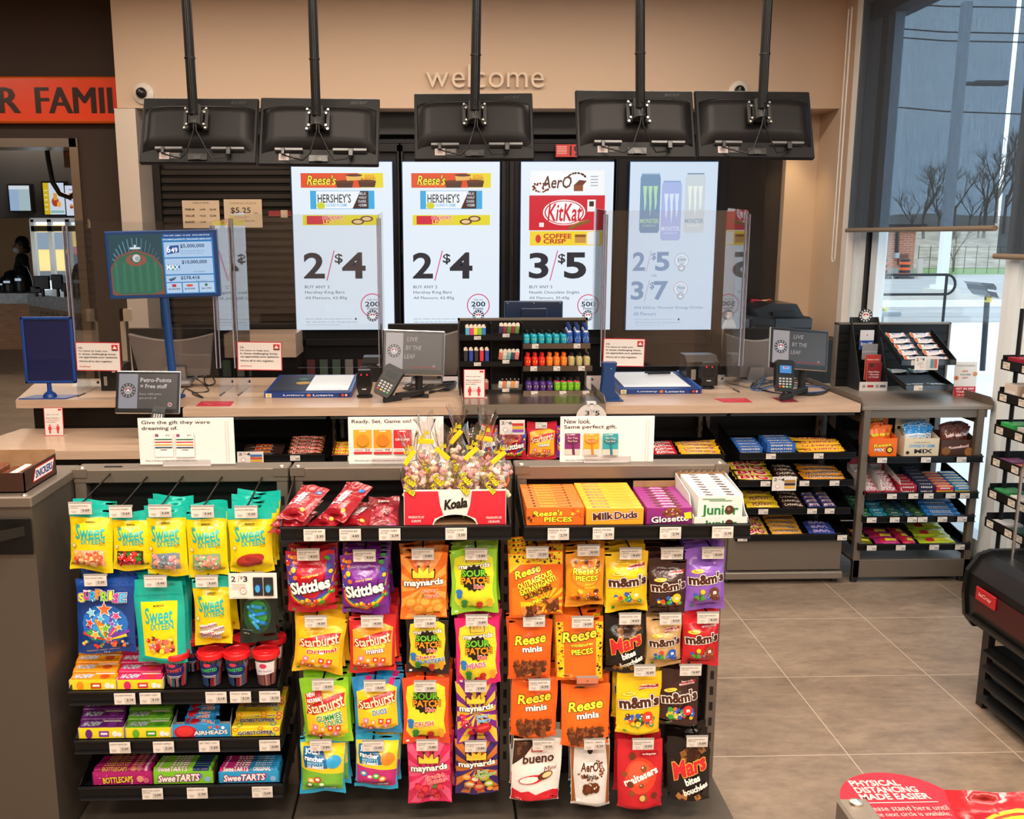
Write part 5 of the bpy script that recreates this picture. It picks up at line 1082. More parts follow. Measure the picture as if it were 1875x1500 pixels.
def outrag(s):
    s.poly([(-.9, -.1), (.4, .3), (.85, .2), (.9, -.95), (-.9, -.95)], '#e87a1c'); rays(s, .4, -.5, 14, '#f2c41e', 1.0, -.96, -.1); dotband(-.97, .97, .62, .97, 40)(s)
    s.poly([(-.97, .62), (-.97, .35), (-.55, .62)], '#e9c81e').txt('Reese', -.3, .42, .22, '#f4e238', w=.95, bold=.05, ol=.05, oc='#2c1206', rot=.3, shear=.25)
    s.txt('OUTRAGEOUS!', -.05, .17, .17, '#f4e238', w=1.35, bold=.07, ol=.05, oc='#2c1206', rot=.38).txt('EXTRAVAGANT!', .05, .0, .16, '#f4e238', w=1.4, bold=.07, ol=.05, oc='#2c1206', rot=.38).txt('CRUNCHERS', .05, -.2, .15, '#3a1a0c', w=1.1, bold=.06, rot=.34).txt('PIECES', .15, -.42, .1, '#f4e238', w=.6, bold=.07, ol=.05, oc='#2c1206', rot=.3)
    chunks(s, ['#5a2c14', '#7a4020', '#c87a3a', '#4a220e'], -.5, .1, -.85, -.68, 20, .16, 3); chunks(s, ['#5a2c14', '#7a4020', '#c87a3a'], .2, .75, -.72, -.42, 16, .15, 5)
def pieces(s):
    s.ell(0, .1, .8, '#e8781e', .42, n=24).ell(0, .1, .7, '#f0962a', .34, n=24)
    s.txt("Reese's", .0, .3, .22, '#f4e238', w=1.3, bold=.05, ol=.05, oc='#2c1206', rot=.05, shear=.2).txt('PIECES', .05, .05, .17, '#f4e238', w=1.15, bold=.07, ol=.05, oc='#2c1206').txt('PEANUT', .2, -.15, .08, '#f0e238', w=.5, bold=.05, ol=.04, oc='#c85a1c').txt('ARACHIDE', .2, -.26, .07, '#f0e238', w=.55, bold=.05)
    scatter(s, ['#e8a01c', '#d8601c', '#5a2c14', '#f2c43a'], -.7, .7, -.75, -.38, 18, .14, 4, sq=.75); scatter(s, ['#5a2c14', '#e8a01c', '#d8601c'], -.8, .8, .45, .62, 8, .09, 5)
PB = ('#e9cf12', '#19b3a6', .7)
def L(n, c, h_, w_, dy): return (n, c, h_, w_, dy)
W_ = '#f8f4ee'
MIN = [L('minis', W_, .17, .9, .3)]
FR = {'peach': ('#f0b8a0', '#e85a3a', '#f0a05a', '#f4c88a', '#d8683a'), 'berry': ('#3a2a1a', '#c8202c', '#b8142a', '#2f7a2f', '#d83a30'), 'worm': ('#7a8fa0', '#d89aa0', '#6a8aa8', '#e0a890', '#8aa0b0'), 'melon': ('#8aa87a', '#7ab07a', '#d88a7a', '#a8c89a', '#e0988a')}
# (pixel box of bag, tag centre, art, base, kind, tilt, number behind, price, tag text, label)
BAGS = [
 ((127, 929, 209, 1044), (146, 933), sweet(FR['peach']), PB, 'pillow', -4, 1, '3.69', 'MONDOUX PEACH RINGS|120G', 'yellow bag with teal top and peach coloured gummies, leftmost of its row'),
 ((206, 936, 278, 1042), (220, 939), sweet(FR['berry']), PB, 'pillow', -2, 0, '3.69', 'MONDOUX WILD STRAWBERRY', 'yellow bag with teal top showing red and green berry gummies'),
 ((267, 929, 344, 1052), (292, 938), sweet(FR['worm']), PB, 'pillow', 0, 2, '3.69', 'MONDOUX SOUR SNAKES', 'yellow bag with teal top showing pink and blue gummies'),
 ((341, 932, 418, 1053), (370, 939), sweet(FR['melon']), PB, 'pillow', 1, 1, '3.69', 'MONDOUX WATERMELON SLICE', 'yellow bag with teal top showing green melon gummies'),
 ((418, 933, 501, 1047), (450, 940), sweet(('#efd613', '#a8302a', '#8a2420', 'x', 'rope'), win=False), PB, 'pillow', 1, 4, '3.09', 'MONDOUX CHERRY RIBBON', 'yellow bag with teal top and a red liquorice twist'),
 ((139, 1060, 250, 1194), (174, 1065), surprise, '#123a86', 'flat', -2, 3, '2.29', 'REGAL 2 DOLLAR SURPRISE', 'dark blue bag with star burst picture'),
 ((247, 1064, 341, 1211), (284, 1067), sweetpouch, '#16aca0', 'pouch', 1, 3, '6.49', 'MONDOUX SWEET SIXTEEN', 'large teal stand-up pouch with a yellow panel'),
 ((354, 1058, 424, 1178), (378, 1067), sweet(('#efd613', '#c8406a'), True, False), PB, 'pillow', 0, 2, '3.69', 'MONDOUX SOUR RAINBOW', 'yellow bag with rainbow striped candy picture'),
 ((437, 1054, 506, 1174), None, livewires, '#12201a', 'flat', 0, 4, '', '', 'black and green bag with blue candy tubes'),
 ((524, 1010, 616, 1117), (564, 1018), skittles('#c0182c', '#fff', 'original'), '#b8142a', 'pillow', 1, 4, '4.59', 'WRIG SKITTLES ORIG|191G', 'red rainbow edged bag on the upper left peg of the middle bay'),
 ((624, 1018, 713, 1122), (667, 1020), skittles('#7a2a9a', '#fff', 'berry bliss'), '#742894', 'pillow', 1, 5, '4.59', 'WRIG SKITTLES BRY|XPLSN 151G', 'purple rainbow edged bag next to the red one'),
 ((732, 1014, 820, 1131), (774, 1017), maynards('#ee7a22', '#f4a24a', 'Fuzzy|Peach', '#e85a2a', 'peach', ('#e8902a', '#f4b04a')), '#ea6f1e', 'flat', -1, 2, '3.89', 'MAYNARDS FUZZY|PEACH 185G', 'orange bag with golden crown and peach picture'),
 ((824, 1005, 912, 1121), (872, 1017), sourpatch('#dfe02c'), '#8cc630', 'flat', 2, 2, '3.89', 'MAYNARDS SOUR PATCH|KIDS 185G', 'lime green and yellow sour candy bag'),
 ((537, 1132, 632, 1231), (578, 1141), starburst('#f2c21e', 'Original', '#c8202a'), '#e8b01c', 'pillow', -7, 4, '4.59', 'WRIGLEYS STARBURST|191G', 'tilted golden yellow bag with red wavy lettering'),
 ((638, 1130, 726, 1230), (681, 1141), starburst('#f0a42a', 'minis', '#ffffff'), '#c8242a', 'pillow', -1, 5, '4.59', 'WRIGLEYS STARBURST|191G', 'red topped bag with small square candies'),
 ((742, 1130, 823, 1233), (778, 1141), sourpatch('#e6d22a', 'Cherry|BLASTERS', '#c8242a'), '#241c1c', 'flat', 0, 3, '3.89', 'MAYNARDS SR CHRY|BLSTRS 185G', 'black edged yellow sour candy bag with cherries'),
 ((833, 1134, 917, 1253), (873, 1139), sourpatch('#f0dc34', 'HEADS', '#c02a7a'), '#d8206a', 'flat', 2, 3, '3.89', 'MAYNARDS SPK BIG|HEADS 185G', 'magenta edged yellow sour candy bag'),
 ((552, 1243, 643, 1358), (591, 1257), starburst('#f2cb24', 'GUMMIES|SOURS', '#1f8a3a', True), '#86c62a', 'pillow', 5, 4, '4.59', 'WRIG STARBURST GUMM|SOURS 164G', 'lime green bag with a NEW NOUVEAU flag'),
 ((646, 1241, 735, 1342), (686, 1259), starburst('#f2cb24', 'DUOS', '#2a78c8', False, ('#1c7ab8', '#c8287a')), '#2a86c0', 'pillow', 3, 4, '4.59', 'WRIGLEYS STARBURST|DUO 191G', 'blue and magenta striped bag with yellow panel'),
 ((736, 1243, 824, 1360), (778, 1260), sourpatch('#f0dc30', 'CRUSH', '#d8402a', None), '#e04a24', 'flat', 0, 3, '3.89', 'MAYNARDS SPK CRUSH|185G', 'red-orange bag with a large yellow splash'),
 ((834, 1246, 911, 1359), (871, 1260), maynards('#6a1c82', '#f0c23a', 'Juicy|Berry', '#38a8e0', 'lips', ('#c81c3a',)), '#76208a', 'flat', 2, 4, '3.89', 'MAYNARDS JUICY SQRT|BRRY 170G', 'violet bag with golden crown and red berry picture'),
 ((548, 1350, 634, 1452), (587, 1368), jolly('#78b83a', ((-.5, -.45, '#e8a02a'), (-.2, -.4, '#c83a3a'), (-.55, -.6, '#2f8a4a'), (.0, -.55, '#58a838')), 'sours'), '#28a4d4', 'pillow', -2, 2, '3.89', 'HERSHEY JLL RANCH|MISFIT 182G', 'sky blue and yellow gummy bag with blue badge, bottom left peg'),
 ((649, 1346, 731, 1443), (683, 1369), jolly('#c0307a', ((-.6, -.35, '#2f8ac8'), (-.3, -.45, '#c83a8a'), (-.0, -.4, '#3aa84a'), (.3, -.5, '#e8902a')), 'mer'), '#2aa0cc', 'pillow', -3, 2, '3.39', 'JLL RANCH MISFIT|MERBEAR 182G', 'yellow and magenta gummy bag with blue base'),
 ((745, 1354, 827, 1470), (782, 1368), maynards('#d82a5a', '#e85a84', 'Swedish|Berries', '#d82a3a', 'berry', ('#b8142a', '#e03a4a')), '#d4285a', 'flat', 1, 2, '3.89', 'MAYNARDS SWEDISH|BERRIES 185G', 'pink-red bag with golden crown and berry picture'),
 ((832, 1353, 914, 1453), (871, 1370), maynards('#3a2a6a', '#c8702a', 'Sour|WineGums', '#6ab83a', 'gum', ('#e8902a', '#c83a3a', '#9ac83a')), '#3a2466', 'flat', 1, 2, '3.89', 'MAYNARDS WINE GUM|170G', 'dark purple bag with golden crown and round gum picture'),
 ((929, 1012, 1033, 1126), (984, 1014), outrag, '#e8661c', 'pouch', 1, 3, '5.29', 'HER REESES OUTR|CRUNCHER 150G', 'orange bag with dotted yellow band and slanted lettering'),
 ((1034, 1006, 1107, 1108), (1078, 1010), pieces, '#e6961e', 'pillow', 0, 2, '4.39', 'HER REESES PIECES|PEANUT 165G', 'amber bag with round candy shells'),
 ((1107, 1010, 1187, 1117), (1155, 1016), mms(), '#efc41c', 'pillow', 1, 4, '4.59', 'MARS MNM PEANUT|120G', 'yellow bag with brown lettering, upper row of the right bay'),
 ((1186, 1024, 1258, 1120), (1231, 1016), mms(), '#3d2220', 'pillow', 2, 4, '4.59', 'MARS MNM MILK CHOC|120G', 'brown bag with pale lettering, upper row of the right bay'),
 ((1253, 1003, 1328, 1115), (1306, 1015), mms(cols=('#2a5ab8', '#3a9a3a', '#6a3a24', '#e8c020'), ribbon=False), '#8a5cc0', 'pillow', 2, 3, '4.59', 'MARS MNM FUDGE|BROWNIE 109G', 'lilac bag at the right end of the upper row'),
 ((930, 1136, 1012, 1241), (978, 1140), reese(('R', MIN)), '#ea5f17', 'pouch', -2, 1, '4.39', 'HERSHEY REESE MINIS|104G', 'orange pouch with brown cup pieces, second row left end'),
 ((1016, 1130, 1107, 1246), (1067, 1142), reese(('R', [L('miniatures', '#e9d23a', .09, .9, .26), L('PIECES', '#f4e238', .15, .9, .46)]), None, lambda s: (dotband(-.97, -.68, -.9, .8, 26)(s), dotband(.68, .97, -.9, .8, 26, 5)(s)), False, .42), '#ea6a1a', 'pouch', 1, 3, '6.59', 'HERSHEY MINI REESE|PIECES 195G', 'orange pouch with dotted yellow side bands'),
 ((1107, 1128, 1183, 1231), (1154, 1136), mars, '#15110f', 'pillow', 2, 3, '4.59', 'MARS BITES 109G', 'black bag with slanted red lettering, second row of the right bay'),
 ((1183, 1131, 1249, 1219), (1228, 1136), mms(cols=('#2a5ab8', '#3a9a3a', '#2a5ab8', '#d8402a')), '#c9a36c', 'pillow', 1, 3, '4.59', 'MARS MNM ALMONDS|110G', 'tan bag with round candies, second row of the right bay'),
 ((1249, 1120, 1318, 1219), (1297, 1134), mms(cols=('#2a5ab8', '#3a9a3a', '#8a3a18', '#e8c020')), '#c8202a', 'pillow', 1, 3, '4.59', 'MARS MNM PEANUT|BUTTER 105G', 'red bag at the right end of the second row'),
 ((934, 1243, 1022, 1348), (988, 1257), reese(('R', MIN)), '#ea5f17', 'pouch', -2, 2, '6.59', 'HERSHEY REESE MINIS|215G', 'orange pouch with brown cup pieces, third row left end'),
 ((1026, 1256, 1118, 1364), (1076, 1252), reese(('R', MIN)), '#ec6a1c', 'pouch', 0, 2, '', '', 'orange pouch with brown cup pieces, under the blank tag'),
 ((1127, 1232, 1212, 1342), (1181, 1231), mms(big=True), '#efc41c', 'pouch', -1, 2, '6.69', 'MARS MNM PEANUT SUP|200G', 'yellow stand-up pouch with brown lettering, third row'),
 ((1206, 1228, 1281, 1327), (1265, 1230), mms(big=True, cols=('#2a5ab8', '#3a9a3a', '#e8c020', '#d8302a', '#e8782a')), '#39201c', 'pouch', 1, 2, '6.69', 'MARS MNM MILK CHOC|SUP 200G', 'brown stand-up pouch with coloured candies, third row right end'),
 ((935, 1355, 1029, 1464), (995, 1367), bueno, '#e6e2de', 'pouch', -4, 3, '4.39', 'KINDER BUENO MINI|SHARE 97G', 'white and red bag with a chocolate corner, bottom row left end'),
 ((1044, 1356, 1118, 1473), (1089, 1366), aero, '#dcdad8', 'pouch', 1, 3, '6.29', 'MILK 180G', 'white pouch with brown side edges and small bubbles'),
 ((1129, 1358, 1215, 1478), (1178, 1366), maltesers, '#c8202c', 'pouch', 1, 3, '6.69', 'MARS MALTESERS SUP|180G', 'red stand-up pouch with slanted white lettering'),
 ((1221, 1352, 1302, 1464), (1277, 1361), mars, '#16110f', 'pouch', 2, 2, '6.69', 'MARS BITES PEANUT|FREE 180G', 'black stand-up pouch with slanted red lettering, bottom row right end'),
]
ordinal = ['', 'second on peg', 'third on peg', 'fourth on peg', 'fifth on peg', 'rearmost on peg']
BFY = 2.375
def hook(x, z, yb, price, name, lab, blank=False, yaw=0):
    t = thing('peg_hook', (x, 2.36, z), lab, 'hook', 'peg hooks of the candy bays')
    m = MB(); m.tube([(0, -.004, .0), (0, .02, -.002), (.0, .25, .022)], .0026, '#1a1a1a', 'metal', 8); m.tube([(0, -.004, 0), (0, -.008, -.012)], .0026, '#1a1a1a', 'metal', 8); m.build('prong', t)
    MB().box((-.026, .246, -.006), (.026, .256, .034), '#141414', 'satin', .002).build('back_plate', t)
    h_ = MB(); h_.box((-.0305, -.0085, -.030), (.0305, -.0075, .003), '#fff', 'acrylic').box((-.0305, -.009, -.002), (.0305, -.005, .003), '#9a9692', 'plastic'); h_.build('tag_holder', t)
    if not blank: c = MB(); tagcard(c, -.029, .029, -.029, -.002, -.009, price, name); c.build('price_tag', t)
    else: MB().box((-.029, -.0095, -.018), (.029, -.009, -.001), '#c8785a', 'plastic').build('blank_tag', t)
seed = 0
for (bx, tgp, art, base, kind, rot, nb, price_, nm, lab) in BAGS:
    seed += 1; cx, cy = (bx[0]+bx[2])/2, (bx[1]+bx[3])/2
    c = PY(cx, cy, BFY); a, b = PY(bx[0], cy, BFY), PY(bx[2], cy, BFY); tz, bz = PY(cx, bx[1], BFY).z, PY(cx, bx[3], BFY).z
    wdt, hgt = (b.x-a.x)*.985, tz-bz
    th = {'pillow': .024, 'flat': .014, 'pouch': .021}[kind]; low = .006 if bx[1] > 1100 else 0
    o = bagmesh(wdt, hgt, th, kind, base, art, seed).build('pouch' if kind == 'pouch' else 'candy_bag', loc=(c.x, BFY+low, c.z), rot=(R(-2), R(-rot*.8), 0), label=lab+', front one', cat='candy bag')
    rn = random.Random(seed); step = .021 if nb > 3 else .026
    for k in range(1, nb+1):
        dup(o, (c.x+rn.uniform(-.002, .009), BFY+low+step*k+.004, c.z+.0055*k+.004), (R(-3), R(rn.uniform(-3, 3)), R(rn.uniform(-3, 3))), lab+', '+ordinal[k])
    if tgp:
        p = PY(tgp[0], tgp[1]-11, 2.35); hook(p.x, p.z, 0, price_, nm, 'peg hook tagged over '+' '.join(lab.split()[:9]), not price_)
    else:
        p = PY(462, 1050, 2.35); hook(p.x, p.z, 0, '', '', 'black peg hook behind the 2/$3 card', True)
# empty hooks' offer card
p = PY(463, 1073, 2.335); t = thing('offer_card', (p.x, 2.335, p.z), 'white 2/$3 offer card hanging over the black and green bags', 'card')
m = MB(); W2 = PY(507, 1073, 2.335).x-p.x; m.box((-W2, 0, -.035), (W2, .001, .035), '#e4e0da', 'card'); s = front(m, -W2, W2, -.035, .035, 0, 'card', .0003)
def offer(s, l, r_):
    s.txt(l, -.8, .55, .42, '#221f1e', w=.17, bold=.03).poly([(-.62, .3), (-.6, .3), (-.54, .82), (-.56, .82)], '#c8284a').txt('$', -.46, .65, .24, '#221f1e', w=.08).txt(r_, -.3, .55, .42, '#221f1e', w=.17, bold=.03)
    for k in range(3): s.rect(-.86, .1-k*.16, -.3, .15-k*.16, '#b9b2ac')
    s.ell(-.4, -.38, .14, '#c8404a').ell(-.4, -.38, .12, '#f0ece8').txt('150', -.4, -.36, .16, '#b83a44', w=.14)
offer(s, '2', '3')
for x, c_ in ((.22, '#1c2a6a'), (.66, '#1c4a3a')): s.rect(x-.2, -.75, x+.2, .7, '#1a1c22').ell(x, -.1, .16, c_).ell(x-.02, -.2, .1, '#3aa0e0', .3)
s.rect(-.86, -.88, -.2, -.82, '#b9b2ac'); m.build('card', t); MB().tube([(0, .001, .02), (0, .02, .024)], .004, '#dddddd', 'plastic').build('clip', t)
# ================================================================ goods on the front shelves
def boxmesh(w, d, h, col, fr=None, tp=None, rt=None, mat='print', M=None, bev=.0008):
    """carton with its base centre at the origin, front face at y=-d/2"""
    m = MB(); m.box((-w/2, -d/2, 0), (w/2, d/2, h), col, mat, bev)
    if fr: fr(flat(m, (0, -d/2, h/2), (1, 0, 0), (0, 0, 1), (0, -1, 0), w/2, h/2, mat, .0003))
    if tp: tp(flat(m, (0, 0, h), (1, 0, 0), (0, 1, 0), (0, 0, 1), w/2, d/2, mat, .0003))
    if rt: rt(flat(m, (w/2, 0, h/2), (0, 1, 0), (0, 0, 1), (1, 0, 0), d/2, h/2, mat, .0003))
    return m
# signs on the gondola top
def gift(x0, y0, x1, y1, head, foot, art, lab):
    Y = 2.625; a, b = PY(x0, y1, Y), PY(x1, y0, Y); cx, cz = (a.x+b.x)/2, (a.z+b.z)/2; hw, hh = (b.x-a.x)/2, (b.z-a.z)/2
    t = thing('gift_card_sign', (cx, Y, GT), lab, 'sign', 'gift card signs on the candy shelving'); zc = cz-GT
    m = MB(); m.box((-hw, 0, zc-hh), (hw, .004, zc+hh), '#e6e4e4', 'card', .0005); s = front(m, -hw, hw, zc-hh, zc+hh, 0, 'card', .0003)
    for k, l in enumerate(head.split('|')): s.txt(l, -.92, .8-k*.25, .19, '#1c1a1a', w=len(l)*.062, bold=.025, align='l', res=3)
    s.txt(foot, -.88, -.84, .09, '#3a3636', w=len(foot)*.024, align='l')
    for k in range(2): s.rect(.82+k*.05, -.9, .835+k*.05, .85, '#cfcaca')
    art(s); m.build('card', t)
    MB().box((-hw*.5, -.012, .0), (hw*.5, -.006, .018), '#eee', 'film').box((-hw*.5, -.012, .0), (hw*.5, .02, .003), '#d8d6d6', 'plastic').build('holder', t)
def g1(s):
    for x in (-.48, -.03):
        s.rect(x-.2, -.68, x+.2, .38, '#c9c6c6').rect(x-.19, -.66, x+.19, .37, '#efedec').rect(x-.17, .2, x-.1, .33, '#8a4a6a').txt('$25' if x < -.3 else '$50', x+.1, .27, .09, '#6a6464', w=.09)
        for k, c in enumerate(('#2a6a4a', '#c8303a', '#e0a42a', '#1c2a5a')): s.rect(x-.18, .07-k*.115, x+.18, .12-k*.115, c)
        s.rect(x-.07, -.36, x+.07, -.33, '#8a8686')
def g2(s):
    for x, c, n in ((-.7, '#e8a82a', '50'), (-.28, '#e89a22', '99'), (.14, '#c8202c', '')):
        s.rect(x-.19, -.55, x+.19, .48, '#e6dcd6').rect(x-.19, -.3, x+.19, .48, c).rect(x-.19, -.55, x+.19, -.45, '#c8202c').rect(x-.07, .4, x+.07, .44, '#f4f0ea')
        if n: s.txt(n, x+.1, -.37, .1, '#4a3a34', w=.1)
        for k in range(3): s.rect(x-.17, -.36+k*.0-.02*k, x+.0, -.35-.02*k, '#b88a84')
    s.ell(-.7, .05, .13, '#d88a1c').ell(-.28, .05, .13, '#d07a18').txt('ONLINE', .14, .08, .09, '#fff', w=.3, bold=.03)
def g3(s):
    for x, c, d_ in ((-.74, '#7a1f6a', '#5a1450'), (-.34, '#e0a01c', '#b87a14'), (.06, '#1f98a4', '#14707c')):
        s.rect(x-.165, -.6, x+.165, .3, c).rect(x-.165, -.6, x+.165, -.36, '#c9c2bc').poly([(x-.02, -.1), (x+.03, -.1), (x+.06, -.6), (x-.0, -.6)], d_)
        for r_, an in ((.09, .4), (.09, 2.7), (.07, 1.2), (.07, 2.0)): s.ell(x+.07*cos(an), -.12+.12*sin(an)*1, r_, d_, .07, rot=an)
        s.rect(x-.05, .24, x+.05, .27, '#f4f0ea').txt('For You', x, .12, .09, '#f0d8c8', w=.2).txt('Pour Vous', x, -.01, .08, '#f0d8c8', w=.2).txt('VISA', x-.1, .25, .05, '#f0e8e8', w=.08)
gift(257, 765, 427, 851, 'Give the gift they were|dreaming of.', "Give a Hudson's Bay Gift card available here.", g1, 'white sign showing two striped gift cards on the left bay')
gift(639, 763, 812, 851, 'Ready. Set. Game on!', 'Nintendo gift cards and membership cards available here.', g2, 'white sign with two orange and one red card, behind the candy cone bags')
gift(1025, 762, 1199, 850, 'New look.|Same perfect gift.', 'Get your Vanilla Visa Prepaid card here.', g3, 'white sign with purple, yellow and teal bow gift cards on the right bay')
# carton with bars at the left edge
a, b = PZ(47, 903, GT), PZ(88, 868, GT); w_ = .3; t = thing('brown_carton', (a.x, a.y, GT+.0005), 'open dark brown carton with a blue lettered logo on the left cabinet', 'carton'); dd = .2; hh = .052
def sn(s): s.poly([(-.55, -.5), (.7, -.5), (.9, .85), (-.35, .85)], '#c8202c').poly([(-.5, -.38), (.66, -.38), (.84, .74), (-.32, .74)], '#f2f0f0').txt('SNICKERS', .17, .18, .72, '#1c2c7a', w=1.05, bold=.05, shear=.2)
MB().box((-w_, 0, 0), (0, .003, hh), '#351c12', 'print').box((-w_, dd-.003, 0), (0, dd, hh+.016), '#8a6444', 'cardboard').box((-w_, 0, 0), (0, dd, .003), '#351c12', 'print').build('tray', t)
m = MB(); m.box((-.003, 0, 0), (0, dd, hh+.004), '#351c12', 'print'); sn(flat(m, (0, dd*.5, hh*.52), (0, 1, 0), (0, 0, 1), (1, 0, 0), dd*.5, hh*.5)); m.build('side_panel', t); m = MB(); s = front(m, -w_, 0, 0, hh, 0); s.rect(-.9, -.4, -.22, .6, '#c8202c'); m.build('front_print', t)
m = MB()
for k in range(9): m.box((-w_+.01+k*.031, .02, .003), (-w_+.036+k*.031, dd-.03, .03+.006*(k % 3)), ['#5a3020', '#d8d0cc', '#6a3a28'][k % 3], 'wrap', .006)
m.build('bars', t)
# red packets
def twz(s): s.rect(-.98, .7, .98, .97, '#8a1420').rect(-.75, -.6, .1, .55, '#a8303c').txt('Twizzlers', -.2, -.0, .42, '#f0e8ea', w=.9*1.5, bold=.05, ol=.04, oc='#2a1c50', rot=pi/2-.1).ell(.55, .6, .2, '#2a6ab8').ell(.6, -.6, .14, '#d8a03a')
def nib(s): s.rect(-.9, -.75, .9, .1, '#8a2a34'); scatter(s, ['#a83040', '#7a1c2a', '#b84452'], -.8, .8, -.7, .05, 30, .13, 3); s.txt('Nibs', 0, .45, .22, '#f0e8ea', w=.7, bold=.05, ol=.04, oc='#6a1420').rect(-.9, -.95, .9, -.82, '#d83a7a')
zM, mx0, mx1 = FS['M']
pk = bagmesh(.086, .145, .017, 'pillow', '#8c1420', twz, 51, False).build('red_packet', label='shiny red packet lying on top of the left pile on the middle tray', cat='candy packet')
def lay(o, px, py, z, rx, rz, lab, Y=None): c = PZ(px, py, z); c = PY(px, py, max(c.y, 2.405)); o.location = c; o.rotation_euler = (R(rx), 0, R(rz)); o['label'] = lab
lay(pk, 556, 921, zM+.042, -68, -24, 'shiny red packet on top of the leftmost pile on the middle tray')
lay(dup(pk), 545, 938, zM+.016, -74, -20, 'shiny red packet, middle one of the leftmost pile on the middle tray'); lay(dup(pk), 538, 955, zM+.0, -82, -14, 'shiny red packet, lowest of the leftmost pile on the middle tray')
lay(dup(pk), 634, 919, zM+.045, -62, -32, 'shiny red packet on top of the second pile on the middle tray'); lay(dup(pk), 617, 941, zM+.016, -74, -38, 'shiny red packet lying under the top one of the second pile'); lay(dup(pk), 663, 946, zM+.006, -78, -24, 'shiny red packet half hidden at the right of the second pile')
nb_ = bagmesh(.083, .14, .016, 'pillow', '#7c1424', nib, 55, True).build('red_packet', label='x', cat='candy packet'); lay(nb_, 703, 940, zM+.012, -66, 2, 'dull red packet of small pieces beside the red candy box')
# red box with cone bags
a, b = PY(740, 962, 2.37), PY(927, 896, 2.37); hw = (b.x-a.x)/2; z0 = zM-.014; H = b.z-z0; t = thing('red_display_box', ((a.x+b.x)/2, 2.37, z0), 'red and white open carton holding clear candy cone bags on the middle tray', 'carton'); D = .2
m = MB(); r_ = [(-hw, 0), (-hw*.42, 0)]+[(-hw*.42*cos(k*pi/12)+0, H*.3*sin(k*pi/12)+0) for k in range(1, 12)]+[(hw*.42, 0), (hw, 0), (hw, H), (-hw, H)]
m.prism(r_, 0, .003, '#e8e2de', 'card')
s = front(m, -hw, hw, 0, H, 0, 'print', .0003)
for sg in (-1, 1): s.poly([(sg*-1*-1*.99, -.98), (sg*.45, -.98), (sg*.40, -.62), (sg*.2+sg*.03, -.42), (sg*.29, .1), (sg*.33, .92), (sg*.99, .92)][::1 if sg > 0 else -1], '#d8283a')
s.txt('Koala', .02, .22, .5, '#16120f', w=.44, bold=.07, ol=.03, oc='#b8b0a8', shear=.2, rot=.12).txt('PRODUCTS OF', -.76, -.52, .12, '#f2e4e0', w=.3, bold=.04).txt('EUROPE', -.76, -.74, .12, '#f2e4e0', w=.18, bold=.04).txt('PRODUITS DE', .76, -.58, .12, '#f2e4e0', w=.3, bold=.04).txt("L'EUROPE", .76, -.8, .12, '#f2e4e0', w=.22, bold=.04)
m.build('front_panel', t)
MB().box((-hw, .003, 0), (-hw+.003, D, H), '#a87c56', 'cardboard').box((hw-.003, .003, 0), (hw, D, H), '#a87c56', 'cardboard').box((-hw, D, 0), (hw, D+.003, H), '#a87c56', 'cardboard').box((-hw, .003, 0), (hw, D, .003), '#a87c56', 'cardboard').box((-hw+.003, .03, H-.006), (hw-.003, D, H-.003), '#8a6444', 'cardboard').build('tray', t)
BX = t.location.copy(); candyc = ['#e8b4b8', '#f2dcc8', '#b8c8a0', '#f0c8a8', '#d898a0', '#f4e8dc', '#f0d8d0', '#ecd0a0', '#e0a0a0']
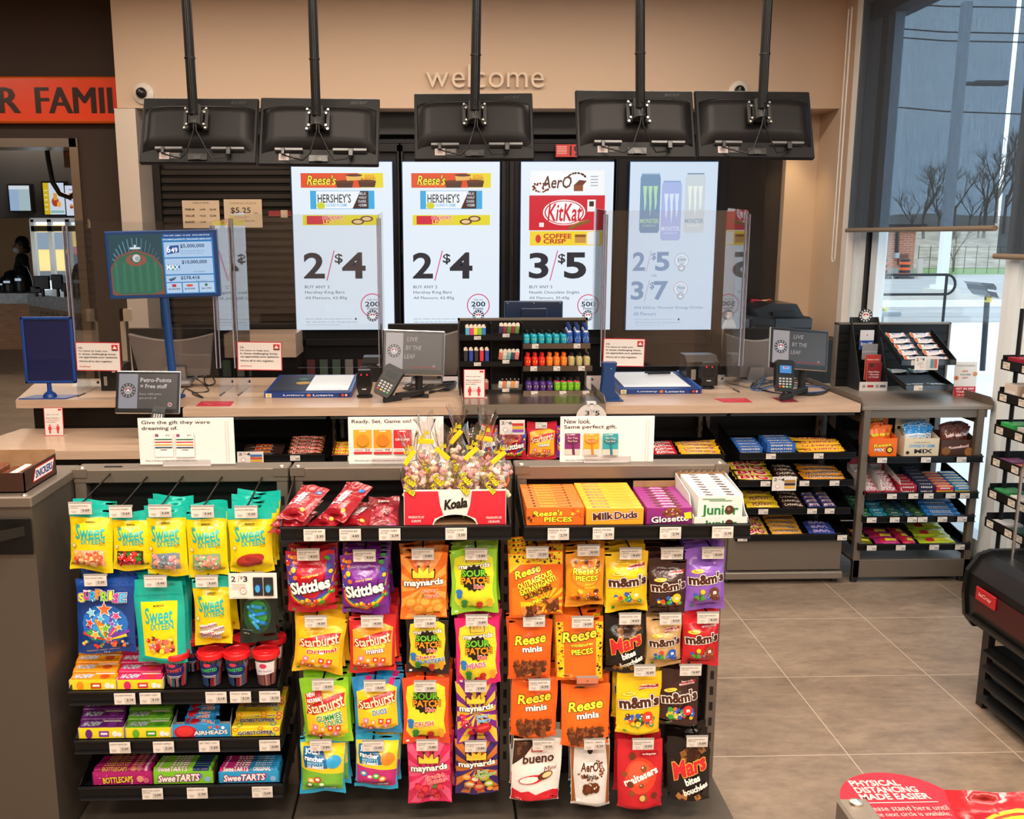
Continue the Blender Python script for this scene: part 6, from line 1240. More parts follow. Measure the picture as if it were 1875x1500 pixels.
def conebag(x, y, zb, r, h, sd, lab, ry=0, clip=True):
    rn = random.Random(sd); t = thing('candy_cone_bag', (x, y, zb), lab, 'candy bag', 'clear candy cone bags', rot=(R(rn.uniform(-4, 4)), R(ry), 0))
    nk = h*.60
    prof = [(.012, -.03), (r*.75, .0), (r*.98, h*.12), (r*1.05, h*.25), (r*.92, h*.4), (r*.55, h*.52), (.012, nk), (.014, nk+.008), (r*.35, nk+h*.12), (r*.6, nk+h*.27), (r*.78, h)]
    n = 26; vs = []; fs = []
    for i, (rr, z) in enumerate(prof):
        for k in range(n):
            an = 2*pi*k/n; w = 1+.12*sin(an*7+sd)*(i > 4)+.05*sin(an*3+sd+i)+(.22*sin(an*5+i) if i > 7 else 0)
            vs.append((rr*w*cos(an), rr*w*.85*sin(an), z+(.012*sin(an*4+sd) if i == len(prof)-1 else 0)))
    fs = [(i*n+k, i*n+(k+1) % n, (i+1)*n+(k+1) % n, (i+1)*n+k) for i in range(len(prof)-1) for k in range(n)]
    MB().add(vs, fs, '#fff', 'film', True).build('film', t)
    c = MB()
    for k in range(40):
        an = rn.uniform(0, 6.28); z = rn.uniform(0, h*.42); rr = r*.86*(1 if z < h*.3 else .7)*math.sqrt(rn.uniform(.25, 1))
        p = Vector((rr*cos(an), rr*.8*sin(an), z)); q_ = p+Vector((rn.uniform(-1, 1), rn.uniform(-1, 1)*.5, rn.uniform(-1, 1)))*.014
        c.tube([p, q_], rn.uniform(.005, .008), rn.choice(candyc), 'paint', 7)
    c.build('candies', t)
    g = MB(); f = lambda u, v, d: Vector((sin(u*1.2)*(r*1.06+d), -cos(u*1.2)*(r*.9+d)-.001, h*.2+v*h*.2))
    s = Surf(g, f, r*1.2, h*.2, 'print', .008, .0005); s.txt('Koala', -.15+rn.uniform(-.1, .1), .15, .55, '#f0dc1c', w=.8, bold=.04, ol=.05, oc='#14110c', rot=-.7, shear=.2).txt('Koala', -.3, -.6, .5, '#f0dc1c', w=.8, bold=.04, ol=.05, oc='#14110c', rot=-.7)
    for k in range(2): f2 = lambda u, v, d, k=k: Vector((u*r*.4-.01+k*.012, -r*.45-d-.003*k, nk+h*.1+v*h*.12+k*.012)); s2 = Surf(g, f2, r*.4, h*.12, 'print', .01, .0005); s2.txt('Koala', 0, 0, .6, '#f0dc1c', w=1.1, bold=.03, ol=.05, oc='#14110c', rot=.3-k*.35)
    g.build('lettering', t)
    if clip: MB().box((-.026, -.016, nk-.003), (.02, -.012, nk+.010), '#f2c81c', 'plastic', .001, Matrix.Rotation(R(rn.uniform(-50, 40)), 4, 'Y') if 0 else Matrix.Translation((0, 0, nk)) @ Matrix.Rotation(R(rn.choice((-50, 5, 40))), 4, 'Y') @ Matrix.Translation((0, 0, -nk))).build('clip', t)
zt = z0+H-.012; k = 0
for px, yy, rr, hh_, ry in ((761, 2.395, .034, .16, -6), (808, 2.405, .034, .17, 2), (858, 2.395, .035, .175, 6), (905, 2.40, .034, .155, 9), (785, 2.47, .034, .18, -3), (838, 2.475, .034, .205, 0), (880, 2.465, .034, .19, 6)):
    k += 1; p = PY(px, 890, yy); conebag(p.x, yy, zt+(.012 if k > 4 else 0), rr, hh_, k, 'clear cone bag of pastel gummies, '+['leftmost of the front row', 'second from left in the front row', 'third from left in the front row', 'rightmost of the front row', 'left one of the back row', 'tallest, in the middle of the back row', 'right one of the back row'][k-1], ry)
for k, px in enumerate((811, 849)):
    p = PY(px, 950, 2.41); MB().lathe([(0, -.034), (.009, .0), (.011, .012)], (0, 0, 0), ['#f0dc1c', '#d8cfc8'], 'plastic', 10).build('cone_tip', loc=(p.x, 2.41, z0+.038), label='yellow cone tip seen in the box arch, '+('left one', 'right one')[k], cat='candy bag')
# rows of upright boxes on the right tray
zR = FS['R'][0]
def boxrow(xf0, xf1, ytf, xb0, xb1, ytb, N_, col, fr, tp, nm, adj, Yf=2.345, Yb=2.56, hdrop=0):
    f0, f1, b0, b1 = PY(xf0, ytf, Yf), PY(xf1, ytf, Yf), PY(xb0, ytb, Yb), PY(xb1, ytb, Yb)
    w = ((f1.x-f0.x)+(b1.x-b0.x))/2*.985; th_ = (Yb-Yf)/N_; h = f0.z-zR+.014; o = boxmesh(w, th_*.96, h, col, fr, tp).build(nm, label='', cat='candy box')
    for k in range(N_):
        u = (k+.5)/N_; loc = ((f0.x+f1.x)/2*(1-u)+(b0.x+b1.x)/2*u, Yf+(Yb-Yf)*u, zR-.014+(b0.z-f0.z)*u); lab = adj+' candy box, '+('front one of its row' if k == 0 else 'rearmost of its row' if k == N_-1 else ['', 'second', 'third', 'fourth', 'fifth', 'sixth', 'seventh', 'eighth', 'ninth', 'tenth'][k]+' from the front of its row')
        if k == 0: o.location = loc; o['label'] = lab
        else: dup(o, loc, None, lab)
def fR(s): s.txt("Reese's", -.25, .45, .5, '#f4e238', w=1.0, bold=.05, ol=.05, oc='#2c1206', rot=.05, shear=.2).txt('PIECES', .1, -.15, .42, '#f4e238', w=.95, bold=.06, ol=.05, oc='#2c1206'); scatter(s, ['#e8a01c', '#d8501c', '#5a2c14', '#f2c43a'], .5, .95, .2, .8, 7, .05, 5); scatter(s, ['#5a2c14', '#e8a01c'], -.95, -.6, -.3, .3, 4, .05, 7)
def tR(s): s.txt("Reese's", -.2, 0, 1.1, '#f4c238', w=.6, bold=.03, ol=.04, oc='#8a3a0c').ell(-.7, 0, .05, '#2c1206', .5).ell(.55, 0, .04, '#2c1206', .4).rect(.2, -.3, .5, .2, '#f08a3a')
def fM(s): s.txt('Milk', -.42, .2, .7, '#4a1c14', w=.68, bold=.05, ol=.06, oc='#f6ece4', ol2=.09, oc2='#d8301c', rot=.06).txt('Duds', .38, .32, .7, '#4a1c14', w=.78, bold=.05, ol=.06, oc='#f6ece4', ol2=.09, oc2='#d8301c', rot=.06)
def tM(s): s.txt('Milk Duds', -.45, 0, .95, '#6a2c14', w=.62, bold=.04, ol=.05, oc='#fce0c0').rect(.1, -.15, .75, .0, '#c87a24')
def fG(s):
    scatter(s, ['#8a4a28', '#6a3018', '#a05c34'], -.25, .45, .1, .9, 26, .09, 4); s.txt('Glosette', .0, -.1, .6, '#f4f0ee', w=1.6, bold=.04, ol=.05, oc='#3a0c34', rot=.06).poly([(.6, .5), (.9, .6), (.96, -.05), (.66, -.15)], '#e8d81c')
def tG(s): s.txt('Glosette', 0, -.1, .9, '#f0d8ea', w=.62, bold=.04).ell(-.4, .3, .2, '#5a2018', .5).ell(.4, .3, .2, '#5a2018', .5)
def fJ(s): s.txt('Junior', .0, .0, .8, '#1c7a3a', w=1.6, bold=.05).ell(.42, .1, .2, '#4a2a1c', n=18).ell(.38, .16, .07, '#8a6a5a').rect(-.8, .78, .2, .83, '#4a8a5a').rect(-.5, .68, .5, .73, '#4a8a5a').poly([(.3, -.75), (.98, -.55), (.98, -.7), (.3, -.9)], '#c82a5a')
def tJ(s): s.txt('Junior', 0, 0, .8, '#2a7a3a', w=.34, bold=.04); [s.ell(x, y, .12, '#4a2a1c', .35, rot=.3) for x, y in ((-.55, .1), (-.4, -.2), (.4, .2), (.55, -.1))]
boxrow(963, 1071, 930, 951, 1049, 887, 9, '#ec6a1c', fR, tR, 'orange_candy_box', 'orange')
boxrow(1073, 1180, 932, 1050, 1148, 884, 9, '#f0a42a', fM, tM, 'amber_candy_box', 'amber yellow')
boxrow(1183, 1270, 930, 1159, 1236, 892, 8, '#8a2478', fG, tG, 'purple_candy_box', 'purple')
boxrow(1277, 1362, 909, 1246, 1322, 868, 9, '#dcdedb', fJ, tJ, 'white_candy_box', 'white')
def tray(x0, x1, y0, y1, z, hf, hb, col, inner, nm, lab, fr=None, sk=0, back=None, wl=True):
    t = thing(nm, ((x0+x1)/2, y0, z), lab, 'carton'); h = (x1-x0)/2; d = y1-y0; Msh = Matrix(((1, sk, 0, 0), (0, 1, 0, 0), (0, 0, 1, 0), (0, 0, 0, 1)))
    m = MB(); m.box((-h, 0, 0), (h, .002, hf), col, 'print'); fr and fr(front(m, -h, h, 0, hf, 0, 'print', .0003)); m.build('front_panel', t)
    m = MB(); m.box((-h, d-.002, 0), (h, d, hb), back or inner, 'card', M=Msh)
    for s_ in (-1, 1): m.prism([(0, 0), (0, hf), (d*.9, hb), (d, hb), (d, 0)], s_*h-.001, s_*h+.001, inner, 'card', ax=0, M=Msh)
    m.box((-h, 0, 0), (h, d, .002), inner, 'card', M=Msh)
    if back == 'torn':pass
    m.build('tray', t); return t
a0, a1 = PY(1237, 900, 2.45).x, PY(1160, 890, 2.56).x
MB().box((a1, 2.562, zR-.01), (PY(1238, 890, 2.56).x, 2.565, PY(1200, 881, 2.56).z), '#a87c56', 'cardboard').build('carton_back', label='brown carton back standing behind the purple boxes', cat='carton')
f0, f1 = PY(1272, 912, 2.335).x, PY(1371, 912, 2.335).x; tj = thing('white_carton', ((f0+f1)/2, 2.335, zR-.016), 'white carton tray with torn brown edge around the white boxes', 'carton'); hw = (f1-f0)/2; hf = PY(1300, 947, 2.335).z-zR+.016; hb = PY(1280, 866, 2.57).z-zR+.016; sk = ((PY(1233, 866, 2.57).x+PY(1332, 866, 2.57).x)/2-(f0+f1)/2)/.235
Mj = Matrix(((1, sk, 0, 0), (0, 1, 0, 0), (0, 0, 1, 0), (0, 0, 0, 1)))
m = MB(); m.box((-hw, 0, 0), (hw, .002, hf), '#dcdedb', 'card'); s = front(m, -hw, hw, 0, hf, 0, 'card', .0003); s.txt('Junior', .0, -.2, 1.2, '#1c7a3a', w=1.2, bold=.05).ell(.32, -.1, .15, '#4a2a1c'); m.build('front_panel', tj)
m = MB(); 
for s_ in (-1, 1): m.prism([(0, 0), (0, hf), (.03, hf+.01), (.06, hb*.86), (.235, hb), (.235, 0)], s_*hw-.0012, s_*hw+.0012, '#d2cfc8', 'card', ax=0, M=Mj)
m.box((-hw, .233, 0), (hw, .236, hb), '#a87c56', 'cardboard', M=Mj)
for k in range(24): m.box((-hw+k*hw/12, .233, hb), (-hw+(k+.7)*hw/12, .236, hb+.002+.002*(k*7 % 3)), '#a87c56', 'cardboard', M=Mj)
m.build('tray', tj)
# left bay trays
def packbox(w, d, h, col, art, bev=.002, mat='wrap'):
    return boxmesh(w, d, h, col, art, art, None, mat, bev=bev)
def chew(c, c2):
    def a(s): s.rect(-1, -.6, -.1, .7, c).txt('HI-CHEW', -.45, .1, .9, '#dfe8f8', w=.8, bold=.05, ol=.05, oc='#14205a', shear=.3).ell(.5, 0, .22, c2, .5).rect(.05, .5, .9, .7, '#f6f0e0')
    return a
def chewfr(c, c2): return lambda s: s.ell(-.55, 0, .16, c, .8).rect(-.1, -.5, .35, .5, c2).rect(-.02, -.15, .28, .2, '#f4f0f4').ell(.62, .0, .13, '#f6f2ea', .5).ell(.82, -.1, .1, '#f6f2ea', .4)
def chewtray(key, xf0, xf1, xb0, xb1, c, c2, lab, nm, wcol='#f0e6d8', fcol='#f0d82a', ytb=None, adj=''):
    z, _, _ = FS[key]; Yf, Yb = 2.345, 2.53
    f0, f1, b0, b1 = PY(xf0, 1250 if key == 'L1' else 1340, Yf).x, PY(xf1, 1250 if key == 'L1' else 1340, Yf).x, PY(xb0, 1214 if key == 'L1' else 1298, Yb).x, PY(xb1, 1214 if key == 'L1' else 1298, Yb).x
    zf = PY(xf0, 1246 if key == 'L1' else 1334, Yf).z; zb = PY(xb0, 1213 if key == 'L1' else 1298, Yb).z; z0 = z-.013
    sk = ((b0+b1)/2-(f0+f1)/2)/(Yb-Yf)
    t = tray(f0, f1, Yf, Yb, z0, zf-z0, zb-z0, fcol, wcol, 'candy_tray', lab, chewfr(c, c2), sk)
    w = (f1-f0)*.96; o = packbox(w, .036, .02, c, chew(c, c2)).build('candy_pack', label='', cat='candy pack')
    n = 0
    for r_ in range(4):
        for cidx in (0,):
            yy = Yf+.024+r_*.039; zz = zf-.02+r_*.0085; xx = (f0+f1)/2+sk*(yy-Yf); l = adj+' candy pack, '+['front one', 'second from the front', 'third from the front', 'rearmost'][r_]+' of its tray'
            if n == 0: o.location = (xx, yy, zz); o.rotation_euler = (R(12), 0, 0); o['label'] = l
            else: dup(o, (xx, yy, zz), None, l)
            n += 1
chewtray('L1', 127, 213, 158, 234, '#f0981c', '#c8501c', 'open yellow tray of orange candy packs, left end of the upper tray', 'x', adj='orange')
chewtray('L1', 214, 298, 236, 306, '#e0306a', '#d83a3a', 'open yellow tray of pink candy packs beside the orange ones', 'x', adj='pink')
chewtray('L2', 144, 226, 163, 247, '#6a2a7a', '#8a3aa0', 'open yellow tray of purple candy packs, left end of the middle tray', 'x', adj='purple')
chewtray('L2', 230, 313, 251, 325, '#6ab02c', '#4a9a2a', 'open yellow tray of green candy packs beside the purple ones', 'x', adj='green')
# blue foil bars in tray
z = FS['L2'][0]-.013; f0, f1 = PY(316, 1340, 2.345).x, PY(422, 1340, 2.345).x; zf, zb = PY(360, 1327, 2.345).z, PY(360, 1289, 2.53).z; sk = ((PY(329, 1289, 2.53).x+PY(425, 1289, 2.53).x)/2-(f0+f1)/2)/.185
def airf(s): s.ell(-.55, -.1, .4, '#c81c2a', 1.0).ell(-.57, .0, .3, '#e03a3a', .7).txt('AIRHEADS', .32, -.15, .55, '#f4f2f0', w=1.15, bold=.06, ol=.05, oc='#14306a', rot=.04).ell(.3, .6, .06, '#e8782a').ell(.55, .65, .06, '#d8303a').ell(.75, .55, .06, '#f0f0f0')
tray(f0, f1, 2.345, 2.53, z, zf-z, zb-z, '#2a90d0', '#e4e6ea', 'candy_tray', 'blue and white tray of blue foil bars with a red ball printed in front', airf, sk)
def aird(s): s.ell(-.6, 0, .3, '#c81c2a').ell(.3, 0, .3, '#d82a34', .4).txt('AIRHEADS', .25, 0, .7, '#f0f4f8', w=.9, bold=.04)
ab = bagmesh(.085, .032, .007, 'flat', '#2a86c8', aird, 61, False).build('foil_bar', label='', cat='candy bar')
rn = random.Random(6)
for k in range(11):
    yy = 2.36+.014*k; loc = ((f0+f1)/2+sk*(yy-2.345)+rn.uniform(-.012, .012), yy, zf-.004+.0045*k); rot = (R(-70), R(rn.uniform(-8, 8)), R(rn.uniform(-7, 7))); l = 'blue foil bar, '+['front one', 'second', 'third', 'fourth', 'fifth', 'sixth', 'seventh', 'eighth', 'ninth', 'tenth', 'rearmost'][k]+' from the front in the blue tray'
    if k == 0: ab.location, ab.rotation_euler = loc, rot; ab['label'] = l
    else: dup(ab, loc, rot, l)
def gob(s):
    for k, (x, y, c) in enumerate(((-.85, .5, '#e87a2a'), (.7, -.5, '#3a9ac8'), (.85, .6, '#d83a7a'), (-.7, -.7, '#8ab83a'), (.2, .8, '#e8782a'))): s.ell(x, y, .12, c, .4).ell(x, y, .08, '#f0d42a', .25)
    s.txt('GOBSTOPPER', .0, .0, .6, '#141a5a', w=1.45, bold=.05, ol=.05, oc='#f4f4e8', rot=.03)
z = FS['L2'][0]-.013; f0, f1 = PY(424, 1340, 2.345).x, PY(512, 1340, 2.345).x; gb = boxmesh(f1-f0, .058, .03, '#f0d42a', gob, gob).build('yellow_candy_box', label='yellow candy box with dark blue lettering, front one on the middle tray', cat='candy box'); gb.location = ((f0+f1)/2, 2.376, z)
dup(gb, ((f0+f1)/2-.001, 2.437, z+.012), None, 'yellow candy box with dark blue lettering, second one on the middle tray'); dup(gb, ((f0+f1)/2-.003, 2.498, z+.026), None, 'yellow candy box with dark blue lettering, rear one on the middle tray')
# rolls
def rollrow(xf0, xf1, xb0, xb1, fr, col, rart, lab, adj, inner='#7a1c4a'):
    z = FS['L3'][0]-.013; Yf, Yb = 2.345, 2.54; f0, f1, b0, b1 = PY(xf0, 1425, Yf).x, PY(xf1, 1425, Yf).x, PY(xb0, 1380, Yb).x, PY(xb1, 1380, Yb).x
    zf, zb = PY(xf0, 1414, Yf).z, PY(xb0, 1372, Yb).z; sk = ((b0+b1)/2-(f0+f1)/2)/(Yb-Yf)
    tray(f0, f1, Yf, Yb, z, zf-z, zb-z-.006, col, inner, 'candy_tray', lab, fr, sk, '#7a5a40')
    w = (f1-f0)*.97; m = MB(); r = .0105; n = 14; P = [(-w/2, .6), (-w/2+.003, 1), (w/2-.003, 1), (w/2, .6)]
    for (x0, q0), (x1, q1) in zip(P, P[1:]): m.add([(x0, r*q0*cos(2*pi*k/n), r*q0*sin(2*pi*k/n)) for k in range(n)]+[(x1, r*q1*cos(2*pi*k/n), r*q1*sin(2*pi*k/n)) for k in range(n)], [(k, n+k, n+(k+1) % n, (k+1) % n) for k in range(n)], col, 'wrap', True)
    f = lambda u, v, d: Vector((u*w/2, -sin(v*1.3+(-.1))*0-(r+d)*cos(v*1.2+.75), (r+d)*sin(v*1.2+.75)))
    s = Surf(m, f, w/2*.96, r*1.2, 'wrap', .006, .0004); rart(s); o = m.build('candy_roll', label='', cat='candy roll')
    for k in range(8):
        yy = Yf+.014+k*.0225; loc = ((f0+f1)/2+sk*(yy-Yf)+random.uniform(-.001, .001), yy, zf-.003+k*(zb-zf-.004)/7); l = adj+' candy roll, '+['front one', 'second from the front', 'third from the front', 'fourth from the front', 'fifth from the front', 'sixth from the front', 'seventh from the front', 'rearmost'][k]+' of its tray'
        if k == 0: o.location = loc; o['label'] = l
        else: dup(o, loc, None, l)
rollrow(170, 279, 198, 300, lambda s: (scatter(s, ['#f0c8e0', '#e85aa0'], -.9, .9, -.8, .8, 20, .02, 3, False), s.txt('BOTTLECAPS', -.15, -.1, .8, '#e8c83a', w=1.0, bold=.05, ol=.05, oc='#5a1030', rot=.06).ell(.6, 0, .12, '#d8907a').ell(.8, -.2, .1, '#c8607a'))[0], '#a81c6a', lambda s: s.txt('BOTTLECAPS', -.25, .0, .85, '#d8b03a', w=.85, bold=.04, ol=.04, oc='#3a0c20').ell(.4, 0, .1, '#c87a5a').ell(.6, .1, .1, '#b86a6a').rect(.8, -1, .9, 1, '#e0a8c8'), 'magenta tray of candy rolls, left end of the lowest tray', 'magenta')
swt = lambda c1: (lambda s: s.ell(.55, .3, .1, '#6a7ab0').ell(.8, -.2, .1, '#8ab0d8').txt('SweeTARTS', -.15, .05, 1.0, '#f4f2f4', w=1.35, bold=.05, ol=.06, oc=c1, ol2=.09, oc2='#1c2a6a', shear=.15, rot=.03))
rollrow(281, 391, 302, 409, swt('#b8246a'), '#7ac02c', lambda s: s.rect(-1, -1, .35, 1, '#8ad03a').rect(.35, -.8, .9, .6, '#1c2a6a').txt('SweeTARTS', -.35, .0, 1.0, '#f0eef0', w=1.0, bold=.04, ol=.05, oc='#a82a6a'), 'lime green tray of candy rolls in the middle of the lowest tray', 'lime green', '#7a5a40')
rollrow(401, 511, 422, 525, swt('#c8205a'), '#2a9ad0', lambda s: s.rect(-1, -1, -.0, 1, '#c8287a').rect(0, -1, .9, .9, '#2a86c0').txt('SweeTARTS', -.45, .0, 1.0, '#f0eef0', w=.85, bold=.04, ol=.05, oc='#8a1c5a').txt('ORIGINAL', .45, 0, .7, '#f0f0f0', w=.6, bold=.04), 'blue and magenta tray of candy rolls at the right of the lowest tray', 'blue and magenta', '#2a86b0')
# cups with red lids
def cupmesh(c1, t1, pale=False):
    t = thing('candy_cup', (0, 0, 0), '', 'candy cup'); m = MB(); r0, r1, h = .025, .0335, .088
    m.lathe([(0, 0), (r0, 0), (r0+.001, .002), (r1, h)], (0, 0, 0), '#b8b4b8', 'film', 24); m.build('cup_wall', t)
    c = MB(); rn = random.Random(len(t1)+3)
    for k in range(34):
        an = rn.uniform(0, 6.28); x, y = (r0-.005)*cos(an), (r0-.005)*sin(an); c.tube([(x, y, .003), (x*1.22+rn.uniform(-.003, .003), y*1.22, rn.uniform(.05, .08))], .0042, rn.choice(['#c83a4a', '#3a5a8a', '#8a3a4a', '#d88a8a', '#4a7a9a'] if not pale else ['#b87a78', '#c89a90', '#a86a6a']), 'plastic', 6)
    c.build('candy_sticks', t)
    g = MB(); f = lambda u, v, d: Vector((sin(u*1.25)*((r0+(r1-r0)*(v+1)/2)+.0008+d), -cos(u*1.25)*((r0+(r1-r0)*(v+1)/2)+.0008+d), h*.5+v*h*.42))
    s = Surf(g, f, .036, h*.42, 'print', .007, .0003)
    if pale: s.poly([(-.7, .8), (.7, .8), (.7, -.1), (-.7, -.3)], '#e4dce2').ell(-.1, .5, .25, '#c83a5a', .2).txt('Sour Suckers', 0, .1, .14, '#5a2a6a', w=1.0)
    else: s.ell(0, .2, .75, '#1c2468', .55, n=20).ell(-.1, .62, .25, '#c83a4a', .15).txt(t1, 0, .22, .26, '#e04a3a' if c1 == 'r' else '#4ac06a', w=1.1, bold=.04, ol=.05, oc='#0c1440', rot=.12).rect(-.5, -.25, .5, -.2, '#c8ccd8').rect(-.4, -.35, .4, -.31, '#c8ccd8')
    g.build('label_print', t)
    l = MB(); l.lathe([(.0355, h-.008), (.0368, h-.006), (.0368, h+.006), (.0355, h+.008), (.031, h+.0085), (.029, h+.006), (.018, h+.006), (.017, h+.007), (0, h+.007)], (0, 0, 0), '#d81c24', 'plastic', 32); l.build('lid', t)
    return t
cups = [cupmesh('r', 'TWIST'), cupmesh('g', 'TWISTED'), cupmesh('p', 'SOUR', True)]
zc = FS['L1'][0]-.018; usedc = [False]*3
for k, (px, Y, ci, l) in enumerate(((325, 2.385, 0, 'leftmost of the front row'), (388, 2.385, 1, 'second from left in the front row'), (436, 2.385, 1, 'third from left in the front row'), (489, 2.385, 2, 'rightmost of the front row'), (354, 2.462, 0, 'leftmost of the middle row'), (405, 2.462, 1, 'second from left in the middle row'), (453, 2.462, 2, 'third from left in the middle row'), (503, 2.462, 2, 'rightmost of the middle row'), (362, 2.54, 0, 'left one of the back row'), (425, 2.54, 1, 'right one of the back row'))):
    p = PY(px, 1240, Y); o = cups[ci]; zz = zc+(Y-2.33)*tan(R(4))
    if not usedc[ci]: o.location = (p.x, Y, zz); usedc[ci] = True
    else: o = dup(o, (p.x, Y, zz), (0, 0, R(k*13 % 20-10)))
    o['label'] = 'clear cup of candy sticks with round red lid, '+l; o['group'] = 'red lidded candy cups'
# ================================================================ things on the service counter
BL, BK = '#16408c', '#141416'
# lottery play stand, blue
p = PZ(92, 728, CT); t = thing('lottery_sign_stand', (p.x, p.y, CT), 'empty royal blue upright pocket sign on the left end of the counter', 'sign stand'); Y = p.y
q = lambda x, y: (PY(x, y, Y).x-p.x, PY(x, y, Y).z-CT)
MB().prism([(-.14, -.055), (-.1, .06), (.13, .06), (.1, -.055)], 0, .005, BL, 'plastic', ax=2).build('base', t)
MB().lathe([(.035, .005), (.03, .02), (.012, .035), (.011, .075)], (0, 0, 0), BL, 'plastic', 14).build('neck', t)
a, b = q(48, 702), q(131, 580); m = MB(); fw = .014
m.box((a[0], -.012, a[1]), (a[0]+fw, .014, b[1]), BL, 'plastic', .003).box((b[0]-fw, -.012, a[1]), (b[0], .014, b[1]), BL, 'plastic', .003).box((a[0], -.012, a[1]), (b[0], .014, a[1]+fw), BL, 'plastic', .003).box((a[0], -.012, b[1]-fw), (b[0], .014, b[1]), BL, 'plastic', .003); m.build('frame', t)
MB().box((a[0]+.01, .0, a[1]+.01), (b[0]-.01, .012, b[1]-.01), '#10205a', 'plastic').build('back_plate', t); MB().box((a[0]+.012, -.006, a[1]+.012), (b[0]-.012, -.0055, b[1]-.012), '#fff', 'acrylic').build('clear_pocket', t)
# lottery monitor on a blue pole
Y = 4.8; c = PY(298, 484, Y); t = thing('lottery_monitor', (c.x, Y, c.z), 'blue framed screen with a baseball field and jackpots on a blue pole', 'monitor', rot=(0, R(-1.2), R(4)))
hw, hh = (PY(399, 480, Y).x-PY(198, 480, Y).x)/2, (PY(298, 422, Y).z-PY(298, 546, Y).z)/2
MB().box((-hw, 0, -hh), (hw, .05, hh), '#12407e', 'plastic', .005).build('frame', t)
m = MB(); s = front(m, -hw+.018, hw-.018, -hh+.018, hh-.018, -.0005, 'screen', .0004)
s.rect(-1, -1, 1, 1, '#24525c').rect(-1, -1, .02, 1, '#1d4450')
for k in range(14): an = pi*(.08+.84*k/13); s.poly([(-.5+.36*cos(an), .42*sin(an)), (-.5+.37*cos(an+.03), .43*sin(an+.03)), (-.5+.47*cos(an+.03), .9*sin(an+.03)), (-.5+.46*cos(an), .9*sin(an))], '#5f8fa0', True)
s.k += 1
s.poly([(-.5, .52), (-.16, .3), (.0, -.05), (.0, -1), (-.95, -1), (-1, -.95), (-1, -.1), (-.85, .3)], '#7a4c40').poly([(-.5, .44), (-.2, .26), (-.03, -.1), (-.03, -.85), (-.2, -.97), (-.85, -.97), (-.97, -.8), (-.97, -.12), (-.82, .26)], '#2c6450')
for k in range(6): s.rect(-.92+.15*k, -.9, -.86+.15*k, .1, '#327058', True)
s.k += 1
s.ell(-.5, .16, .2, '#8a5242', .2).poly([(-.5, .38), (-.38, .2), (-.5, .02), (-.62, .2)], '#2c6450').ell(-.49, .22, .075, '#c9cfd0', n=18).ell(-.47, .2, .05, '#9aa4a6').rect(-.6, .52, -.4, .58, '#cfe0e6').rect(-.52, .58, -.48, .66, '#cfe0e6')
s.rect(.02, -1, 1, 1, '#1f74b4').rect(.02, .86, 1, 1, '#124a86').txt('THU APR 15/JEU. 15 AVR.  09:32 AM ET/HE', .5, .93, .05, '#dce8f4', w=.88, bold=.03).txt('UPCOMING JACKPOTS / PROCHAINS GROS LOTS', .5, .8, .055, '#e8f0f8', w=.92, bold=.04)
for y0, y1 in ((.22, .72), (-.34, .18), (-.6, -.38)): s.rect(.05, y0, .97, y1, '#a9c6e4')
for x0, x1 in ((.05, .34), (.36, .66), (.68, .97)): s.rect(x0, -.96, x1, -.63, '#b4cce6')
s.poly([(.1, .32), (.34, .38), (.34, .62), (.14, .6)], '#1a4f94').txt('6', .14, .49, .22, '#f4f6fa', w=.07, bold=.04).txt('49', .25, .46, .16, '#fff', w=.12, bold=.03)
NV = '#14305c'
s.txt('$5,000,000', .6, .58, .13, NV, w=.46, bold=.03).txt('Plus le Guaranteed $1 Million Prize', .6, .42, .05, '#4a78b0', w=.46).txt('Plus le lot garanti de 1 million $', .58, .34, .05, '#4a78b0', w=.42)
s.ell(.11, -.1, .05, '#1c78c0').ell(.2, -.12, .05, '#3a9a4a').ell(.29, -.1, .05, '#1c78c0').txt('MAX', .2, -.1, .17, '#eaf4fa', w=.24, bold=.06, ol=.04, oc='#1a4f94').txt('$10,000,000', .62, .05, .13, NV, w=.48, bold=.03).txt('FRIDAY/VENDREDI', .7, -.27, .03, NV, w=.22)
s.poly([(.1, -.5), (.26, -.42), (.22, -.52), (.14, -.58)], '#3a5a74').txt('$278,418', .52, -.47, .12, NV, w=.36, bold=.03).txt('TODAY/AUJOURDHUI', .72, -.57, .03, NV, w=.22)
s.rect(.16, -.76, .24, -.67, '#b8283a').txt('$2,000,000', .2, -.83, .06, NV, w=.22, bold=.03).ell(.5, -.72, .07, '#d8502a', .04).txt('$630,000', .5, -.83, .06, NV, w=.2, bold=.03).ell(.82, -.71, .03, '#3a7a4a').txt('$61,743', .82, -.83, .06, NV, w=.18, bold=.03)
m.build('display', t)
MB().tube([(-.012, .03, -hh), (-.0, .03, CT-c.z+.012)], .021, '#12407e', 'plastic', 16).build('pole', t); MB().lathe([(.055, 0), (.055, .008), (.03, .014)], (-.0, .03, CT-c.z+.002), '#12407e', 'plastic', 24).build('base', t)
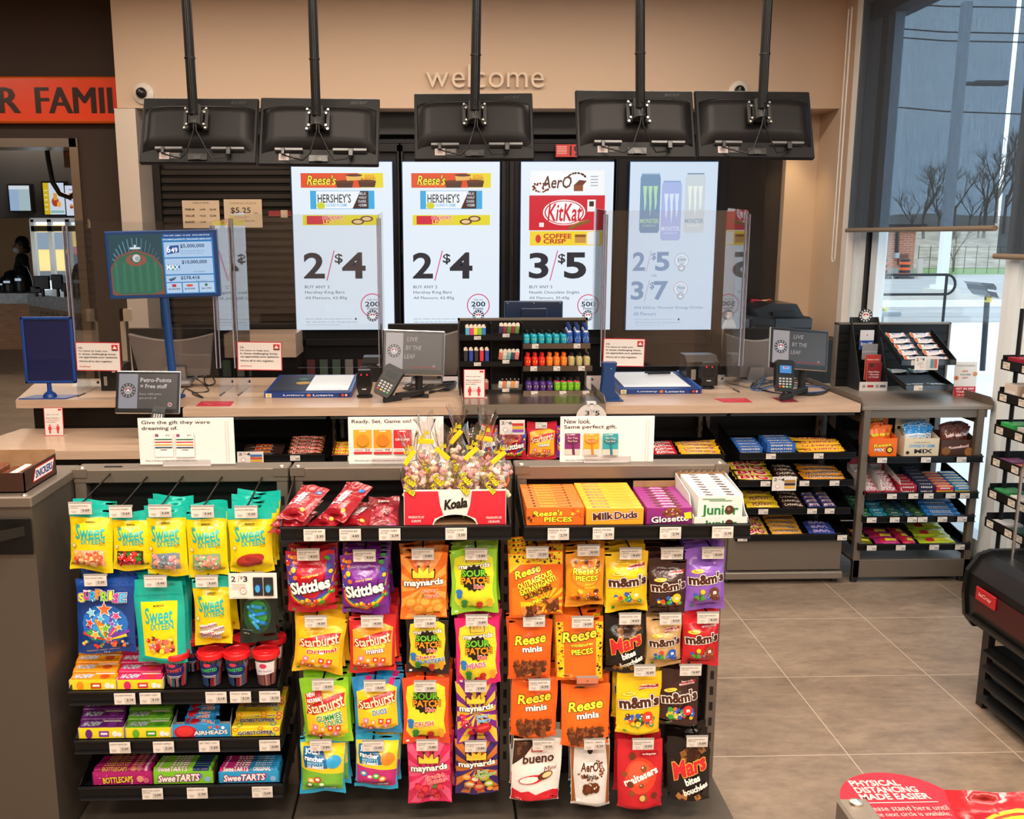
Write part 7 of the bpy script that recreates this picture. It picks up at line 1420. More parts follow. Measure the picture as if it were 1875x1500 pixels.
# customer displays
def live(s):
    s.rect(-1, -1, 1, 1, '#0c0b0b').rect(-.93, -.78, .93, .9, '#3f3a39').rect(-.93, -.78, -.36, .9, '#9a9090'); points_ring(s, -.65, .06, .22, '#2a2626', inner='#b8aeae', red='#a83038')
    for k, t_ in enumerate(('LIVE', 'BY THE', 'LEAF')): s.txt(t_, -.22-.04*k, .62-k*.4, .2, '#a49a98', w=len(t_)*.085, align='l', shear=.12)
    s.poly([(-.1, -.72), (.82, -.72), (.82, -.64), (-.1, -.64)], '#6a2420').txt('A', .68, -.6, .12, '#a89a98', w=.1)
def free(s):
    s.rect(-1, -1, 1, 1, '#0c0b0b').rect(-.93, -.8, .93, .9, '#4a4341').rect(-.93, -.8, -.33, .9, '#8d8a90'); points_ring(s, -.63, .08, .24, '#3a3434', inner='#a49c9c', red='#a83a40')
    s.txt('Petro-Points', -.24, .6, .2, '#c8bcb4', w=.98, bold=.03, align='l').txt('= Free stuff', -.24, .3, .2, '#c8bcb4', w=.85, bold=.03, align='l').txt('Every 1,000 points', -.26, -.1, .12, '#b8aca6', w=.7, align='l').txt('gets you $1 off.', -.26, -.3, .12, '#b8aca6', w=.55, align='l').star(.72, -.6, .08, '#c8bcb4', 12, .7).ell(.72, -.6, .045, '#a83a40')
def tablet(cs, Y, art, lab, base=None, tilt=12, yaw=0, zb=CT):
    (x0, y0), (x1, y1) = cs; c = PY((x0+x1)/2, (y0+y1)/2, Y); W = (PY(x1, 700, Y).x-PY(x0, 700, Y).x)/2; H = (PY(800, y0, Y).z-PY(800, y1, Y).z)/2
    t = thing('customer_display', c, lab, 'screen', 'customer displays on the counter', rot=(R(-tilt), R(yaw), R(yaw)))
    MB().box((-W, 0, -H), (W, .014, H), '#c9c6c4', 'metal', .004).build('casing', t)
    m = MB(); m.box((-W+.004, -.002, -H+.004), (W-.004, .001, H-.004), '#0b0b0b', 'plastic', .002); art(front(m, -W+.005, W-.005, -H+.005, H-.005, -.0022, 'screen', .0003)); m.build('display', t)
    b = base or (c.x+.02, Y+.08); Mi = t.matrix_basis.inverted() if 0 else (Matrix.Translation(c) @ Matrix.Rotation(R(yaw), 4, 'Z') @ Matrix.Rotation(R(yaw), 4, 'Y') @ Matrix.Rotation(R(-tilt), 4, 'X')).inverted()
    P = lambda x, y, z: Mi @ Vector((x, y, z))
    m = MB(); m.tube([P(b[0], b[1], zb+.003), P(b[0], b[1], c.z-H*.3)], .02, BK, 'paint', 12); m.tube([P(b[0], b[1], c.z-H*.3), Vector((0, .014, -H*.1))], .014, BK, 'paint', 10); m.build('stand', t)
    o = MB(); vs = [P(b[0]+x, b[1]+y, zb+z) for z in (.001, .007) for x, y in ((-.05, -.03), (.05, -.05), (.05, .05), (-.04, .05))]; o.add(vs, [(0, 3, 2, 1), (4, 5, 6, 7), (0, 1, 5, 4), (1, 2, 6, 5), (2, 3, 7, 6), (3, 0, 4, 7)], BK, 'paint'); o.build('foot_plate', t)
    return t, b
p1 = PY(270, 716, 4.62); tablet(((212, 680), (330, 757)), 4.5, free, 'tilted display reading Petro-Points = Free stuff, left end', (p1.x+.03, 4.6), 16, 1, .775)['' and 0 or 0]
_, b2 = tablet(((701, 605), (814, 687)), 4.72, live, 'display reading LIVE BY THE LEAF beside the lighter rack', (PY(767, 700, 4.8).x, 4.8), 12, 2.5)
_, b3 = tablet(((1407, 602), (1519, 677)), 4.74, live, 'display reading LIVE BY THE LEAF at the right end of the counter', (PY(1468, 700, 4.8).x, 4.8), 12, 5)
def terminal(px, py, Y, h, lab, rx, ry, rz, lit=False, arm=None, zb=CT):
    c = PY(px, py, Y); t = thing('card_terminal', c, lab, 'card terminal', 'card terminals on arms', rot=(R(rx), R(ry), R(rz))); w = h*.29
    m = MB(); m.prism([(-w*.8, -h/2), (w*.8, -h/2), (w, -h*.3), (w, h*.3), (w*1.08, h*.4), (w*.8, h/2), (-w*.8, h/2), (-w*1.08, h*.4), (-w, h*.3), (-w, -h*.3)], 0, .035, '#151516', 'plastic'); m.build('body', t)
    d = MB(); d.box((-w*.8, -.002, h*.02), (w*.8, 0, h*.36), '#26282c' if not lit else '#0c0c0c', 'plastic'); s = front(d, -w*.65, w*.65, h*.08, h*.32, -.0022, 'screen', .0003); s.rect(-1, -1, 1, 1, '#3f86c8' if lit else '#2a2c2e'); lit and s.rect(-.5, .1, .5, .7, '#9ac0e8').rect(-.3, .3, .3, .6, '#c83038'); d.build('display', t)
    k_ = MB()
    for i in range(4):
        for j in range(4): k_.box((-w*.7+j*w*.38, -.003, -h*.12-i*h*.085), (-w*.7+j*w*.38+w*.24, 0, -h*.07-i*h*.085), ['#b8b8b8', '#b8b8b8', '#b8b8b8', '#b8b8b8'][j] if i < 3 else ['#c83a3a', '#d8c03a', '#b8b8b8', '#3aa84a'][j], 'plastic')
    k_.build('keypad', t)
    if arm:
        a = thing('terminal_arm', (arm[0], arm[1], zb), 'black bracket arm carrying the '+lab.split(',')[0], 'bracket'); v = Vector((c.x-arm[0], c.y-arm[1], 0)); L_ = v.length; Mz = Matrix.Rotation(math.atan2(v.y, v.x), 4, 'Z')
        MB().box((-.03, -.012, .012), (L_*.75, .012, .04), BK, 'paint', .003, Mz).build('arm', a); MB().box((L_*.6, -.01, .0), (L_*1.15, .01, .03), BK, 'paint', .002, Mz).build('end_bracket', a); MB().tube([(v.x, v.y, .02), (v.x, v.y+.012, c.z-zb-h*.3)], .008, BK, 'paint', 8).build('post', a)
    return t
terminal(290, 757, 4.36, .1, 'small black card terminal below the left display', -55, 8, 12, arm=(PY(285, 700, 4.6).x, 4.6), zb=.775)
terminal(711, 697, 4.64, .165, 'tilted black card terminal beside the scanner, silver keys', -28, 24, -18, arm=(b2[0], b2[1]-.03)); terminal(1438, 688, 4.62, .16, 'upright black card terminal with lit blue screen', -14, 4, 3, True, arm=(b3[0], b3[1]-.03))
# point-of-sale monitor backs
def pos(x0, x1, yt, yb, Y, lab, stand=True):
    a, b = PY(x0, yb, Y), PY(x1, yt, Y); W = (b.x-a.x)/2; H = (b.z-a.z)/2; t = thing('till_monitor', ((a.x+b.x)/2, Y, a.z+H), lab, 'monitor', 'cashier monitors seen from behind', rot=(R(8), 0, 0))
    MB().box((-W, .0, -H), (W, .02, H), '#1e1d1e', 'plastic', .004).build('bezel', t)
    m = MB(); n = 12; pts = [(-W*.97, H*.82)]+[(-W*.97+2*W*.97*k/n, H*.82-H*.28*sin(pi*k/n)) for k in range(1, n)]+[(W*.97, H*.82), (W*.82, -H*.9), (0, -H*.98), (-W*.82, -H*.9)]
    m.prism(pts, -.035, 0, '#8f8a8a', 'satin'); m.prism([(p[0], p[1]+.003) for p in pts[:n+1]]+[(p[0], p[1]-.001) for p in pts[:n+1]][::-1], -.037, -.034, '#d8cfc8', 'satin'); m.build('rear_shell', t)
    if stand: MB().prism([(-W*.22, -H*1.0), (W*.3, -H*1.0), (W*.28, -H*.5), (-W*.16, -H*.5)], -.06, -.04, '#a09a98', 'satin').build('stand_neck', t); MB().box((-W*.4, -.12, -H-.03), (W*.45, .05, -H-.0), '#95908e', 'satin', .01).build('stand_foot', t)
pos(243, 395, 600, 690, 5.22, 'grey curved back of the cashier monitor behind the lottery pole'); pos(712, 848, 592, 690, 5.25, 'grey curved back of the cashier monitor left of the lighter rack'); pos(1320, 1440, 600, 692, 5.25, 'grey curved back of the cashier monitor behind the right display')
a, b = PY(924, 596, 5.3), PY(1031, 551, 5.3); t = thing('blue_monitor', ((a.x+b.x)/2, 5.3, CT), 'navy blue monitor back rising behind the lighter rack', 'monitor'); W = (b.x-a.x)/2; z0, z1 = a.z-CT, b.z-CT
MB().box((-W, 0, z0-.1), (W, .03, z1), '#123058', 'plastic', .006).box((-W*.45, -.02, z0-.1), (W*.45, 0, z1-.04), '#0f2a4e', 'plastic', .004).build('housing', t); MB().box((-.03, .0, 0), (.03, .03, z0-.1), '#123058', 'plastic').box((-.1, -.06, 0), (.1, .1, .01), '#123058', 'plastic').build('stand', t)
for x in (-.9, 0, .9): MB().tube([(W*x, -.002, z1-.012), (W*x, .0, z1-.012)], .003, '#c8d0d8', 'metal', 8).build('screw', t)
p = PZ(1115, 733, CT); t = thing('ticket_checker', (p.x, p.y, CT), 'narrow navy blue ticket checker stand right of the lighter rack', 'scanner'); H = PY(1113, 664, p.y).z-CT
MB().prism([(-.055, 0), (.055, 0), (.045, .03), (.028, .045), (.022, .13), (.03, .16), (.035, H), (-.035, H), (-.03, .16), (-.04, .045)], -.01, .05, '#123a70', 'plastic').build('body', t); MB().box((-.06, -.05, 0), (.065, .06, .008), '#123a70', 'plastic', .003).build('base', t); MB().ball((.005, -.011, H-.03), .003, '#6ac04a', 'screen', 8).build('light', t)
# acrylic shields
YN, YF = 4.86, 5.25
def shield(xl0, xl1, xr0, xr1, yt, yb, lab, wl=True, wr=True):
    """left edge x at top/bottom, right edge x at top/bottom in the front plane"""
    t = thing('acrylic_shield', (PY((xl0+xr0)/2, 690, YN).x, YN, CT), lab, 'shield', 'clear acrylic shields on the counter'); ox = t.location.x
    zt, zb = PY(800, yt, YN).z-CT, PY(800, yb, YN).z-CT; xa = (PY(xl0, yt, YN).x+PY(xl1, yb, YN).x)/2-ox; xb_ = (PY(xr0, yt, YN).x+PY(xr1, yb, YN).x)/2-ox
    MB().box((xa, 0, zb), (xb_, .004, zt), '#fff', 'acrylic').build('front_pane', t)
    for sx_, on in ((xa, wl), (xb_, wr)):
        if not on: continue
        dx = .012 if sx_ == xa else -.012
        MB().prism([(0, 0), (0, zt-.0), (.34, zt+.02), (.36, zt), (.36, 0)], sx_-.002, sx_+.002, '#fff', 'acrylic', ax=0).build('side_pane', t)
        m = MB(); m.box((sx_-.011, -.006, zb-.0), (sx_+.011, .012, zt-.02), '#cfc8d0', 'edge').box((sx_-.011, -.008, zb), (sx_-.008, .012, zt-.02), '#b9b2bc', 'plastic').box((sx_+.008, -.008, zb), (sx_+.011, .012, zt-.02), '#a8a2ae', 'plastic'); m.build('corner_channel', t)
        MB().box((sx_-.003, -.002, 0), (sx_+.003, .1, .006), '#1a1a1a', 'plastic').build('foot_clip', t); MB().tube([(sx_-.005, .3, .03), (sx_+.005, .3, .03)], .008, '#1a1a1a', 'plastic', 8).build('screw_knob', t)
    return t
shield(118, 138, 389, 399, 405, 672, 'clear acrylic shield in front of the left till'); shield(421, 434, 694, 697, 392, 672, 'clear acrylic shield in front of the middle till'); shield(1103, 1109, 1368, 1358, 386, 673, 'clear acrylic shield in front of the right till')
def hi(x0, y0, x1, y1, lab):
    a, b = PY(x0, y1, YN-.02), PY(x1, y0, YN-.02); W, H = (b.x-a.x)/2, (b.z-a.z)/2; t = thing('help_card', ((a.x+b.x)/2, YN-.012, (a.z+b.z)/2), lab, 'card', 'red edged cards on the shields', rot=(0, R(1), 0))
    m = MB(); m.box((-W, 0, -H), (W, .0015, H), '#c8303a', 'card'); s = front(m, -W, W, -H, H, 0, 'card', .0004); s.rect(-.96, -.94, .96, .94, '#e2dcd8')
    for k, l in enumerate(('Hi.', "I'm here to help you.", 'In these challenging times,', 'we appreciate your patience.')): s.txt(l, -.86, .6-k*.22, .15 if k else .13, '#1e1b1c', w=len(l)*.062, bold=.03, align='l')
    s.txt("We're all in this together.", -.86, -.34, .15, '#1e1b1c', w=1.5, bold=.03, align='l').txt('#LiveByTheLeaf', -.86, -.7, .1, '#c8303a', w=.5, bold=.03, align='l').rect(.62, .5, .9, .84, '#c8202c').poly([(.66, .55), (.76, .78), (.86, .55)], '#e8e2de').rect(.62, .44, .9, .5, '#2a2626'); m.build('card', t)
hi(140, 627, 218, 680, 'red edged Hi card on the left acrylic shield'); hi(435, 626, 515, 679, 'red edged Hi card on the middle acrylic shield'); hi(1104, 620, 1182, 672, 'red edged Hi card on the right acrylic shield')
def dist(x0, y0, x1, y1, z, lab, rz=0):
    b_ = PZ((x0+x1)/2, y1-2, z); W = (PY(x1, y1, b_.y).x-PY(x0, y1, b_.y).x)/2; H = PY(x0, y0, b_.y).z-z; t = thing('distance_card', (b_.x, b_.y, z), lab, 'card', 'two metre distance cards', rot=(R(-4), 0, R(rz)))
    m = MB(); m.box((-W, 0, 0), (W, .0015, H), '#cc2c3a', 'card'); s = front(m, -W, W, 0, H, 0, 'card', .0004); s.rect(-.93, -.96, .93, .96, '#e2dcd8').rect(.5, .78, .85, .9, '#c8202c')
    s.txt('Help us stay safe.', -.8, .5, .07, '#2a2626', w=1.4, bold=.03, align='l').txt('Please maintain a', -.8, .26, .07, '#2a2626', w=1.45, bold=.03, align='l').txt('2 metre distance', -.8, .12, .07, '#cc2c3a', w=1.4, bold=.03, align='l').txt('from others.', -.8, -.02, .07, '#2a2626', w=1.0, bold=.03, align='l').txt('2m', 0, -.34, .06, '#cc2c3a', w=.25)
    for x in (-.42, .42): s.ell(x, -.26, .09, '#cc2c3a').rect(x-.16, -.58, x+.16, -.34, '#cc2c3a').rect(x-.09, -.82, x+.09, -.56, '#cc2c3a')
    s.rect(-.2, -.5, .2, -.47, '#cc2c3a'); m.build('card', t); MB().box((-W*.8, .0015, 0), (W*1.2, .06, .002), '#cfc9c6', 'plastic').build('foot', t)
dist(83, 747, 117, 800, .775, 'red edged two metre distance card on the lower counter ledge', 4)
# lottery boards
def board(xf0, xf1, yf, xb0, xb1, yb, lab, pen):
    f0, f1 = PZ(xf0, yf, CT), PZ(xf1, yf, CT); Yf = f0.y; W = (f1.x-f0.x)/2; D = .48; t = thing('lottery_board', ((f0.x+f1.x)/2, Yf, CT), lab, 'play board', 'lottery play boards'); hz = .028
    sk = 0; top_f = .026; top_b = .05
    MB().prism([(0, 0), (0, top_f), (D, top_b), (D, 0)], -W, W, '#12357c', 'plastic', ax=0).build('base', t)
    m = MB(); s = front(m, -W, W, 0, top_f, 0, 'print', .0004); s.txt('Lottery', -.32, 0, .75, '#cfd8ea', w=.48, bold=.04).txt('Loterie', .35, 0, .75, '#cfd8ea', w=.46, bold=.04).ell(.02, .0, .05, '#c8702a', .6).rect(-.97, -.8, -.83, .8, '#d8d0b8').ell(-.9, 0, .04, '#c8a83a', .5).rect(.7, -.7, .95, .7, '#0c1a44').ell(.8, 0, .03, '#c8404a').ell(.88, 0, .03, '#d8a0a8')
    ang = math.atan2(top_b-top_f, D); s = flat(m, (0, D/2, (top_f+top_b)/2), (1, 0, 0), (0, cos(ang), sin(ang)), (0, -sin(ang), cos(ang)), W, D/2, 'print', .0006)
    s.rect(-.94, -.85, .94, .95, '#14326c').rect(-.9, -.8, -.1 if not pen else -.86, .9, '#20283c').rect(-.08 if not pen else -.84, -.8, .9 if not pen else .8, .9, '#d9e0e8')
    if not pen: s.ell(-.25, .0, .18, '#a8883a').ell(-.3, .4, .12, '#3a7a5a'); s.txt('A Cervantes KZA', .4, -.7, .05, '#5a7a9a', w=.7)
    m.build('printed_sheet', t)
    MB().box((-W, 0, top_f), (-W+.012, .012, top_f+.01), '#1c4fa8', 'plastic').build('rail', t)
    m = MB(); m.prism([(0, top_f-.002), (0, top_f+.007), (D, top_b+.007), (D, top_b-.002)], W-.012, W, '#2a5cb0', 'plastic', ax=0); m.build('rail', t)
    if pen: pz = (top_f+top_b)/2+.02; P = MB().tube([(.0, D*.8, pz+.0), (.15, D*.84, pz+.0)], .005, '#14161c', 'plastic', 8).tube([(.01, D*.74, pz-.002), (.14, D*.77, pz-.002)], .005, '#3a3c42', 'metal', 8); P.build('pen', loc=t.location, label='dark pens lying on the right lottery board', cat='pen')
board(484, 643, 729, 511, 650, 692, 'navy lottery play board left of the middle display', False); board(1134, 1286, 722, 1116, 1245, 685, 'navy lottery play board right of the ticket checker', True)
def scanner(px, py, yt, lab):
    p = PZ(px, py, CT); t = thing('barcode_scanner', (p.x, p.y, CT), lab, 'scanner', 'black barcode scanners'); H = PY(px, yt, p.y).z-CT; w = .038
    MB().lathe([(w*1.1, 0), (w*1.1, .008), (w*.7, .02)], (0, 0, 0), '#111112', 'plastic', 20).build('base', t)
    m = MB(); m.prism([(-w*.75, .018), (w*.75, .018), (w*1.05, H*.4), (w*1.08, H*.75), (w*.8, H), (-w*.8, H), (-w*1.08, H*.75), (-w*1.05, H*.4)], -.03, .03, '#161617', 'plastic'); m.box((-w*.8, -.032, H*.45), (w*.8, -.029, H*.9), '#0a0a0b', 'plastic', .001); m.build('head', t)
    for x in (-.014, .016): MB().ball((x, -.032, H*.84), .005, '#ff2030', 'screen', 8).build('red_light', t)
    MB().box((-w*.3, -.0325, H*.3), (w*.3, -.031, H*.34), '#c8c8c8', 'print').build('badge', t)
scanner(668, 727, 677, 'black barcode scanner with two red lights beside the tilted card terminal'); scanner(1294, 711, 663, 'black barcode scanner with two red lights right of the lottery board')
def receipt(x0, x1, yt, yb, Y, lab):
    a, b = PY(x0, yb, Y), PY(x1, yt, Y); t = thing('receipt_printer', ((a.x+b.x)/2, Y, CT), lab, 'printer'); W = (b.x-a.x)/2; H = b.z-CT
    MB().prism([(0, 0), (0, H*.8), (.05, H), (.16, H), (.16, 0)], -W, W, '#1c1b1b', 'plastic', ax=0).build('body', t); m = MB(); s = front(m, -W, W, 0, H, -.0005, 'plastic', .0004); s.rect(.1, .4, .4, .52, '#c9c4be').rect(-.7, -.6, -.4, .1, '#a8a098'); m.build('front_marks', t)
receipt(1256, 1316, 652, 702, 5.1, 'black receipt printer behind the right barcode scanner'); receipt(664, 712, 656, 690, 5.3, 'black receipt printer behind the middle shield'); receipt(186, 222, 668, 720, 5.05, 'black box printer between the left card and the left display')
# centre riser with the lighter and bottle rack
x0, x1 = PZ(846, 737, CT).x, PZ(1100, 735, CT).x; t = thing('riser_tray', ((x0+x1)/2, CF-.004, CT), 'shiny metal riser tray in the middle of the counter', 'tray'); h = (x1-x0)/2; RT = CT+.012
MB().box((-h, -.01, 0), (h, .42, .012), '#9a8e82', 'metal').box((-h, -.014, -.035), (h, -.01, .012), '#8a8074', 'satin').build('tray_top', t)
for s_ in (-1, 1): MB().prism([(0, 0), (0, .02), (.04, .045), (.42, .045), (.42, 0)], s_*h-.0015, s_*h+.0015, TG, 'satin', ax=0).build('tray_side', t)
dist(849, 677, 888, 731, RT, 'red edged two metre distance card leaning on the lighter rack', -3)
YR = 4.86; a, b = PY(841, 724, YR), PY(1081, 587, YR); rk = thing('counter_rack', (a.x, YR, RT), 'black counter rack with lighters at left and small bottles at right', 'rack'); W, H = b.x-a.x, b.z-RT
m = MB(); m.box((0, .12, 0), (W, .14, H), '#141415', 'satin').box((-.004, .11, 0), (.006, .145, H+.004), TG, 'satin').box((W-.006, .11, 0), (W+.004, .145, H+.004), TG, 'satin').box((-.004, .11, H-.008), (W+.004, .145, H+.004), TG, 'satin'); m.build('back_frame', rk)
QX = lambda px, py=650: PY(px, py, YR-.02).x-a.x
QZ = lambda py, px=950: PY(px, py, YR-.02).z-RT
xs = QX(957)
MB().box((0, -.02, 0), (.004, .12, H*.97), BK, 'satin').box((xs-.004, -.02, 0), (xs, .12, H*.97), BK, 'satin').box((QX(899)-.002, -.02, 0), (QX(899)+.002, .12, H*.97), BK, 'satin').build('divider', rk)
tiers = (QZ(614), QZ(662), QZ(714))
for k, z in enumerate(tiers):
    m = MB(); m.box((0, -.03, z-.004), (xs, .12, z), BK, 'satin').box((0, -.034, z-.024), (xs, -.03, z+.004), BK, 'satin'); m.build('lighter_shelf', rk)
    MB().box((QX(900), -.035, z), (QX(956), -.034, z+.035), '#fff', 'acrylic').build('clear_front', rk)
    for tx in ((QX(874), -.0) if k < 2 else (), (QX(926), .012)):
        if tx: c = MB(); tagcard(c, -.018, .018, 0, .018, 0); c.build('price_tag', rk, loc=(tx[0], -.036, z-.02+tx[1]))
bt = (QZ(629), QZ(669), QZ(713))
for k, z in enumerate(bt):
    m = MB(); m.box((xs, -.04-.02*k, z-.004), (W-.006, .12, z), BK, 'satin'); m.build('bottle_shelf', rk); MB().box((xs, -.042-.02*k, z-.026), (W-.004+.01*k, -.040-.02*k, z+.002), '#7a7068', 'metal').build('shelf_lip', rk)
    for px in ((979, 1055), (976, 1018, 1063), (977, 1029, 1071))[k]: c = MB(); tagcard(c, -.017, .017, -.012, .012, 0); c.build('price_tag', rk, loc=(QX(px), -.043-.02*k, z-.012))
tg_ = thing
def lighter(col, tall=False, chrome='#d8d4cc', top_='#c8202a'):
    t = thing('lighter', (0, 0, 0), '', 'lighter'); h = .056 if tall else .038; MB().box((-.0105, -.006, 0), (.0105, .006, h), col, 'plastic', .002).build('body', t)
    MB().prism([(-.0105, h), (.0105, h), (.009, h+.012), (.001, h+.02), (-.0105, h+.015)], -.005, .005, chrome, 'metal').build('metal_head', t); MB().box((.003, -.005, h+.008), (.009, .005, h+.013), top_, 'plastic').build('button', t); return t
rowsL = [((848, 890), 0, ('#4ab8d8', '#e0287a', '#e8dc28', '#8ac828', '#2a78c8'), False), ((845, 896), 1, ('#16161a', '#1c3a94', '#16161a', '#c8202c', '#1c3a94'), False), ((847, 895), 2, ('#4a3a6a', '#b8b0a8', '#8a2a3a', '#6a8a8a', '#a85a5a'), False),
         ((908, 950), 0, ('#2a2a5a', '#8a2030', '#5a8a3a', '#8a2030', '#6a9a3a'), True), ((908, 950), 1, ('#c86a5a', '#d8c8b8', '#7ab0a8', '#2a3a4a', '#e0787a'), True), ((908, 950), 2, ('#d8d0c8', '#c87a4a', '#c8d0cc', '#d88a4a', '#d0b8a8'), True)]
colname = {'#4ab8d8': 'light blue', '#e0287a': 'hot pink', '#e8dc28': 'yellow', '#8ac828': 'lime green', '#2a78c8': 'mid blue', '#16161a': 'black', '#1c3a94': 'royal blue', '#c8202c': 'red', '#4a3a6a': 'dark violet', '#b8b0a8': 'pale grey', '#8a2a3a': 'wine red', '#6a8a8a': 'grey-green', '#a85a5a': 'dusty red', '#2a2a5a': 'navy', '#8a2030': 'dark red', '#5a8a3a': 'leaf green', '#6a9a3a': 'bright green', '#c86a5a': 'coral', '#d8c8b8': 'cream', '#7ab0a8': 'mint', '#2a3a4a': 'slate', '#e0787a': 'salmon', '#d8d0c8': 'white patterned', '#c87a4a': 'copper', '#c8d0cc': 'pale mint', '#d88a4a': 'orange', '#d0b8a8': 'beige patterned'}
for (xa_, xb2), k, cols, met in rowsL:
    for i, c_ in enumerate(cols):
        px = xa_+8+(xb2-xa_-12)*i/4; t = lighter(c_, k == 1 and not met, '#d8d4cc' if not (met and k == 2) else '#1a1a1c', '#c8202a' if not met else '#d8d4cc'); x = QX(px)
        t.location = (a.x+x, YR-.008, RT+tiers[k]+(.0 if not met else .008)); t.rotation_euler = (R(-6), R(8 if met else 0), 0); t['label'] = colname[c_]+' lighter, '+['leftmost', 'second', 'middle', 'fourth', 'rightmost'][i]+' of the '+['top', 'middle', 'lowest'][k]+' tier '+('behind clear plastic' if met else 'on the open left side'); t['group'] = 'lighters on the counter rack'
def bottle(c, cap, band=None, h=.066, r=.0165):
    m = MB(); m.lathe([(0, 0), (r*.9, 0), (r, .003), (r, h*.55), (r*.85, h*.65), (r*.45, h*.74), (r*.45, h*.78)], (0, 0, 0), [c, c, c, c, band or c, band or c], 'plastic', 14).lathe([(r*.55, h*.76), (r*.58, h), (0, h)], (0, 0, 0), cap, 'plastic', 12)
    f = lambda u, v, d: Vector((sin(u*1.1)*(r+.0004+d), -cos(u*1.1)*(r+.0004+d), h*.28+v*h*.24)); s = Surf(m, f, r*1.1, h*.24, 'print', None, .0002); s.rect(-.8, -.8, .8, .2, '#1a1a14' if c != '#2a5ab0' else '#d8dce4').rect(-.4, -.1, .5, .6, '#d8d83a' if c != '#2a5ab0' else '#8ab0e0'); return m
bots = [(0, (964, 1032), 6, '#18a8c0', '#141414', None, 'turquoise'), (0, (1042, 1072), 3, '#2a5ab0', '#1c3f8a', '#e0e0e4', 'tall blue'), (1, (966, 992), 3, '#d8281c', '#c81c1c', None, 'red'), (1, (1006, 1032), 3, '#e8782a', '#e86a1c', None, 'orange'), (1, (1046, 1074), 3, '#b8a878', '#1c1c18', None, 'gold and black'), (2, (968, 1006), 4, '#4a2a7a', '#141418', None, 'purple'), (2, (1020, 1056), 4, '#6ab028', '#1c1c1c', '#e0406a', 'lime green')]
for k, (xa_, xb2), n, c_, cap, band, nm in bots:
    tall = .088 if nm == 'tall blue' else .066; o = bottle(c_, cap, band, tall).build('small_bottle', label='', cat='bottle', group='small bottles on the counter rack'); f_ = True
    for r_ in range(3 if k < 1 else 2):
        for i in range(n):
            x = QX(xa_+(xb2-xa_)*i/(n-1)); loc = (a.x+x, YR-.02-.02*k+.035*r_, RT+bt[k]+.001+.006*r_*(nm == 'tall blue')); l = nm+' small bottle, '+['leftmost', 'second from left', 'third from left', 'fourth from left', 'fifth from left', 'sixth from left'][i]+', '+['front', 'second', 'back'][r_]+' row on the '+['top', 'middle', 'lowest'][k]+' tier'
            if f_: o.location = loc; o['label'] = l; f_ = False
            else: dup(o, loc, None, l)
# copier, lotion, folders at the right back
a_, b_ = PY(1372, 612, 6.3), PY(1490, 556, 6.3); t = thing('office_printer', ((a_.x+b_.x)/2, 6.3, PZT), 'black office printer at the back right with a paper feeder', 'printer'); W = (b_.x-a_.x)/2; H = b_.z-PZT
MB().box((-W, 0, 0), (W, .4, H*.62), '#23262b', 'plastic', .015).box((-W*.2, -.01, H*.3), (W*.98, .0, H*.58), '#2f353d', 'plastic', .004).build('body', t); MB().prism([(-W*.7, H*.62), (W*.75, H*.62), (W*.5, H*.98), (-W*.35, H), (-W*.75, H*.85)], .02, .38, '#1b1c1f', 'plastic').build('scanner_lid', t)
MB().prism([(-W*.3, H*.66), (W*.5, H*.7), (W*.4, H*.8), (-W*.3, H*.76)], -.01, .02, '#0b0b0c', 'plastic').build('feeder_slot', t); MB().box((-W*.95, -.08, H*.25), (-W*.3, 0, H*.4), '#17181a', 'plastic', .01).build('control_panel', t)
rn = random.Random(2)
for k, (px, c_, dz) in enumerate(((1378, '#a82038', 0), (1392, '#c8283a', .0), (1398, '#d8b088', .01), (1408, '#c8402a', .0), (1418, '#3a5a3a', -.01))): p = PY(px, 566-dz, 6.62); MB().box((-.05, 0, 0), (.05, .04, .14), c_, 'card', .002).build('folder', loc=(p.x, 6.62+.045*0, PZT+.1), rot=(0, R(20-k*12), 0), label=['dark red', 'bright red', 'tan', 'orange-red', 'dark green'][k]+' folder standing behind the office printer', cat='folder')
p = PY(1335, 600, 5.5); t = thing('lotion_bottle', (p.x, 5.5, CT+.0), 'white lotion bottle with blue label behind the right shield', 'bottle'); H = PY(1335, 572, 5.5).z-CT
MB().prism([(-.035, 0), (.035, 0), (.036, H*.78), (.02, H*.88), (-.02, H*.88), (-.036, H*.78)], -.015, .015, '#d8cfc2', 'plastic').build('body', t); MB().box((-.014, -.01, H*.88), (.014, .01, H), '#e0dad2', 'plastic', .004).build('cap', t); m = MB(); front(m, -.03, .03, H*.65, H*.75, -.0155).ell(0, 0, .95, '#1c3a6a', .9); m.build('label', t)
p = PY(233, 690, 5.4); t = thing('cream_post', (p.x, 5.4, CT), 'cream bent metal post behind the left shield', 'post'); H = PY(233, 566, 5.4).z-CT; MB().box((-.02, 0, 0), (-.0, .03, H), '#cbb59b', 'paint').box((-.02, 0, H-.07), (.045, .03, H), '#cbb59b', 'paint').build('post', t)
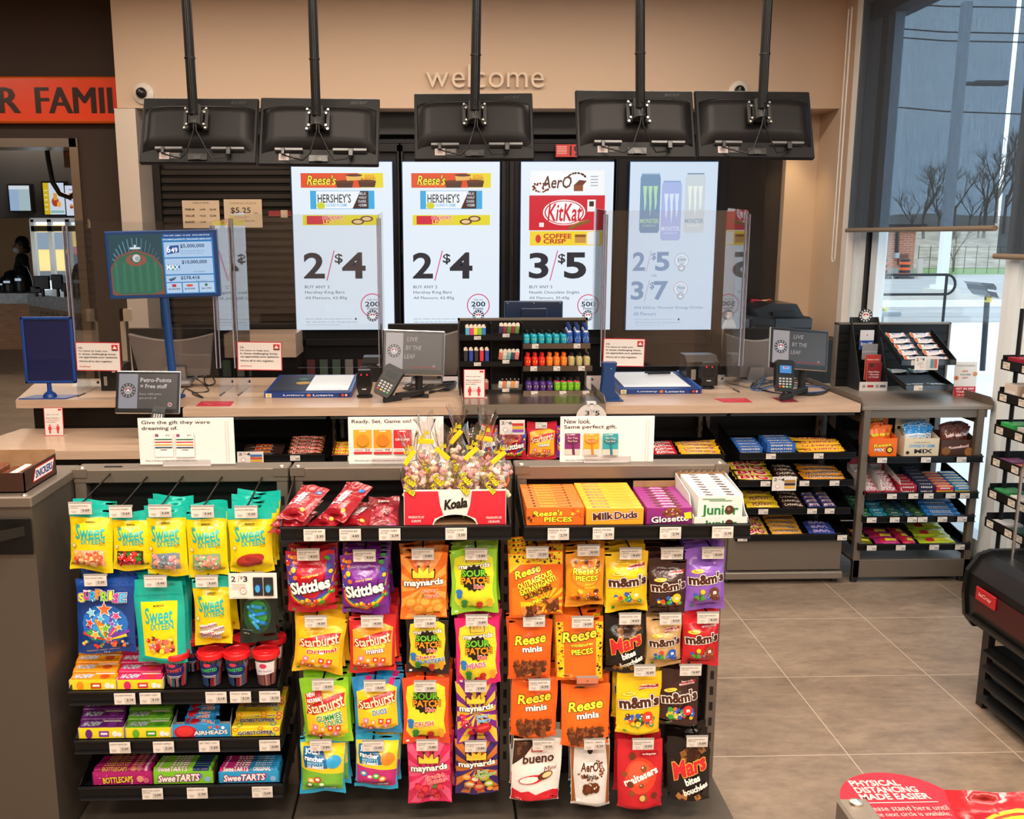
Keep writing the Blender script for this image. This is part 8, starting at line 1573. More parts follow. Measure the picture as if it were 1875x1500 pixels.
# stickers, papers, cables
def sticker(c4, col, lab, txt_=None, z=None, nm='floor_sticker'):
    z = z or CT+.0008; P = [PZ(x, y, z) for x, y in c4]; o = P[0]; f = lambda u, v, d: (P[0]*(1-u)*(1-v)+P[1]*(1+u)*(1-v)+P[2]*(1+u)*(1+v)+P[3]*(1-u)*(1+v))/4-o+Vector((0, 0, d)); m = MB(); m.add([p_-o for p_ in P], [(0, 1, 2, 3)], col, 'print'); s = Surf(m, f, .1, .04, 'print', None, .0004)
    if txt_: s.txt(txt_, 0, .3, .3, '#e8a0a0', w=1.5).txt('MERCI', -.2, -.4, .25, '#e8a0a0', w=.4)
    return m.build(nm, loc=o, label=lab, cat='sticker')
sticker([(358, 744), (422, 744), (429, 735), (368, 735)], '#b8243a', 'red sticker on the counter right of the left display', 'PLEASE KEEP A DISTANCE', nm='red_sticker'); sticker([(1325, 737), (1379, 737), (1366, 729), (1306, 730)], '#c02a3c', 'red sticker on the counter edge below the right shield', 'PLEASE KEEP A DISTANCE', nm='red_sticker'); sticker([(1432, 737), (1463, 736), (1450, 729), (1412, 728)], '#7a1c2c', 'dark red sticker under the upright card terminal', nm='red_sticker')
sticker([(131, 709), (186, 709), (196, 697), (139, 696)], '#d8d0c8', 'white paper lying behind the left shield', nm='paper_sheet')
def cable(pts, lab, col='#121214', r=.0032, nm='cable_bundle'):
    m = MB(); P = [PZ(x, y, CT+z) if not isinstance(z, tuple) else Vector(z) for x, y, z in pts]; o = P[0]; C_ = []
    for i in range(len(P)-1):
        p0_, p1_, p2_, p3_ = P[max(i-1, 0)], P[i], P[i+1], P[min(i+2, len(P)-1)]
        for k in range(6): u = k/6; C_.append(.5*((2*p1_)+(p2_-p0_)*u+(2*p0_-5*p1_+4*p2_-p3_)*u*u+(3*p1_-p0_-3*p2_+p3_)*u**3)-o)
    C_.append(P[-1]-o); m.tube(C_, r, col, 'plastic', 6); return m.build(nm, loc=o, label=lab, cat='cable', group='loose cables on the counter')
cable([(335, 690, .05), (360, 694, .005), (382, 715, .005), (352, 720, .005), (372, 728, .005), (340, 712, .005), (332, 728, .01)], 'black cable looping right of the left display'); cable([(398, 672, .1), (372, 690, .04), (345, 695, .01), (336, 705, .005)], 'thin pale cable hanging below the left shield', '#8a8480', .002); cable([(384, 684, .03), (394, 700, .01), (380, 706, .005), (374, 696, .01), (380, 686, .02)], 'black cable coil beside the left shield', r=.004)
for k, (dx, dy) in enumerate(((0, 0), (6, 5), (-4, 9), (9, -4), (3, 13))): cable([(775+dx, 690+dy, .02), (760, 700+dy, .006), (742+dx, 706+dy*.5, .005), (765, 714+dy*.3, .006), (795, 704+dy*.6, .006), (832+dx*.3, 700+dy*.4, .006), (820, 710+dy*.4, .006), (786, 719-dy*.3, .006)], 'black cable tangle behind the tilted card terminal, strand '+['on top', 'just below the top', 'in the middle', 'at the right', 'at the bottom'][k])
for k, (dx, dy, c_) in enumerate(((0, 0, '#121214'), (7, 5, '#121214'), (-6, -4, '#1a1a1c'), (12, -3, '#121214'), (3, 9, '#1f5fb0'))): cable([(1425+dx, 672+dy, .05), (1400+dx, 680+dy, .03), (1386+dx*.4, 698+dy, .01), (1374, 710, .005), (1390, 706+dy, .006), (1420+dx, 700+dy*.6, .006), (1455, 698+dy, .006), (1500+dx*.5, 704+dy*.5, .006), (1516, 714, .006), (1490, 722-dy*.4, .005), (1425, 720, .005), (1390, 712-dy*.2, .005)], ['topmost black cable', 'second black cable', 'thin black cable', 'outer black cable', 'blue cable'][k]+' looping around the right display stand', c_)
cable([(1345, 655, .1), (1312, 668, .06), (1316, 690, .02), (1330, 700, .005), (1372, 710, .005)], 'grey cable running from the right scanner', '#6a6460', .0025)
# end stand top: rack board, brochure holder, bar trays, pizza card
zt = ES[2]+.0; YS = 5.14; a_, b_ = PY(1524, 700, YS), PY(1741, 590, YS); t = thing('slat_board', ((a_.x+b_.x)/2, YS, zt), 'black slatted board with taupe frame behind the brochure holder', 'board'); W = (b_.x-a_.x)/2; H = b_.z-zt
m = MB(); slatback(m, -W+.01, W-.01, -.0, H-.01, .0, .05); m.build('slats', t); MB().box((-W, -.012, -.0), (-W+.014, .03, H), TG, 'satin', .003).box((W-.014, -.012, 0), (W, .03, H), TG, 'satin', .003).box((-W, -.012, H-.012), (W, .03, H), TG, 'satin', .003).build('frame', t)
YBp = 4.72; a_, b_ = PZ(1594, 716, zt), PZ(1622, 716, zt); YBp = a_.y; x0, x1 = PY(1568, 716, YBp).x, PY(1622, 716, YBp).x; t = thing('brochure_holder', ((x0+x1)/2+.01, YBp, zt), 'tall black brochure holder with red and blue cards and a round badge', 'holder'); W = (PY(1622, 716, YBp).x-PY(1571, 716, YBp).x)/2; H = PY(1600, 583, YBp+.1).z-zt
MB().prism([(0, 0), (0, .05), (.16, H), (.18, H), (.18, 0)], -W, -W+.004, '#1c1d21', 'paint', ax=0).prism([(0, 0), (0, .05), (.16, H), (.18, H), (.18, 0)], W-.004, W, '#23252a', 'paint', ax=0).box((-W, .17, 0), (W, .18, H), '#141518', 'paint').build('holder_body', t)
m = MB(); m.box((-W, -.002, 0), (W, 0, .05), '#d8d4d4', 'card'); s = front(m, -W, W, 0, .05, -.002); s.rect(-.45, -.2, .0, .3, '#b8303a').rect(.45, -.2, .85, .3, '#5a5f6a').ell(-.7, .05, .12, '#9a9494').ell(.25, .05, .12, '#9a9494'); m.build('front_label', t)
def bro(yy, z0, z1, x0, x1, art): m = MB(); m.box((x0, 0, z0), (x1, .003, z1), '#b8b4b4', 'card'); art(front(m, x0, x1, z0, z1, 0, 'print', .0004)); m.build('brochure', t, loc=(0, yy, 0), rot=(0, 0, 0))
bro(.11, H*.55, H*.83, -W*.55, W*.45, lambda s: s.rect(-1, -1, 1, 1, '#d8d8dc').rect(-1, -1, 1, -.05, '#1c4a9a').txt('Enjoy $25', 0, -.45, .4, '#f0f0f4', w=1.6, bold=.04).ell(0, .5, .1, '#c83a44')); bro(.08, H*.42, H*.64, -W*.5, W*.6, lambda s: s.rect(-1, -1, 1, 1, '#8f8c90').rect(-1, -.1, 1, .1, '#a8a4a8')); bro(.045, H*.14, H*.5, -W*.45, W*.68, lambda s: s.rect(-1, -1, 1, 1, '#c43a2a').txt('Redeem today!', 0, .6, .14, '#f0dcd4', w=1.5, bold=.04)); bro(.02, H*.1, H*.4, -W*.4, W*.62, lambda s: s.rect(-1, -1, 1, 1, '#8c1c26').ell(-.4, .7, .3, '#3a2a2a', .16).txt('Petro-Points', -.05, .1, .15, '#f0e4e4', w=1.5, bold=.04).txt('= More than', -.05, -.15, .15, '#f0e4e4', w=1.4, bold=.04).txt('you thought', -.05, -.4, .15, '#f0e4e4', w=1.4, bold=.04))
m = MB(); c_ = Vector((0.0, .155, H+.01)); m.tube([c_, c_+Vector((0, .004, 0))], .038, '#1a1a1c', 'print', 32); points_ring(front(m, -.038, .038, H+.01-.038, H+.01+.038, .155), 0, 0, .97, '#17171a', inner='#e8e4e0'); m.build('round_badge', t)
def bartray(px0, px1, yf, Yf, D, H0, lab, n, c1, c2, zoff):
    x0, x1 = PY(px0, yf, Yf).x, PY(px1, yf, Yf).x; z = PY(px0, yf, Yf).z; t = thing('bar_tray', ((x0+x1)/2, Yf, z), lab, 'tray'); h = (x1-x0)/2
    MB().box((-h, -.003, 0), (h, 0, .03), '#1a1b1e', 'satin').box((-h, -.004, .0), (h, -.003, .026), '#b8b8be', 'film').prism([(0, 0), (0, .03), (D, H0+.03), (D, H0)], -h, -h+.003, BK, 'satin', ax=0).prism([(0, 0), (0, .03), (D, H0+.03), (D, H0)], h-.003, h, BK, 'satin', ax=0).prism([(0, 0), (0, .003), (D, H0+.003), (D, H0)], -h, h, BK, 'satin', ax=0).build('tray', t)
    c = MB(); tagcard(c, -.022, .022, 0, .026, 0); c.build('price_tag', t, loc=(-h*.5, -.005, 0)); an = math.atan2(H0, D)
    def art(s): s.rect(-.98, -.9, -.75, .9, c2).rect(.75, -.9, .98, .9, c2).rect(-.5, -.3, .5, .4, '#3a4a7a').rect(-.4, -.1, .4, .2, '#e8e8ec')
    o = bagmesh(.105, .036, .008, 'flat', c1, art, 71, False).build('wrapped_bar', label='', cat='candy bar'); f_ = True
    for col in (0, 1):
        for k in range(n):
            d_ = .03+k*(D-.06)/max(1, n-1); loc = ((x0+x1)/2+(col-.5)*h*.92+rn.uniform(-.004, .004), Yf+d_, z+.014+d_*tan(an)); rot = (R(-90)+an, R(rn.uniform(-4, 4)), R(rn.uniform(-6, 6))); l = ('white and orange' if c2 == '#c8642a' else 'silver and teal')+' wrapped bar, '+['left', 'right'][col]+' pile, '+['frontmost', 'second', 'third', 'fourth', 'fifth', 'sixth'][k]+', on the slat board tray'
            if f_: o.location, o.rotation_euler = loc, rot; o['label'] = l; f_ = False
            else: dup(o, loc, rot, l)
bartray(1650, 1750, 669, 4.66, .26, .13, 'black sloping tray of white and orange wrapped bars on the slat board', 5, '#d8d4d8', '#c8642a', 0); bartray(1658, 1745, 715, 4.66, .26, .06, 'low black tray of silver and teal wrapped bars on the end stand', 2, '#b8bcc0', '#2a7a6a', 0)
p = PY(1700, 666, 4.63); t = thing('offer_card', (p.x, 4.648, p.z), 'small white 2/$4 offer card hanging on the bar tray of the slat board', 'card'); m = MB(); m.box((-.06, 0, -.035), (.06, .001, .035), '#dcd8d4', 'card'); s = front(m, -.06, .06, -.035, .035, 0, 'card', .0003); offer(s, '2', '4'); [s.rect(x, -.7, x+.25, .6, c) for x, c in ((-.0, '#c8c8d0'), (.32, '#5a8a9a'), (.62, '#b85a4a'))]; m.build('card', t)
b_ = PZ(1765, 727, zt); W = .057; H = PY(1768, 663, b_.y).z-zt; t = thing('pizza_card', (b_.x, b_.y, zt), 'white and red pizza offer card standing at the right of the end stand', 'card', rot=(R(-3), 0, R(-4))); m = MB(); m.box((-W, 0, 0), (W, .002, H), '#dcd6d0', 'card'); s = front(m, -W, W, 0, H, 0, 'card', .0004)
s.rect(-.98, -.98, .98, -.4, '#c02038').txt('PIZZA FORNO', .0, .78, .1, '#4a6a5a', w=1.6, bold=.0).txt('NOW', -.05, .46, .1, '#b83a3a', w=.5, bold=.03).txt('AVAILABLE', -.02, .28, .09, '#4a5a52', w=.95, bold=.02).txt('24/7', -.02, .1, .1, '#b83a3a', w=.55, bold=.03).ell(-.82, .08, .22, '#c88a5a').ell(.85, .32, .2, '#c88a5a').ell(-.82, .08, .1, '#a83a2a').txt('GET $2 OFF', 0, -.53, .11, '#f0e8e4', w=1.6, bold=.05).txt('YOUR PIZZA', 0, -.7, .11, '#f0e8e4', w=1.5, bold=.05).txt('USE CODE: 3010', 0, -.88, .07, '#f0e8e4', w=1.4, bold=.04); m.build('card', t)
MB().box((-W, .0, 0), (W, .05, .002), '#e0e0e0', 'acrylic').build('foot', t)
# round shelf talker above the gift sign
p = PY(1083, 756, 4.45); t = thing('shelf_talker', (p.x, 4.452, p.z), 'round white 3/$5 shelf talker clipped to the counter front', 'card'); m = MB(); m.tube([(0, 0, -.03), (0, .002, -.03)], .075, '#cfc9c4', 'card', 32); s = front(m, -.08, .08, -.11, .05, 0, 'card', .0004); s.txt('3', -.25, .35, .28, '#221f1e', w=.25, bold=.03).rect(.0, .25, .02, .55, '#c8284a').txt('$', .14, .45, .14, '#221f1e').txt('5', .36, .35, .28, '#221f1e', w=.25, bold=.03); m.build('disc', t)
MB().box((-.022, -.004, .04), (.022, .03, .052), '#d8d4d4', 'plastic').box((-.008, -.004, .015), (.008, .0, .045), '#d8d4d4', 'plastic').build('clip', t)
# ================================================================ goods on the counter shelves and the end stand
def goods(sh, px0, px1, n_deep, n_high, col, art, nm, adj, where, kind='box', d=.034, h=.017, y0=CF, ncol=1, jit=0, tilt=4, step=0):
    z, xa, xb_ = sh; x0, x1 = PY(px0, 860, CF).x, PY(px1, 860, CF).x; w = (x1-x0)/ncol; z0 = z-.017
    if kind == 'box': o = boxmesh(w*.96, d, h, col, art, art, None, 'print')
    else: o = bagmesh(w*.96, d*1.15, h*.5, 'flat', col, art, len(adj)+int(px0), False)
    o = o.build('candy_box' if kind == 'box' else 'candy_bar', label='', cat='candy box' if kind == 'box' else 'candy bar', group=adj+' '+where); first = True; k_ = tan(R(tilt))
    for c in range(ncol):
        for r_ in range(n_deep):
            for s_ in range(n_high):
                yy = y0+.012+r_*d*1.03+(0 if kind == 'box' else d*.5); loc = (x0+w*(c+.5)+random.uniform(-jit, jit), yy+(d/2 if kind == 'box' else 0), z0+(yy-y0+.02)*k_+.002+s_*h*1.02+r_*step+(0 if kind == 'box' else h*.55)); rot = (R(tilt), 0, 0) if kind == 'box' else (R(-72), R(random.uniform(-3, 3)), R(random.uniform(-3, 3)))
                l = adj+', '+(['left', 'middle', 'right'][c]+' pile, ' if ncol > 1 else '')+(['front', 'second', 'third', 'fourth', 'fifth', 'sixth', 'seventh'][r_]+' row')+(', '+['bottom', 'second', 'top'][s_]+' layer' if n_high > 1 else '')+', '+where
                if first: o.location, o.rotation_euler = loc, rot; o['label'] = l; first = False
                else: dup(o, loc, rot, l)
def T(t_, c, oc, w=1.6, h=1.0, b=.05, bg=None): return lambda s: (bg and s.rect(-1, -1, 1, 1, bg), s.txt(t_, 0, 0, h, c, w=w, bold=b, ol=.06, oc=oc))
W1, W2, W3, WA = 'shelf behind left sign', 'shelf behind game sign', 'shelf right of gift sign', 'drawer unit'
goods(SH[0], 440, 520, 3, 1, '#2a1c18', T('MARS', '#a8201c', '#c89a40', .8), 'bar', 'dark brown bar', W1, 'bar', step=.006); goods(SH[0], 524, 592, 5, 1, '#6a3a10', T('TWIX', '#c8202c', '#f4e8e0', 1.7), 'bar', 'red lettered gold bar', W1, 'bar', step=.008)
goods(SH[2], 607, 641, 4, 1, '#ec6a1c', T("Reese", '#f4e238', '#2c1206', 1.7), 'bar', 'orange bar', W2, 'bar', step=.006); goods(SH[1], 446, 590, 3, 1, '#d8a02a', T('BAR', '#8a2a1c', '#f0e0c0', .8), 'bar', 'amber bar', 'lower '+W1, 'bar', ncol=2)
goods(SH[5], 1197, 1243, 4, 1, '#c81c30', T('KitKat', '#f4f0f0', '#8a101c', 1.5), 'bar', 'red bar', W3, 'bar', step=.006, ncol=1); goods(SH[5], 1244, 1325, 4, 1, '#e8b42a', T('COFFEE CRISP', '#a8202c', '#f8e8c0', 1.5), 'bar', 'yellow bar', W3, 'bar', step=.006); goods(SH[6], 1200, 1325, 3, 1, '#c83a3a', T('BAR', '#f0e0c0', '#6a1c1c', 1), 'bar', 'red and gold bar', 'lower '+W3, 'bar', ncol=2)
SM = T('SMARTIES', '#f0f0f4', '#101c4a', 1.5, .9, .05); WP = lambda r_: r_+' shelf of '+WA
goods(SH[7], 1350, 1397, 4, 2, '#2a62b4', SM, 'box', 'blue box', WP('top')+', left', step=.004); goods(SH[7], 1403, 1457, 4, 3, '#2a62b4', SM, 'box', 'blue box', WP('top')+', centre', step=.002); goods(SH[7], 1460, 1552, 4, 1, '#e8b42a', T('O Henry!', '#c8202c', '#f8e0a0', 1.5), 'bar', 'yellow bar', WP('top'), 'bar', step=.008)
goods(SH[8], 1347, 1423, 4, 1, '#e8c42a', T('BIG', '#c81c2c', '#f8f0e8', 1.4, 1.3), 'bar', 'yellow and red bar', WP('second'), 'bar', step=.012, d=.04); goods(SH[8], 1425, 1470, 4, 1, '#3a2018', T('CARAMILK', '#f0e4d0', '#1a0c08', 1.6), 'bar', 'brown bar', WP('second'), 'bar', step=.008); goods(SH[8], 1472, 1555, 4, 1, '#d8902a', T('WUNDERBAR', '#2a2450', '#f8e8c8', 1.6), 'bar', 'orange bar', WP('second'), 'bar', step=.008)
goods(SH[9], 1372, 1436, 3, 1, '#e8c42a', T('PEANUT', '#8a3a1c', '#f8e8a0', 1.2), 'bar', 'yellow packet', WP('third'), 'bar', step=.012, d=.05); goods(SH[9], 1438, 1483, 5, 1, '#3a2018', T('CARAMILK', '#f0e4d0', '#1a0c08', 1.6), 'bar', 'brown packet', WP('third'), 'bar', step=.008); goods(SH[9], 1485, 1540, 4, 1, '#2a3470', T('SMARTIES', '#f0d8d8', '#8a2a4a', 1.5), 'bar', 'dark blue packet', WP('third'), 'bar', ncol=2, step=.007)
goods(SH[10], 1374, 1418, 3, 1, '#d8b42a', T('BIG', '#c81c2c', '#f8f0e8', 1.4, 1.3), 'bar', 'red and yellow bag', WP('lowest'), 'bar', step=.014, d=.05); goods(SH[10], 1420, 1482, 5, 1, '#d89a2a', T('WUNDERBAR', '#2a2450', '#f8e8c8', 1.6), 'bar', 'gold bar', WP('lowest'), 'bar', step=.009); goods(SH[10], 1490, 1543, 3, 1, '#3a4a9a', T('BAR', '#b8a8e0', '#1c1c4a', 1.2), 'bar', 'violet-blue bar', WP('lowest'), 'bar', step=.008)
def ofcard(x0, y0, x1, y1, l, r_, cols, lab, Y=CF-.03):
    a, b = PY(x0, y1, Y), PY(x1, y0, Y); W, H = (b.x-a.x)/2, (b.z-a.z)/2; t = thing('offer_card', ((a.x+b.x)/2, Y, (a.z+b.z)/2), lab, 'card'); m = MB(); m.box((-W, 0, -H), (W, .001, H), '#dedad6', 'card'); s = front(m, -W, W, -H, H, 0, 'card', .0003)
    s.txt(l, -.75, .6, .4, '#221f1e', w=.28, bold=.03).rect(-.52, .45, -.49, .85, '#c8284a').txt('$', -.38, .68, .2, '#221f1e', w=.1).txt(r_, -.15, .6, .4, '#221f1e', w=.28, bold=.03).ell(-.55, -.35, .18, '#c8404a').ell(-.55, -.35, .15, '#f0ece8')
    for k, c in enumerate(cols): s.rect(.0+.0*k, .6-k*1.3/len(cols)-1.2/len(cols), .9, .55-k*1.3/len(cols), c)
    m.build('card', t)
ofcard(1413, 873, 1459, 899, '2', '4', ('#a87a2a', '#3a2018', '#d8a83a'), 'white 2/$4 offer card on the second shelf of the drawer unit'); ofcard(435, 827, 482, 850, '2', '4', ('#3a6ab0', '#c8502a', '#d8a83a'), 'white 2/$4 offer card beside the left gift card sign', CF-.045); ofcard(915, 769, 961, 796, '2', '6', ('#c8302a', '#d8b02a', '#8a4ab0'), 'white 2/$6 offer card above the red rainbow bag under the counter', 4.44)
YH = 4.5; rg = 'hanging under the counter'
for x0, y0, x1, y1, base, art, lab, n in ((880, 778, 912, 838, '#b8142a', skittles('#c0182c', '#fff', 'original'), 'small red rainbow bag', 1), (914, 787, 964, 841, '#b8142a', skittles('#c0182c', '#fff', 'original'), 'red rainbow bag below the 2/$6 card', 2), (965, 776, 1019, 841, '#c8283a', starburst('#f2b42a', 'minis', '#ffffff'), 'red and yellow bag', 2), (1018, 780, 1062, 838, '#7a3aa0', skittles('#7a2a9a', '#fff', 'wild'), 'purple bag behind the gift sign', 1)):
    c = PY((x0+x1)/2, (y0+y1)/2, YH); w = PY(x1, 800, YH).x-PY(x0, 800, YH).x; hh = PY(900, y0, YH).z-PY(900, y1, YH).z; o = bagmesh(w, hh, .02, 'pillow', base, art, x0).build('candy_bag', loc=c, label=lab+' '+rg+', front one', cat='candy bag')
    for k in range(1, n): dup(o, c+Vector((.003, .03*k, .004)), None, lab+' '+rg+', second one')
    if x0 > 900: hk = MB(); hk.tube([(0, -.02, 0), (0, .4, .02)], .003, '#151515', 'metal', 6); hk.build('peg_hook', loc=c+Vector((0, 0, hh/2-.008)), label='peg hook holding the '+lab+' under the counter', cat='hook')
c = PY(991, 779, 4.46); m = MB(); tagcard(m, -.028, .028, -.015, .015, 0); m.build('price_tag', loc=c, label='price tag over the red and yellow bag under the counter', cat='price tag')
# end stand
def E(k): return ESH[k]
def dispbox(px0, px1, yt, ybk, ytop, col, art, bagcol, bagart, lab, nm, nb, back=True):
    z, xa, xb_ = E(0); Y = CF+.03; a, b = PY(px0, 830, Y), PY(px1, 830, Y); zf = PY(px0, yt, Y).z; z0 = z-.016; zt_ = PY(px0, ytop, Y+.1).z; W = (b.x-a.x)/2; t = thing('display_carton', ((a.x+b.x)/2, Y, z0), lab, 'carton', 'snack cartons on the end stand')
    m = boxmesh(W*2, .002, zf-z0, col, art); m.build('front_panel', t); m = MB(); H = zf-z0
    for s_ in (-1, 1): m.prism([(0, 0), (0, H), (.11, H+.03), (.11, 0)], s_*W-.001, s_*W+.001, col, 'card', ax=0)
    m.box((-W, .11, 0), (W, .112, (zt_-z0) if back else H+.03), col, 'card'); back and art(front(m, -W, W, H*1.1, zt_-z0, .11)); m.build('tray', t)
    o = bagmesh(W*.85, .12, .012, 'pillow', bagcol, bagart, 81+nb).build('snack_bag', label='', cat='snack bag'); f_ = True
    for k in range(nb):
        loc = (t.location.x+(-.45+.45*(k % 3))*W, Y+.022+.02*(k//2)+.008*(k % 3), z0+.096+.008*(k//3)); rot = (R(-8), R((-8, 3, 12)[k % 3]), 0); l = nm+' snack bag in its carton, '+['left front', 'middle front', 'right front', 'left back', 'middle back', 'right back'][k]
        if f_: o.location, o.rotation_euler = loc, rot; o['label'] = l; f_ = False
        else: dup(o, loc, rot, l)
RM = lambda s: s.txt('Reese', -.0, .3, .3, '#f4e238', w=1.2, bold=.05, ol=.05, oc='#2c1206', shear=.2, rot=.1).txt('MIX', -.2, -.2, .3, '#f4f0ea', w=.7, bold=.06, ol=.05, oc='#2c1206').ell(.5, -.2, .25, '#2c1206').ell(.5, -.2, .17, '#e8c83a')
CC = lambda s: s.txt('HERSHEYS', 0, .55, .14, '#3a3a44', w=.9).txt("COOKIES 'N' CREME", 0, .2, .3, '#3a9ad8', w=1.5, bold=.05).txt('MIX', .1, -.35, .4, '#2a2420', w=1.0, bold=.06, ol=.03, oc='#e8e0d0').ell(-.8, -.5, .1, '#2a2420')
CB = lambda s: s.rect(-.98, .35, .98, .98, '#2a8ad0').txt('COOKIES', 0, .15, .14, '#2a8ad0', w=1.2, bold=.04).txt('MIX', 0, -.1, .18, '#2a2420', w=.8, bold=.05)
RS = lambda s: s.txt('Rosebud', 0, .2, .3, '#f0e4e0', w=1.1, bold=.05, ol=.05, oc='#b8202c', rot=.12).ell(-.7, -.3, .25, '#8a5a2c').ell(.6, -.4, .25, '#a8703a')
dispbox(1589, 1641, 803, 0, 757, '#ec6a14', RM, '#ec6a14', RM, 'bright orange open carton of snack bags on the end stand', 'orange', 5); dispbox(1655, 1718, 803, 0, 757, '#d8cbb0', CC, '#dfe4e8', CB, 'cream open carton of blue topped snack bags on the end stand', 'blue and white', 6); dispbox(1722, 1786, 806, 0, 774, '#4a2a1c', RS, '#5a3028', RS, 'dark brown open carton of snack bags at the right of the end stand', 'dark brown', 6, False)
ES_ = lambda r_: r_+' shelf of end stand'
MT = lambda s: s.rect(-1, -.9, 1, -.3, '#a82034').ell(0, .2, .5, '#d8d8dc', .4)
for k, (a0, a1) in enumerate(((1585, 1616), (1620, 1650))):
    goods(E(1), a0, a1, 5, 1, '#d0ccd0', MT, 'bar', 'silver mint packet, '+['left', 'right'][k]+' carton', ES_('second'), 'bar', d=.03, h=.03, step=.012)
    x0, x1 = PY(a0-3, 880, CF).x, PY(a1+3, 880, CF).x; t = thing('mint_carton', ((x0+x1)/2, CF, E(1)[0]-.016), ['left', 'right'][k]+' white and red open mint carton on the second shelf of the end stand', 'carton'); W = (x1-x0)/2; m = MB()
    for s_ in (-1, 1): m.prism([(0, 0), (0, .02), (.03, .07), (.2, .12), (.2, 0)], s_*W-.001, s_*W+.001, '#d8d0d0', 'card', ax=0)
    m.box((-W, 0, 0), (W, .002, .02), '#9a1c34', 'card').prism([(-W, 0), (W, 0), (W, .11), (W*.5, .14), (0, .155), (-W*.5, .14), (-W, .11)], .2, .203, '#a82440', 'card').box((-W*.7, .198, .06), (W*.7, .2, .11), '#d8d8dc', 'card'); m.build('tray', t)
HL = T('HALLS', '#f0f0f0', '#5a1020', 1.3, .7); goods(E(1), 1652, 1685, 4, 2, '#98182c', HL, 'box', 'dark red box', ES_('second'), step=.004, h=.022); goods(E(1), 1686, 1718, 6, 2, '#1c2240', HL, 'box', 'navy box', ES_('second'), step=.006, h=.022)
for a0, a1, c_, n_ in ((1720, 1752, '#c8324a', 'pink gum pack'), (1754, 1785, '#2a90d0', 'bright blue gum pack')): goods(E(1), a0, a1, 6, 1, c_, lambda s: s.rect(-1, -1, 1, -.2, '#e8c02a').rect(-.6, .3, .6, .7, '#e8e0e8'), 'box', n_, ES_('second'), d=.03, h=.035, step=.004)
for a0, a1, c_, n_, st_, hi_ in ((1582, 1605, '#2a6a4a', 'dark green pack', .012, 1), (1607, 1634, '#1c7a94', 'teal pack', .014, 1), (1636, 1664, '#2a5a54', 'grey-green pack', .002, 1), (1665, 1682, '#1c4a70', 'slate blue pack', .002, 1), (1683, 1703, '#2f5a2c', 'olive pack', .003, 1), (1705, 1770, '#2a7ac4', 'sky blue roll pack', .011, 1)):
    goods(E(2), a0, a1, 4, hi_, c_, T('ice', '#d8e8e8', '#12302c', .8, .7) if 'sky' not in n_ else T('mentos', '#f0f4f8', '#123a7a', 1.2, .8), 'box', n_, ES_('third'), d=.045 if 'sky' not in n_ else .03, h=.016, step=st_)
for a0, a1, c_, n_, st_ in ((1575, 1614, '#5a5a20', 'dark yellow pouch', .0), (1617, 1665, '#a8286a', 'magenta pouch', 0), (1668, 1694, '#b82a4a', 'crimson pouch', 0), (1697, 1768, '#a8b828', 'lime and red candy pouch', .014)): goods(E(3), a0, a1, 3, 1, c_, lambda s: (s.ell(-.3, 0, .3, '#c8303a', .5), s.rect(-.1, -.3, .8, .3, '#e8e040')), 'bar', n_, ES_('lowest'), 'bar', d=.06, h=.016, step=st_)
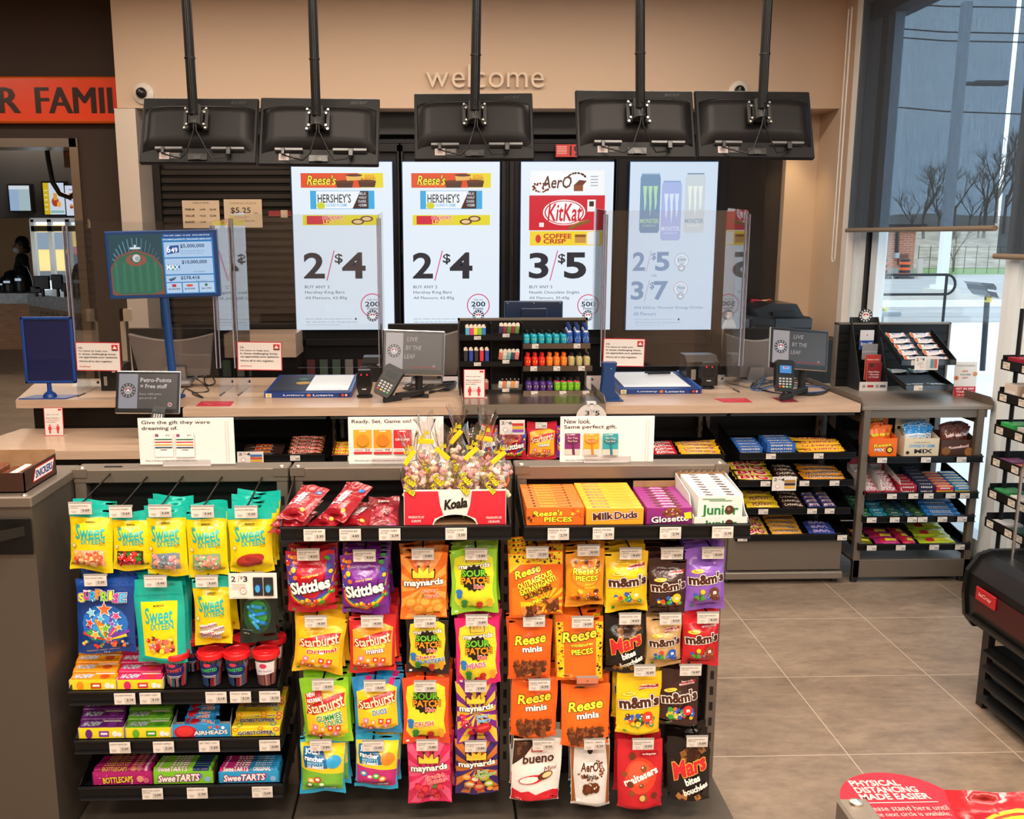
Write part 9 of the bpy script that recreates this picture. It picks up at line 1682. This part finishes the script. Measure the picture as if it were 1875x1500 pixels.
# ================================================================ rack and open cooler at the right edge
XR, Y0 = 2.36, 3.84
rk = thing('spinner_rack', (XR, Y0, 0), 'tall open rack of mints and gum at the right edge', 'rack')
for x_, y_ in ((.05, -.02), (.42, -.02), (.05, -.75), (.42, -.75)): MB().tube([(x_, y_, 0), (x_, y_, 1.45)], .009, '#1a1a1c', 'satin', 8).build('post', rk)
gd = (('#8c1426', 'HALLS', .05), ('#d8c8b8', '', .075), ('#2a8a4a', 'ice', .05), ('#8a3a5a', '', .03), ('#2a7a44', 'ice', .04), ('#3a5a4a', '', .03), ('#b8c0c0', '', .02))
for k, yl in enumerate((664, 723, 784, 843, 903, 958, 1030)):
    z = PX(1840-4*k, yl, XR).z; m = MB(); L_ = .78
    m.box((-.005, -L_, z-.03), (0, 0, z+.012), '#161618', 'satin').box((-.005, -L_, z-.03), (.44, 0, z-.026), '#161618', 'satin').box((0, -.003, z-.03), (.44, 0, z+.03), '#161618', 'satin'); m.build('shelf', rk)
    for j in range(7): c = MB(); s = flat(c, (0, 0, 0), (0, -1, 0), (0, 0, 1), (-1, 0, 0), .024, .014, 'card', .0005); s.rect(-1, -1, 1, 1, '#cdc4b8').rect(.1, -.6, .8, .0, '#b0a89e').rect(-.8, .4, .3, .6, '#77706a'); c.build('price_tag', rk, loc=(-.0055, -.04-j*.1-(.03 if j % 2 else 0), z-.01))
    c_, tx, h_ = gd[k]
    pal = {0: ['#8c1426', '#a8203a', '#d8b428'], 1: ['#c8b8ac', '#8a6a5a', '#b8a8a0'], 2: ['#2a9a4a', '#b8b0ac', '#2a7a44'], 3: ['#7a3a6a', '#c86a4a', '#4a7ab0'], 4: ['#2a8a4a', '#d8d4d0', '#c83a4a'], 5: ['#c8c8c8', '#1c4a3a', '#1a2a2c'], 6: ['#8aa4a8', '#b8bcb8', '#3a5a5a']}[k]
    for j in range(6):
        col = pal[j % 3]; bx_ = boxmesh(.085, .09, h_, col, lambda s: s.rect(-.8, -.5, .8, .3, '#d8d0cc') if not tx else s.txt(tx, 0, 0, .7, '#f0f0f0', w=1.3, bold=.05)); bx_.build('gum_box', loc=(XR+.055, Y0-.06-j*.115, z-.0255), rot=(0, 0, R(-90)), label=({'#8c1426': 'dark red', '#a8203a': 'crimson', '#d8b428': 'mustard', '#c8b8ac': 'pale beige', '#8a6a5a': 'mid brown', '#b8a8a0': 'pinkish grey', '#2a9a4a': 'bright green', '#b8b0ac': 'light grey', '#2a7a44': 'deep green', '#7a3a6a': 'plum', '#c86a4a': 'terracotta', '#4a7ab0': 'denim blue', '#2a8a4a': 'grass green', '#d8d4d0': 'white', '#c83a4a': 'rose red', '#c8c8c8': 'silver', '#1c4a3a': 'dark green', '#1a2a2c': 'blackish', '#8aa4a8': 'blue-grey', '#b8bcb8': 'ash', '#3a5a5a': 'dark teal'}[col]+' gum box on the right edge rack, '+['top', 'second', 'third', 'fourth', 'fifth', 'sixth', 'lowest'][k]+' shelf, '+['first', 'second', 'third', 'fourth', 'fifth', 'sixth'][j]+' from the far end'), cat='box', group='gum boxes on the right rack')
MB().box((XR+.1, 3.62, 0), (XR+.5, 3.9, .1), '#6f655b', 'satin').build('rack_plinth', loc=(0, 0, 0), label='taupe plinth on the floor under the right rack', cat='plinth')
XCo, YC = 2.03, 3.31
t = thing('open_cooler', (XCo, YC, 0), 'glossy black low open cooler with red logo plate at the right edge', 'cooler'); L_ = 1.3
z1 = .57; pr = [(0, .30), (-.03, .34), (-.04, .42), (-.035, .50), (0, .555), (.04, z1), (.3, z1), (.3, .30)]
MB().prism(pr, -L_, 0, '#0c0b0c', 'plastic').build('body', t); MB().prism([(p[0]*1.15-.004, (p[1]-.43)*1.12+.43) for p in pr], 0, .02, '#0a0a0a', 'plastic').build('end_cap', t)
m = MB(); m.box((-.043, -L_, .38), (-.0335, -.06, .47), '#3a0c10', 'plastic').box((-.05, -L_, .33), (-.035, -.02, .345), '#1c1a1a', 'plastic'); m.build('bumper', t)
m = MB(); m.box((-.05, -.19, .425), (-.043, -.07, .475), '#b01c26', 'plastic', .002); s = flat(m, (-.05, -.13, .45), (0, -1, 0), (0, 0, 1), (-1, 0, 0), .055, .022); s.txt('leCray', 0, 0, .8, '#e8b8b4', w=1.4, bold=.03, shear=.2); m.build('logo_plate', t)
MB().box((-.0, -.1, 0), (.025, -.06, .31), '#1a1816', 'plastic').build('leg', t)
for k in range(4): m = MB(); m.prism([(.02, .25-k*.062), (-.02, .235-k*.062), (-.02, .225-k*.062), (.05, .222-k*.062), (.28, .222-k*.062), (.28, .25-k*.062)], -L_, -.1, '#121213', 'plastic'); m.build('louvre_tray', t)
MB().box((.05, -L_, 0), (.26, -.1, .02), '#101010', 'plastic').build('base', t)
MB().box((.1, -L_, z1), (.105, -.03, 1.02), '#fff', 'acrylic', 0, Matrix.Translation((0, 0, 0)) @ Matrix.Shear('XY', 4, (0, 0))).build('glass_front', t); MB().tube([(.1, -.03, z1), (.1, -.03, .9), (.12, -.05, 1.0), (.2, -.35, 1.05)], .006, '#c8c4c0', 'metal', 8).build('glass_edge', t)
m = MB()
for k in range(16): m.box((.12, -L_+.02+k*.08, z1), (.28, -L_+.025+k*.08, z1+.008), '#2a2a2a', 'satin')
m.build('top_grille', t)
# floor sticker
c = Vector((1.442, 2.608, .0008)); r = .19; t = thing('floor_sticker', c, 'round red physical distancing sticker on the tiled floor', 'sticker'); m = MB(); m.tube([(0, 0, -.0006), (0, 0, 0)], r, '#cc3344', 'print', 48, smooth=False); s = flat(m, (0, 0, 0), (1, 0, 0), (0, 1, 0), (0, 0, 1), r, r, 'print', .0004)
for k, l in enumerate(('PHYSICAL', 'DISTANCING', 'MADE EASIER')): s.txt(l, -.62, .68-k*.2, .16, '#f0e0d8', w=len(l)*.105, bold=.05, align='l')
s.rect(-.6, .1, .6, .12, '#f0e0d8')
for k, l in enumerate(('Please stand here until', 'the next circle is available;', '1 customer per spot.')): s.txt(l, 0, -.05-k*.17, .13, '#f0d8d0', w=1.35-.1*k)
m.build('disc', t)
# near corner post and crisp bag at the lower right
p = PZ(1567, 1472, GT); t = thing('near_shelf_frame', (p.x, p.y, 0), 'taupe corner of a nearer shelf with a rivet at the bottom edge', 'shelving unit')
MB().box((-.018, -.5, GT-.035), (.018, .012, GT), TG, 'satin', .003).box((-.018, -.02, 0), (.018, .012, GT-.03), TG, 'satin', .002).build('corner_post', t); MB().lathe([(.008, 0), (.007, .003), (0, .006)], (0, 0, GT), '#e0dad0', 'metal', 14).build('rivet', t)
MB().box((.018, -.25, GT-.1), (.6, -.004, GT-.095), '#161617', 'satin').box((.018, -.008, GT-.1), (.6, -.0, GT-.022), '#161617', 'satin').build('tray', t)
def crisp(s): s.ell(0, .15, .85, '#e8a82a', .62, n=26).ell(0, .15, .8, '#d83a2a', .56, n=26).ell(.0, .15, .74, '#f2c22a', .5, n=26).rect(-.55, .2, .6, .5, '#f0e8e8').txt('RITOS', 0, .35, .22, '#d8463a', w=1.0, bold=.05, ol=.04, oc='#fff')
bagmesh(.15, .2, .034, 'pillow', '#8c141e', crisp, 91).build('crisp_bag', loc=PY(1925, 1603, .84), rot=(R(-70), R(0), R(-10)), label='red crisp bag with a yellow oval, cut off at the bottom right corner', cat='crisp bag')
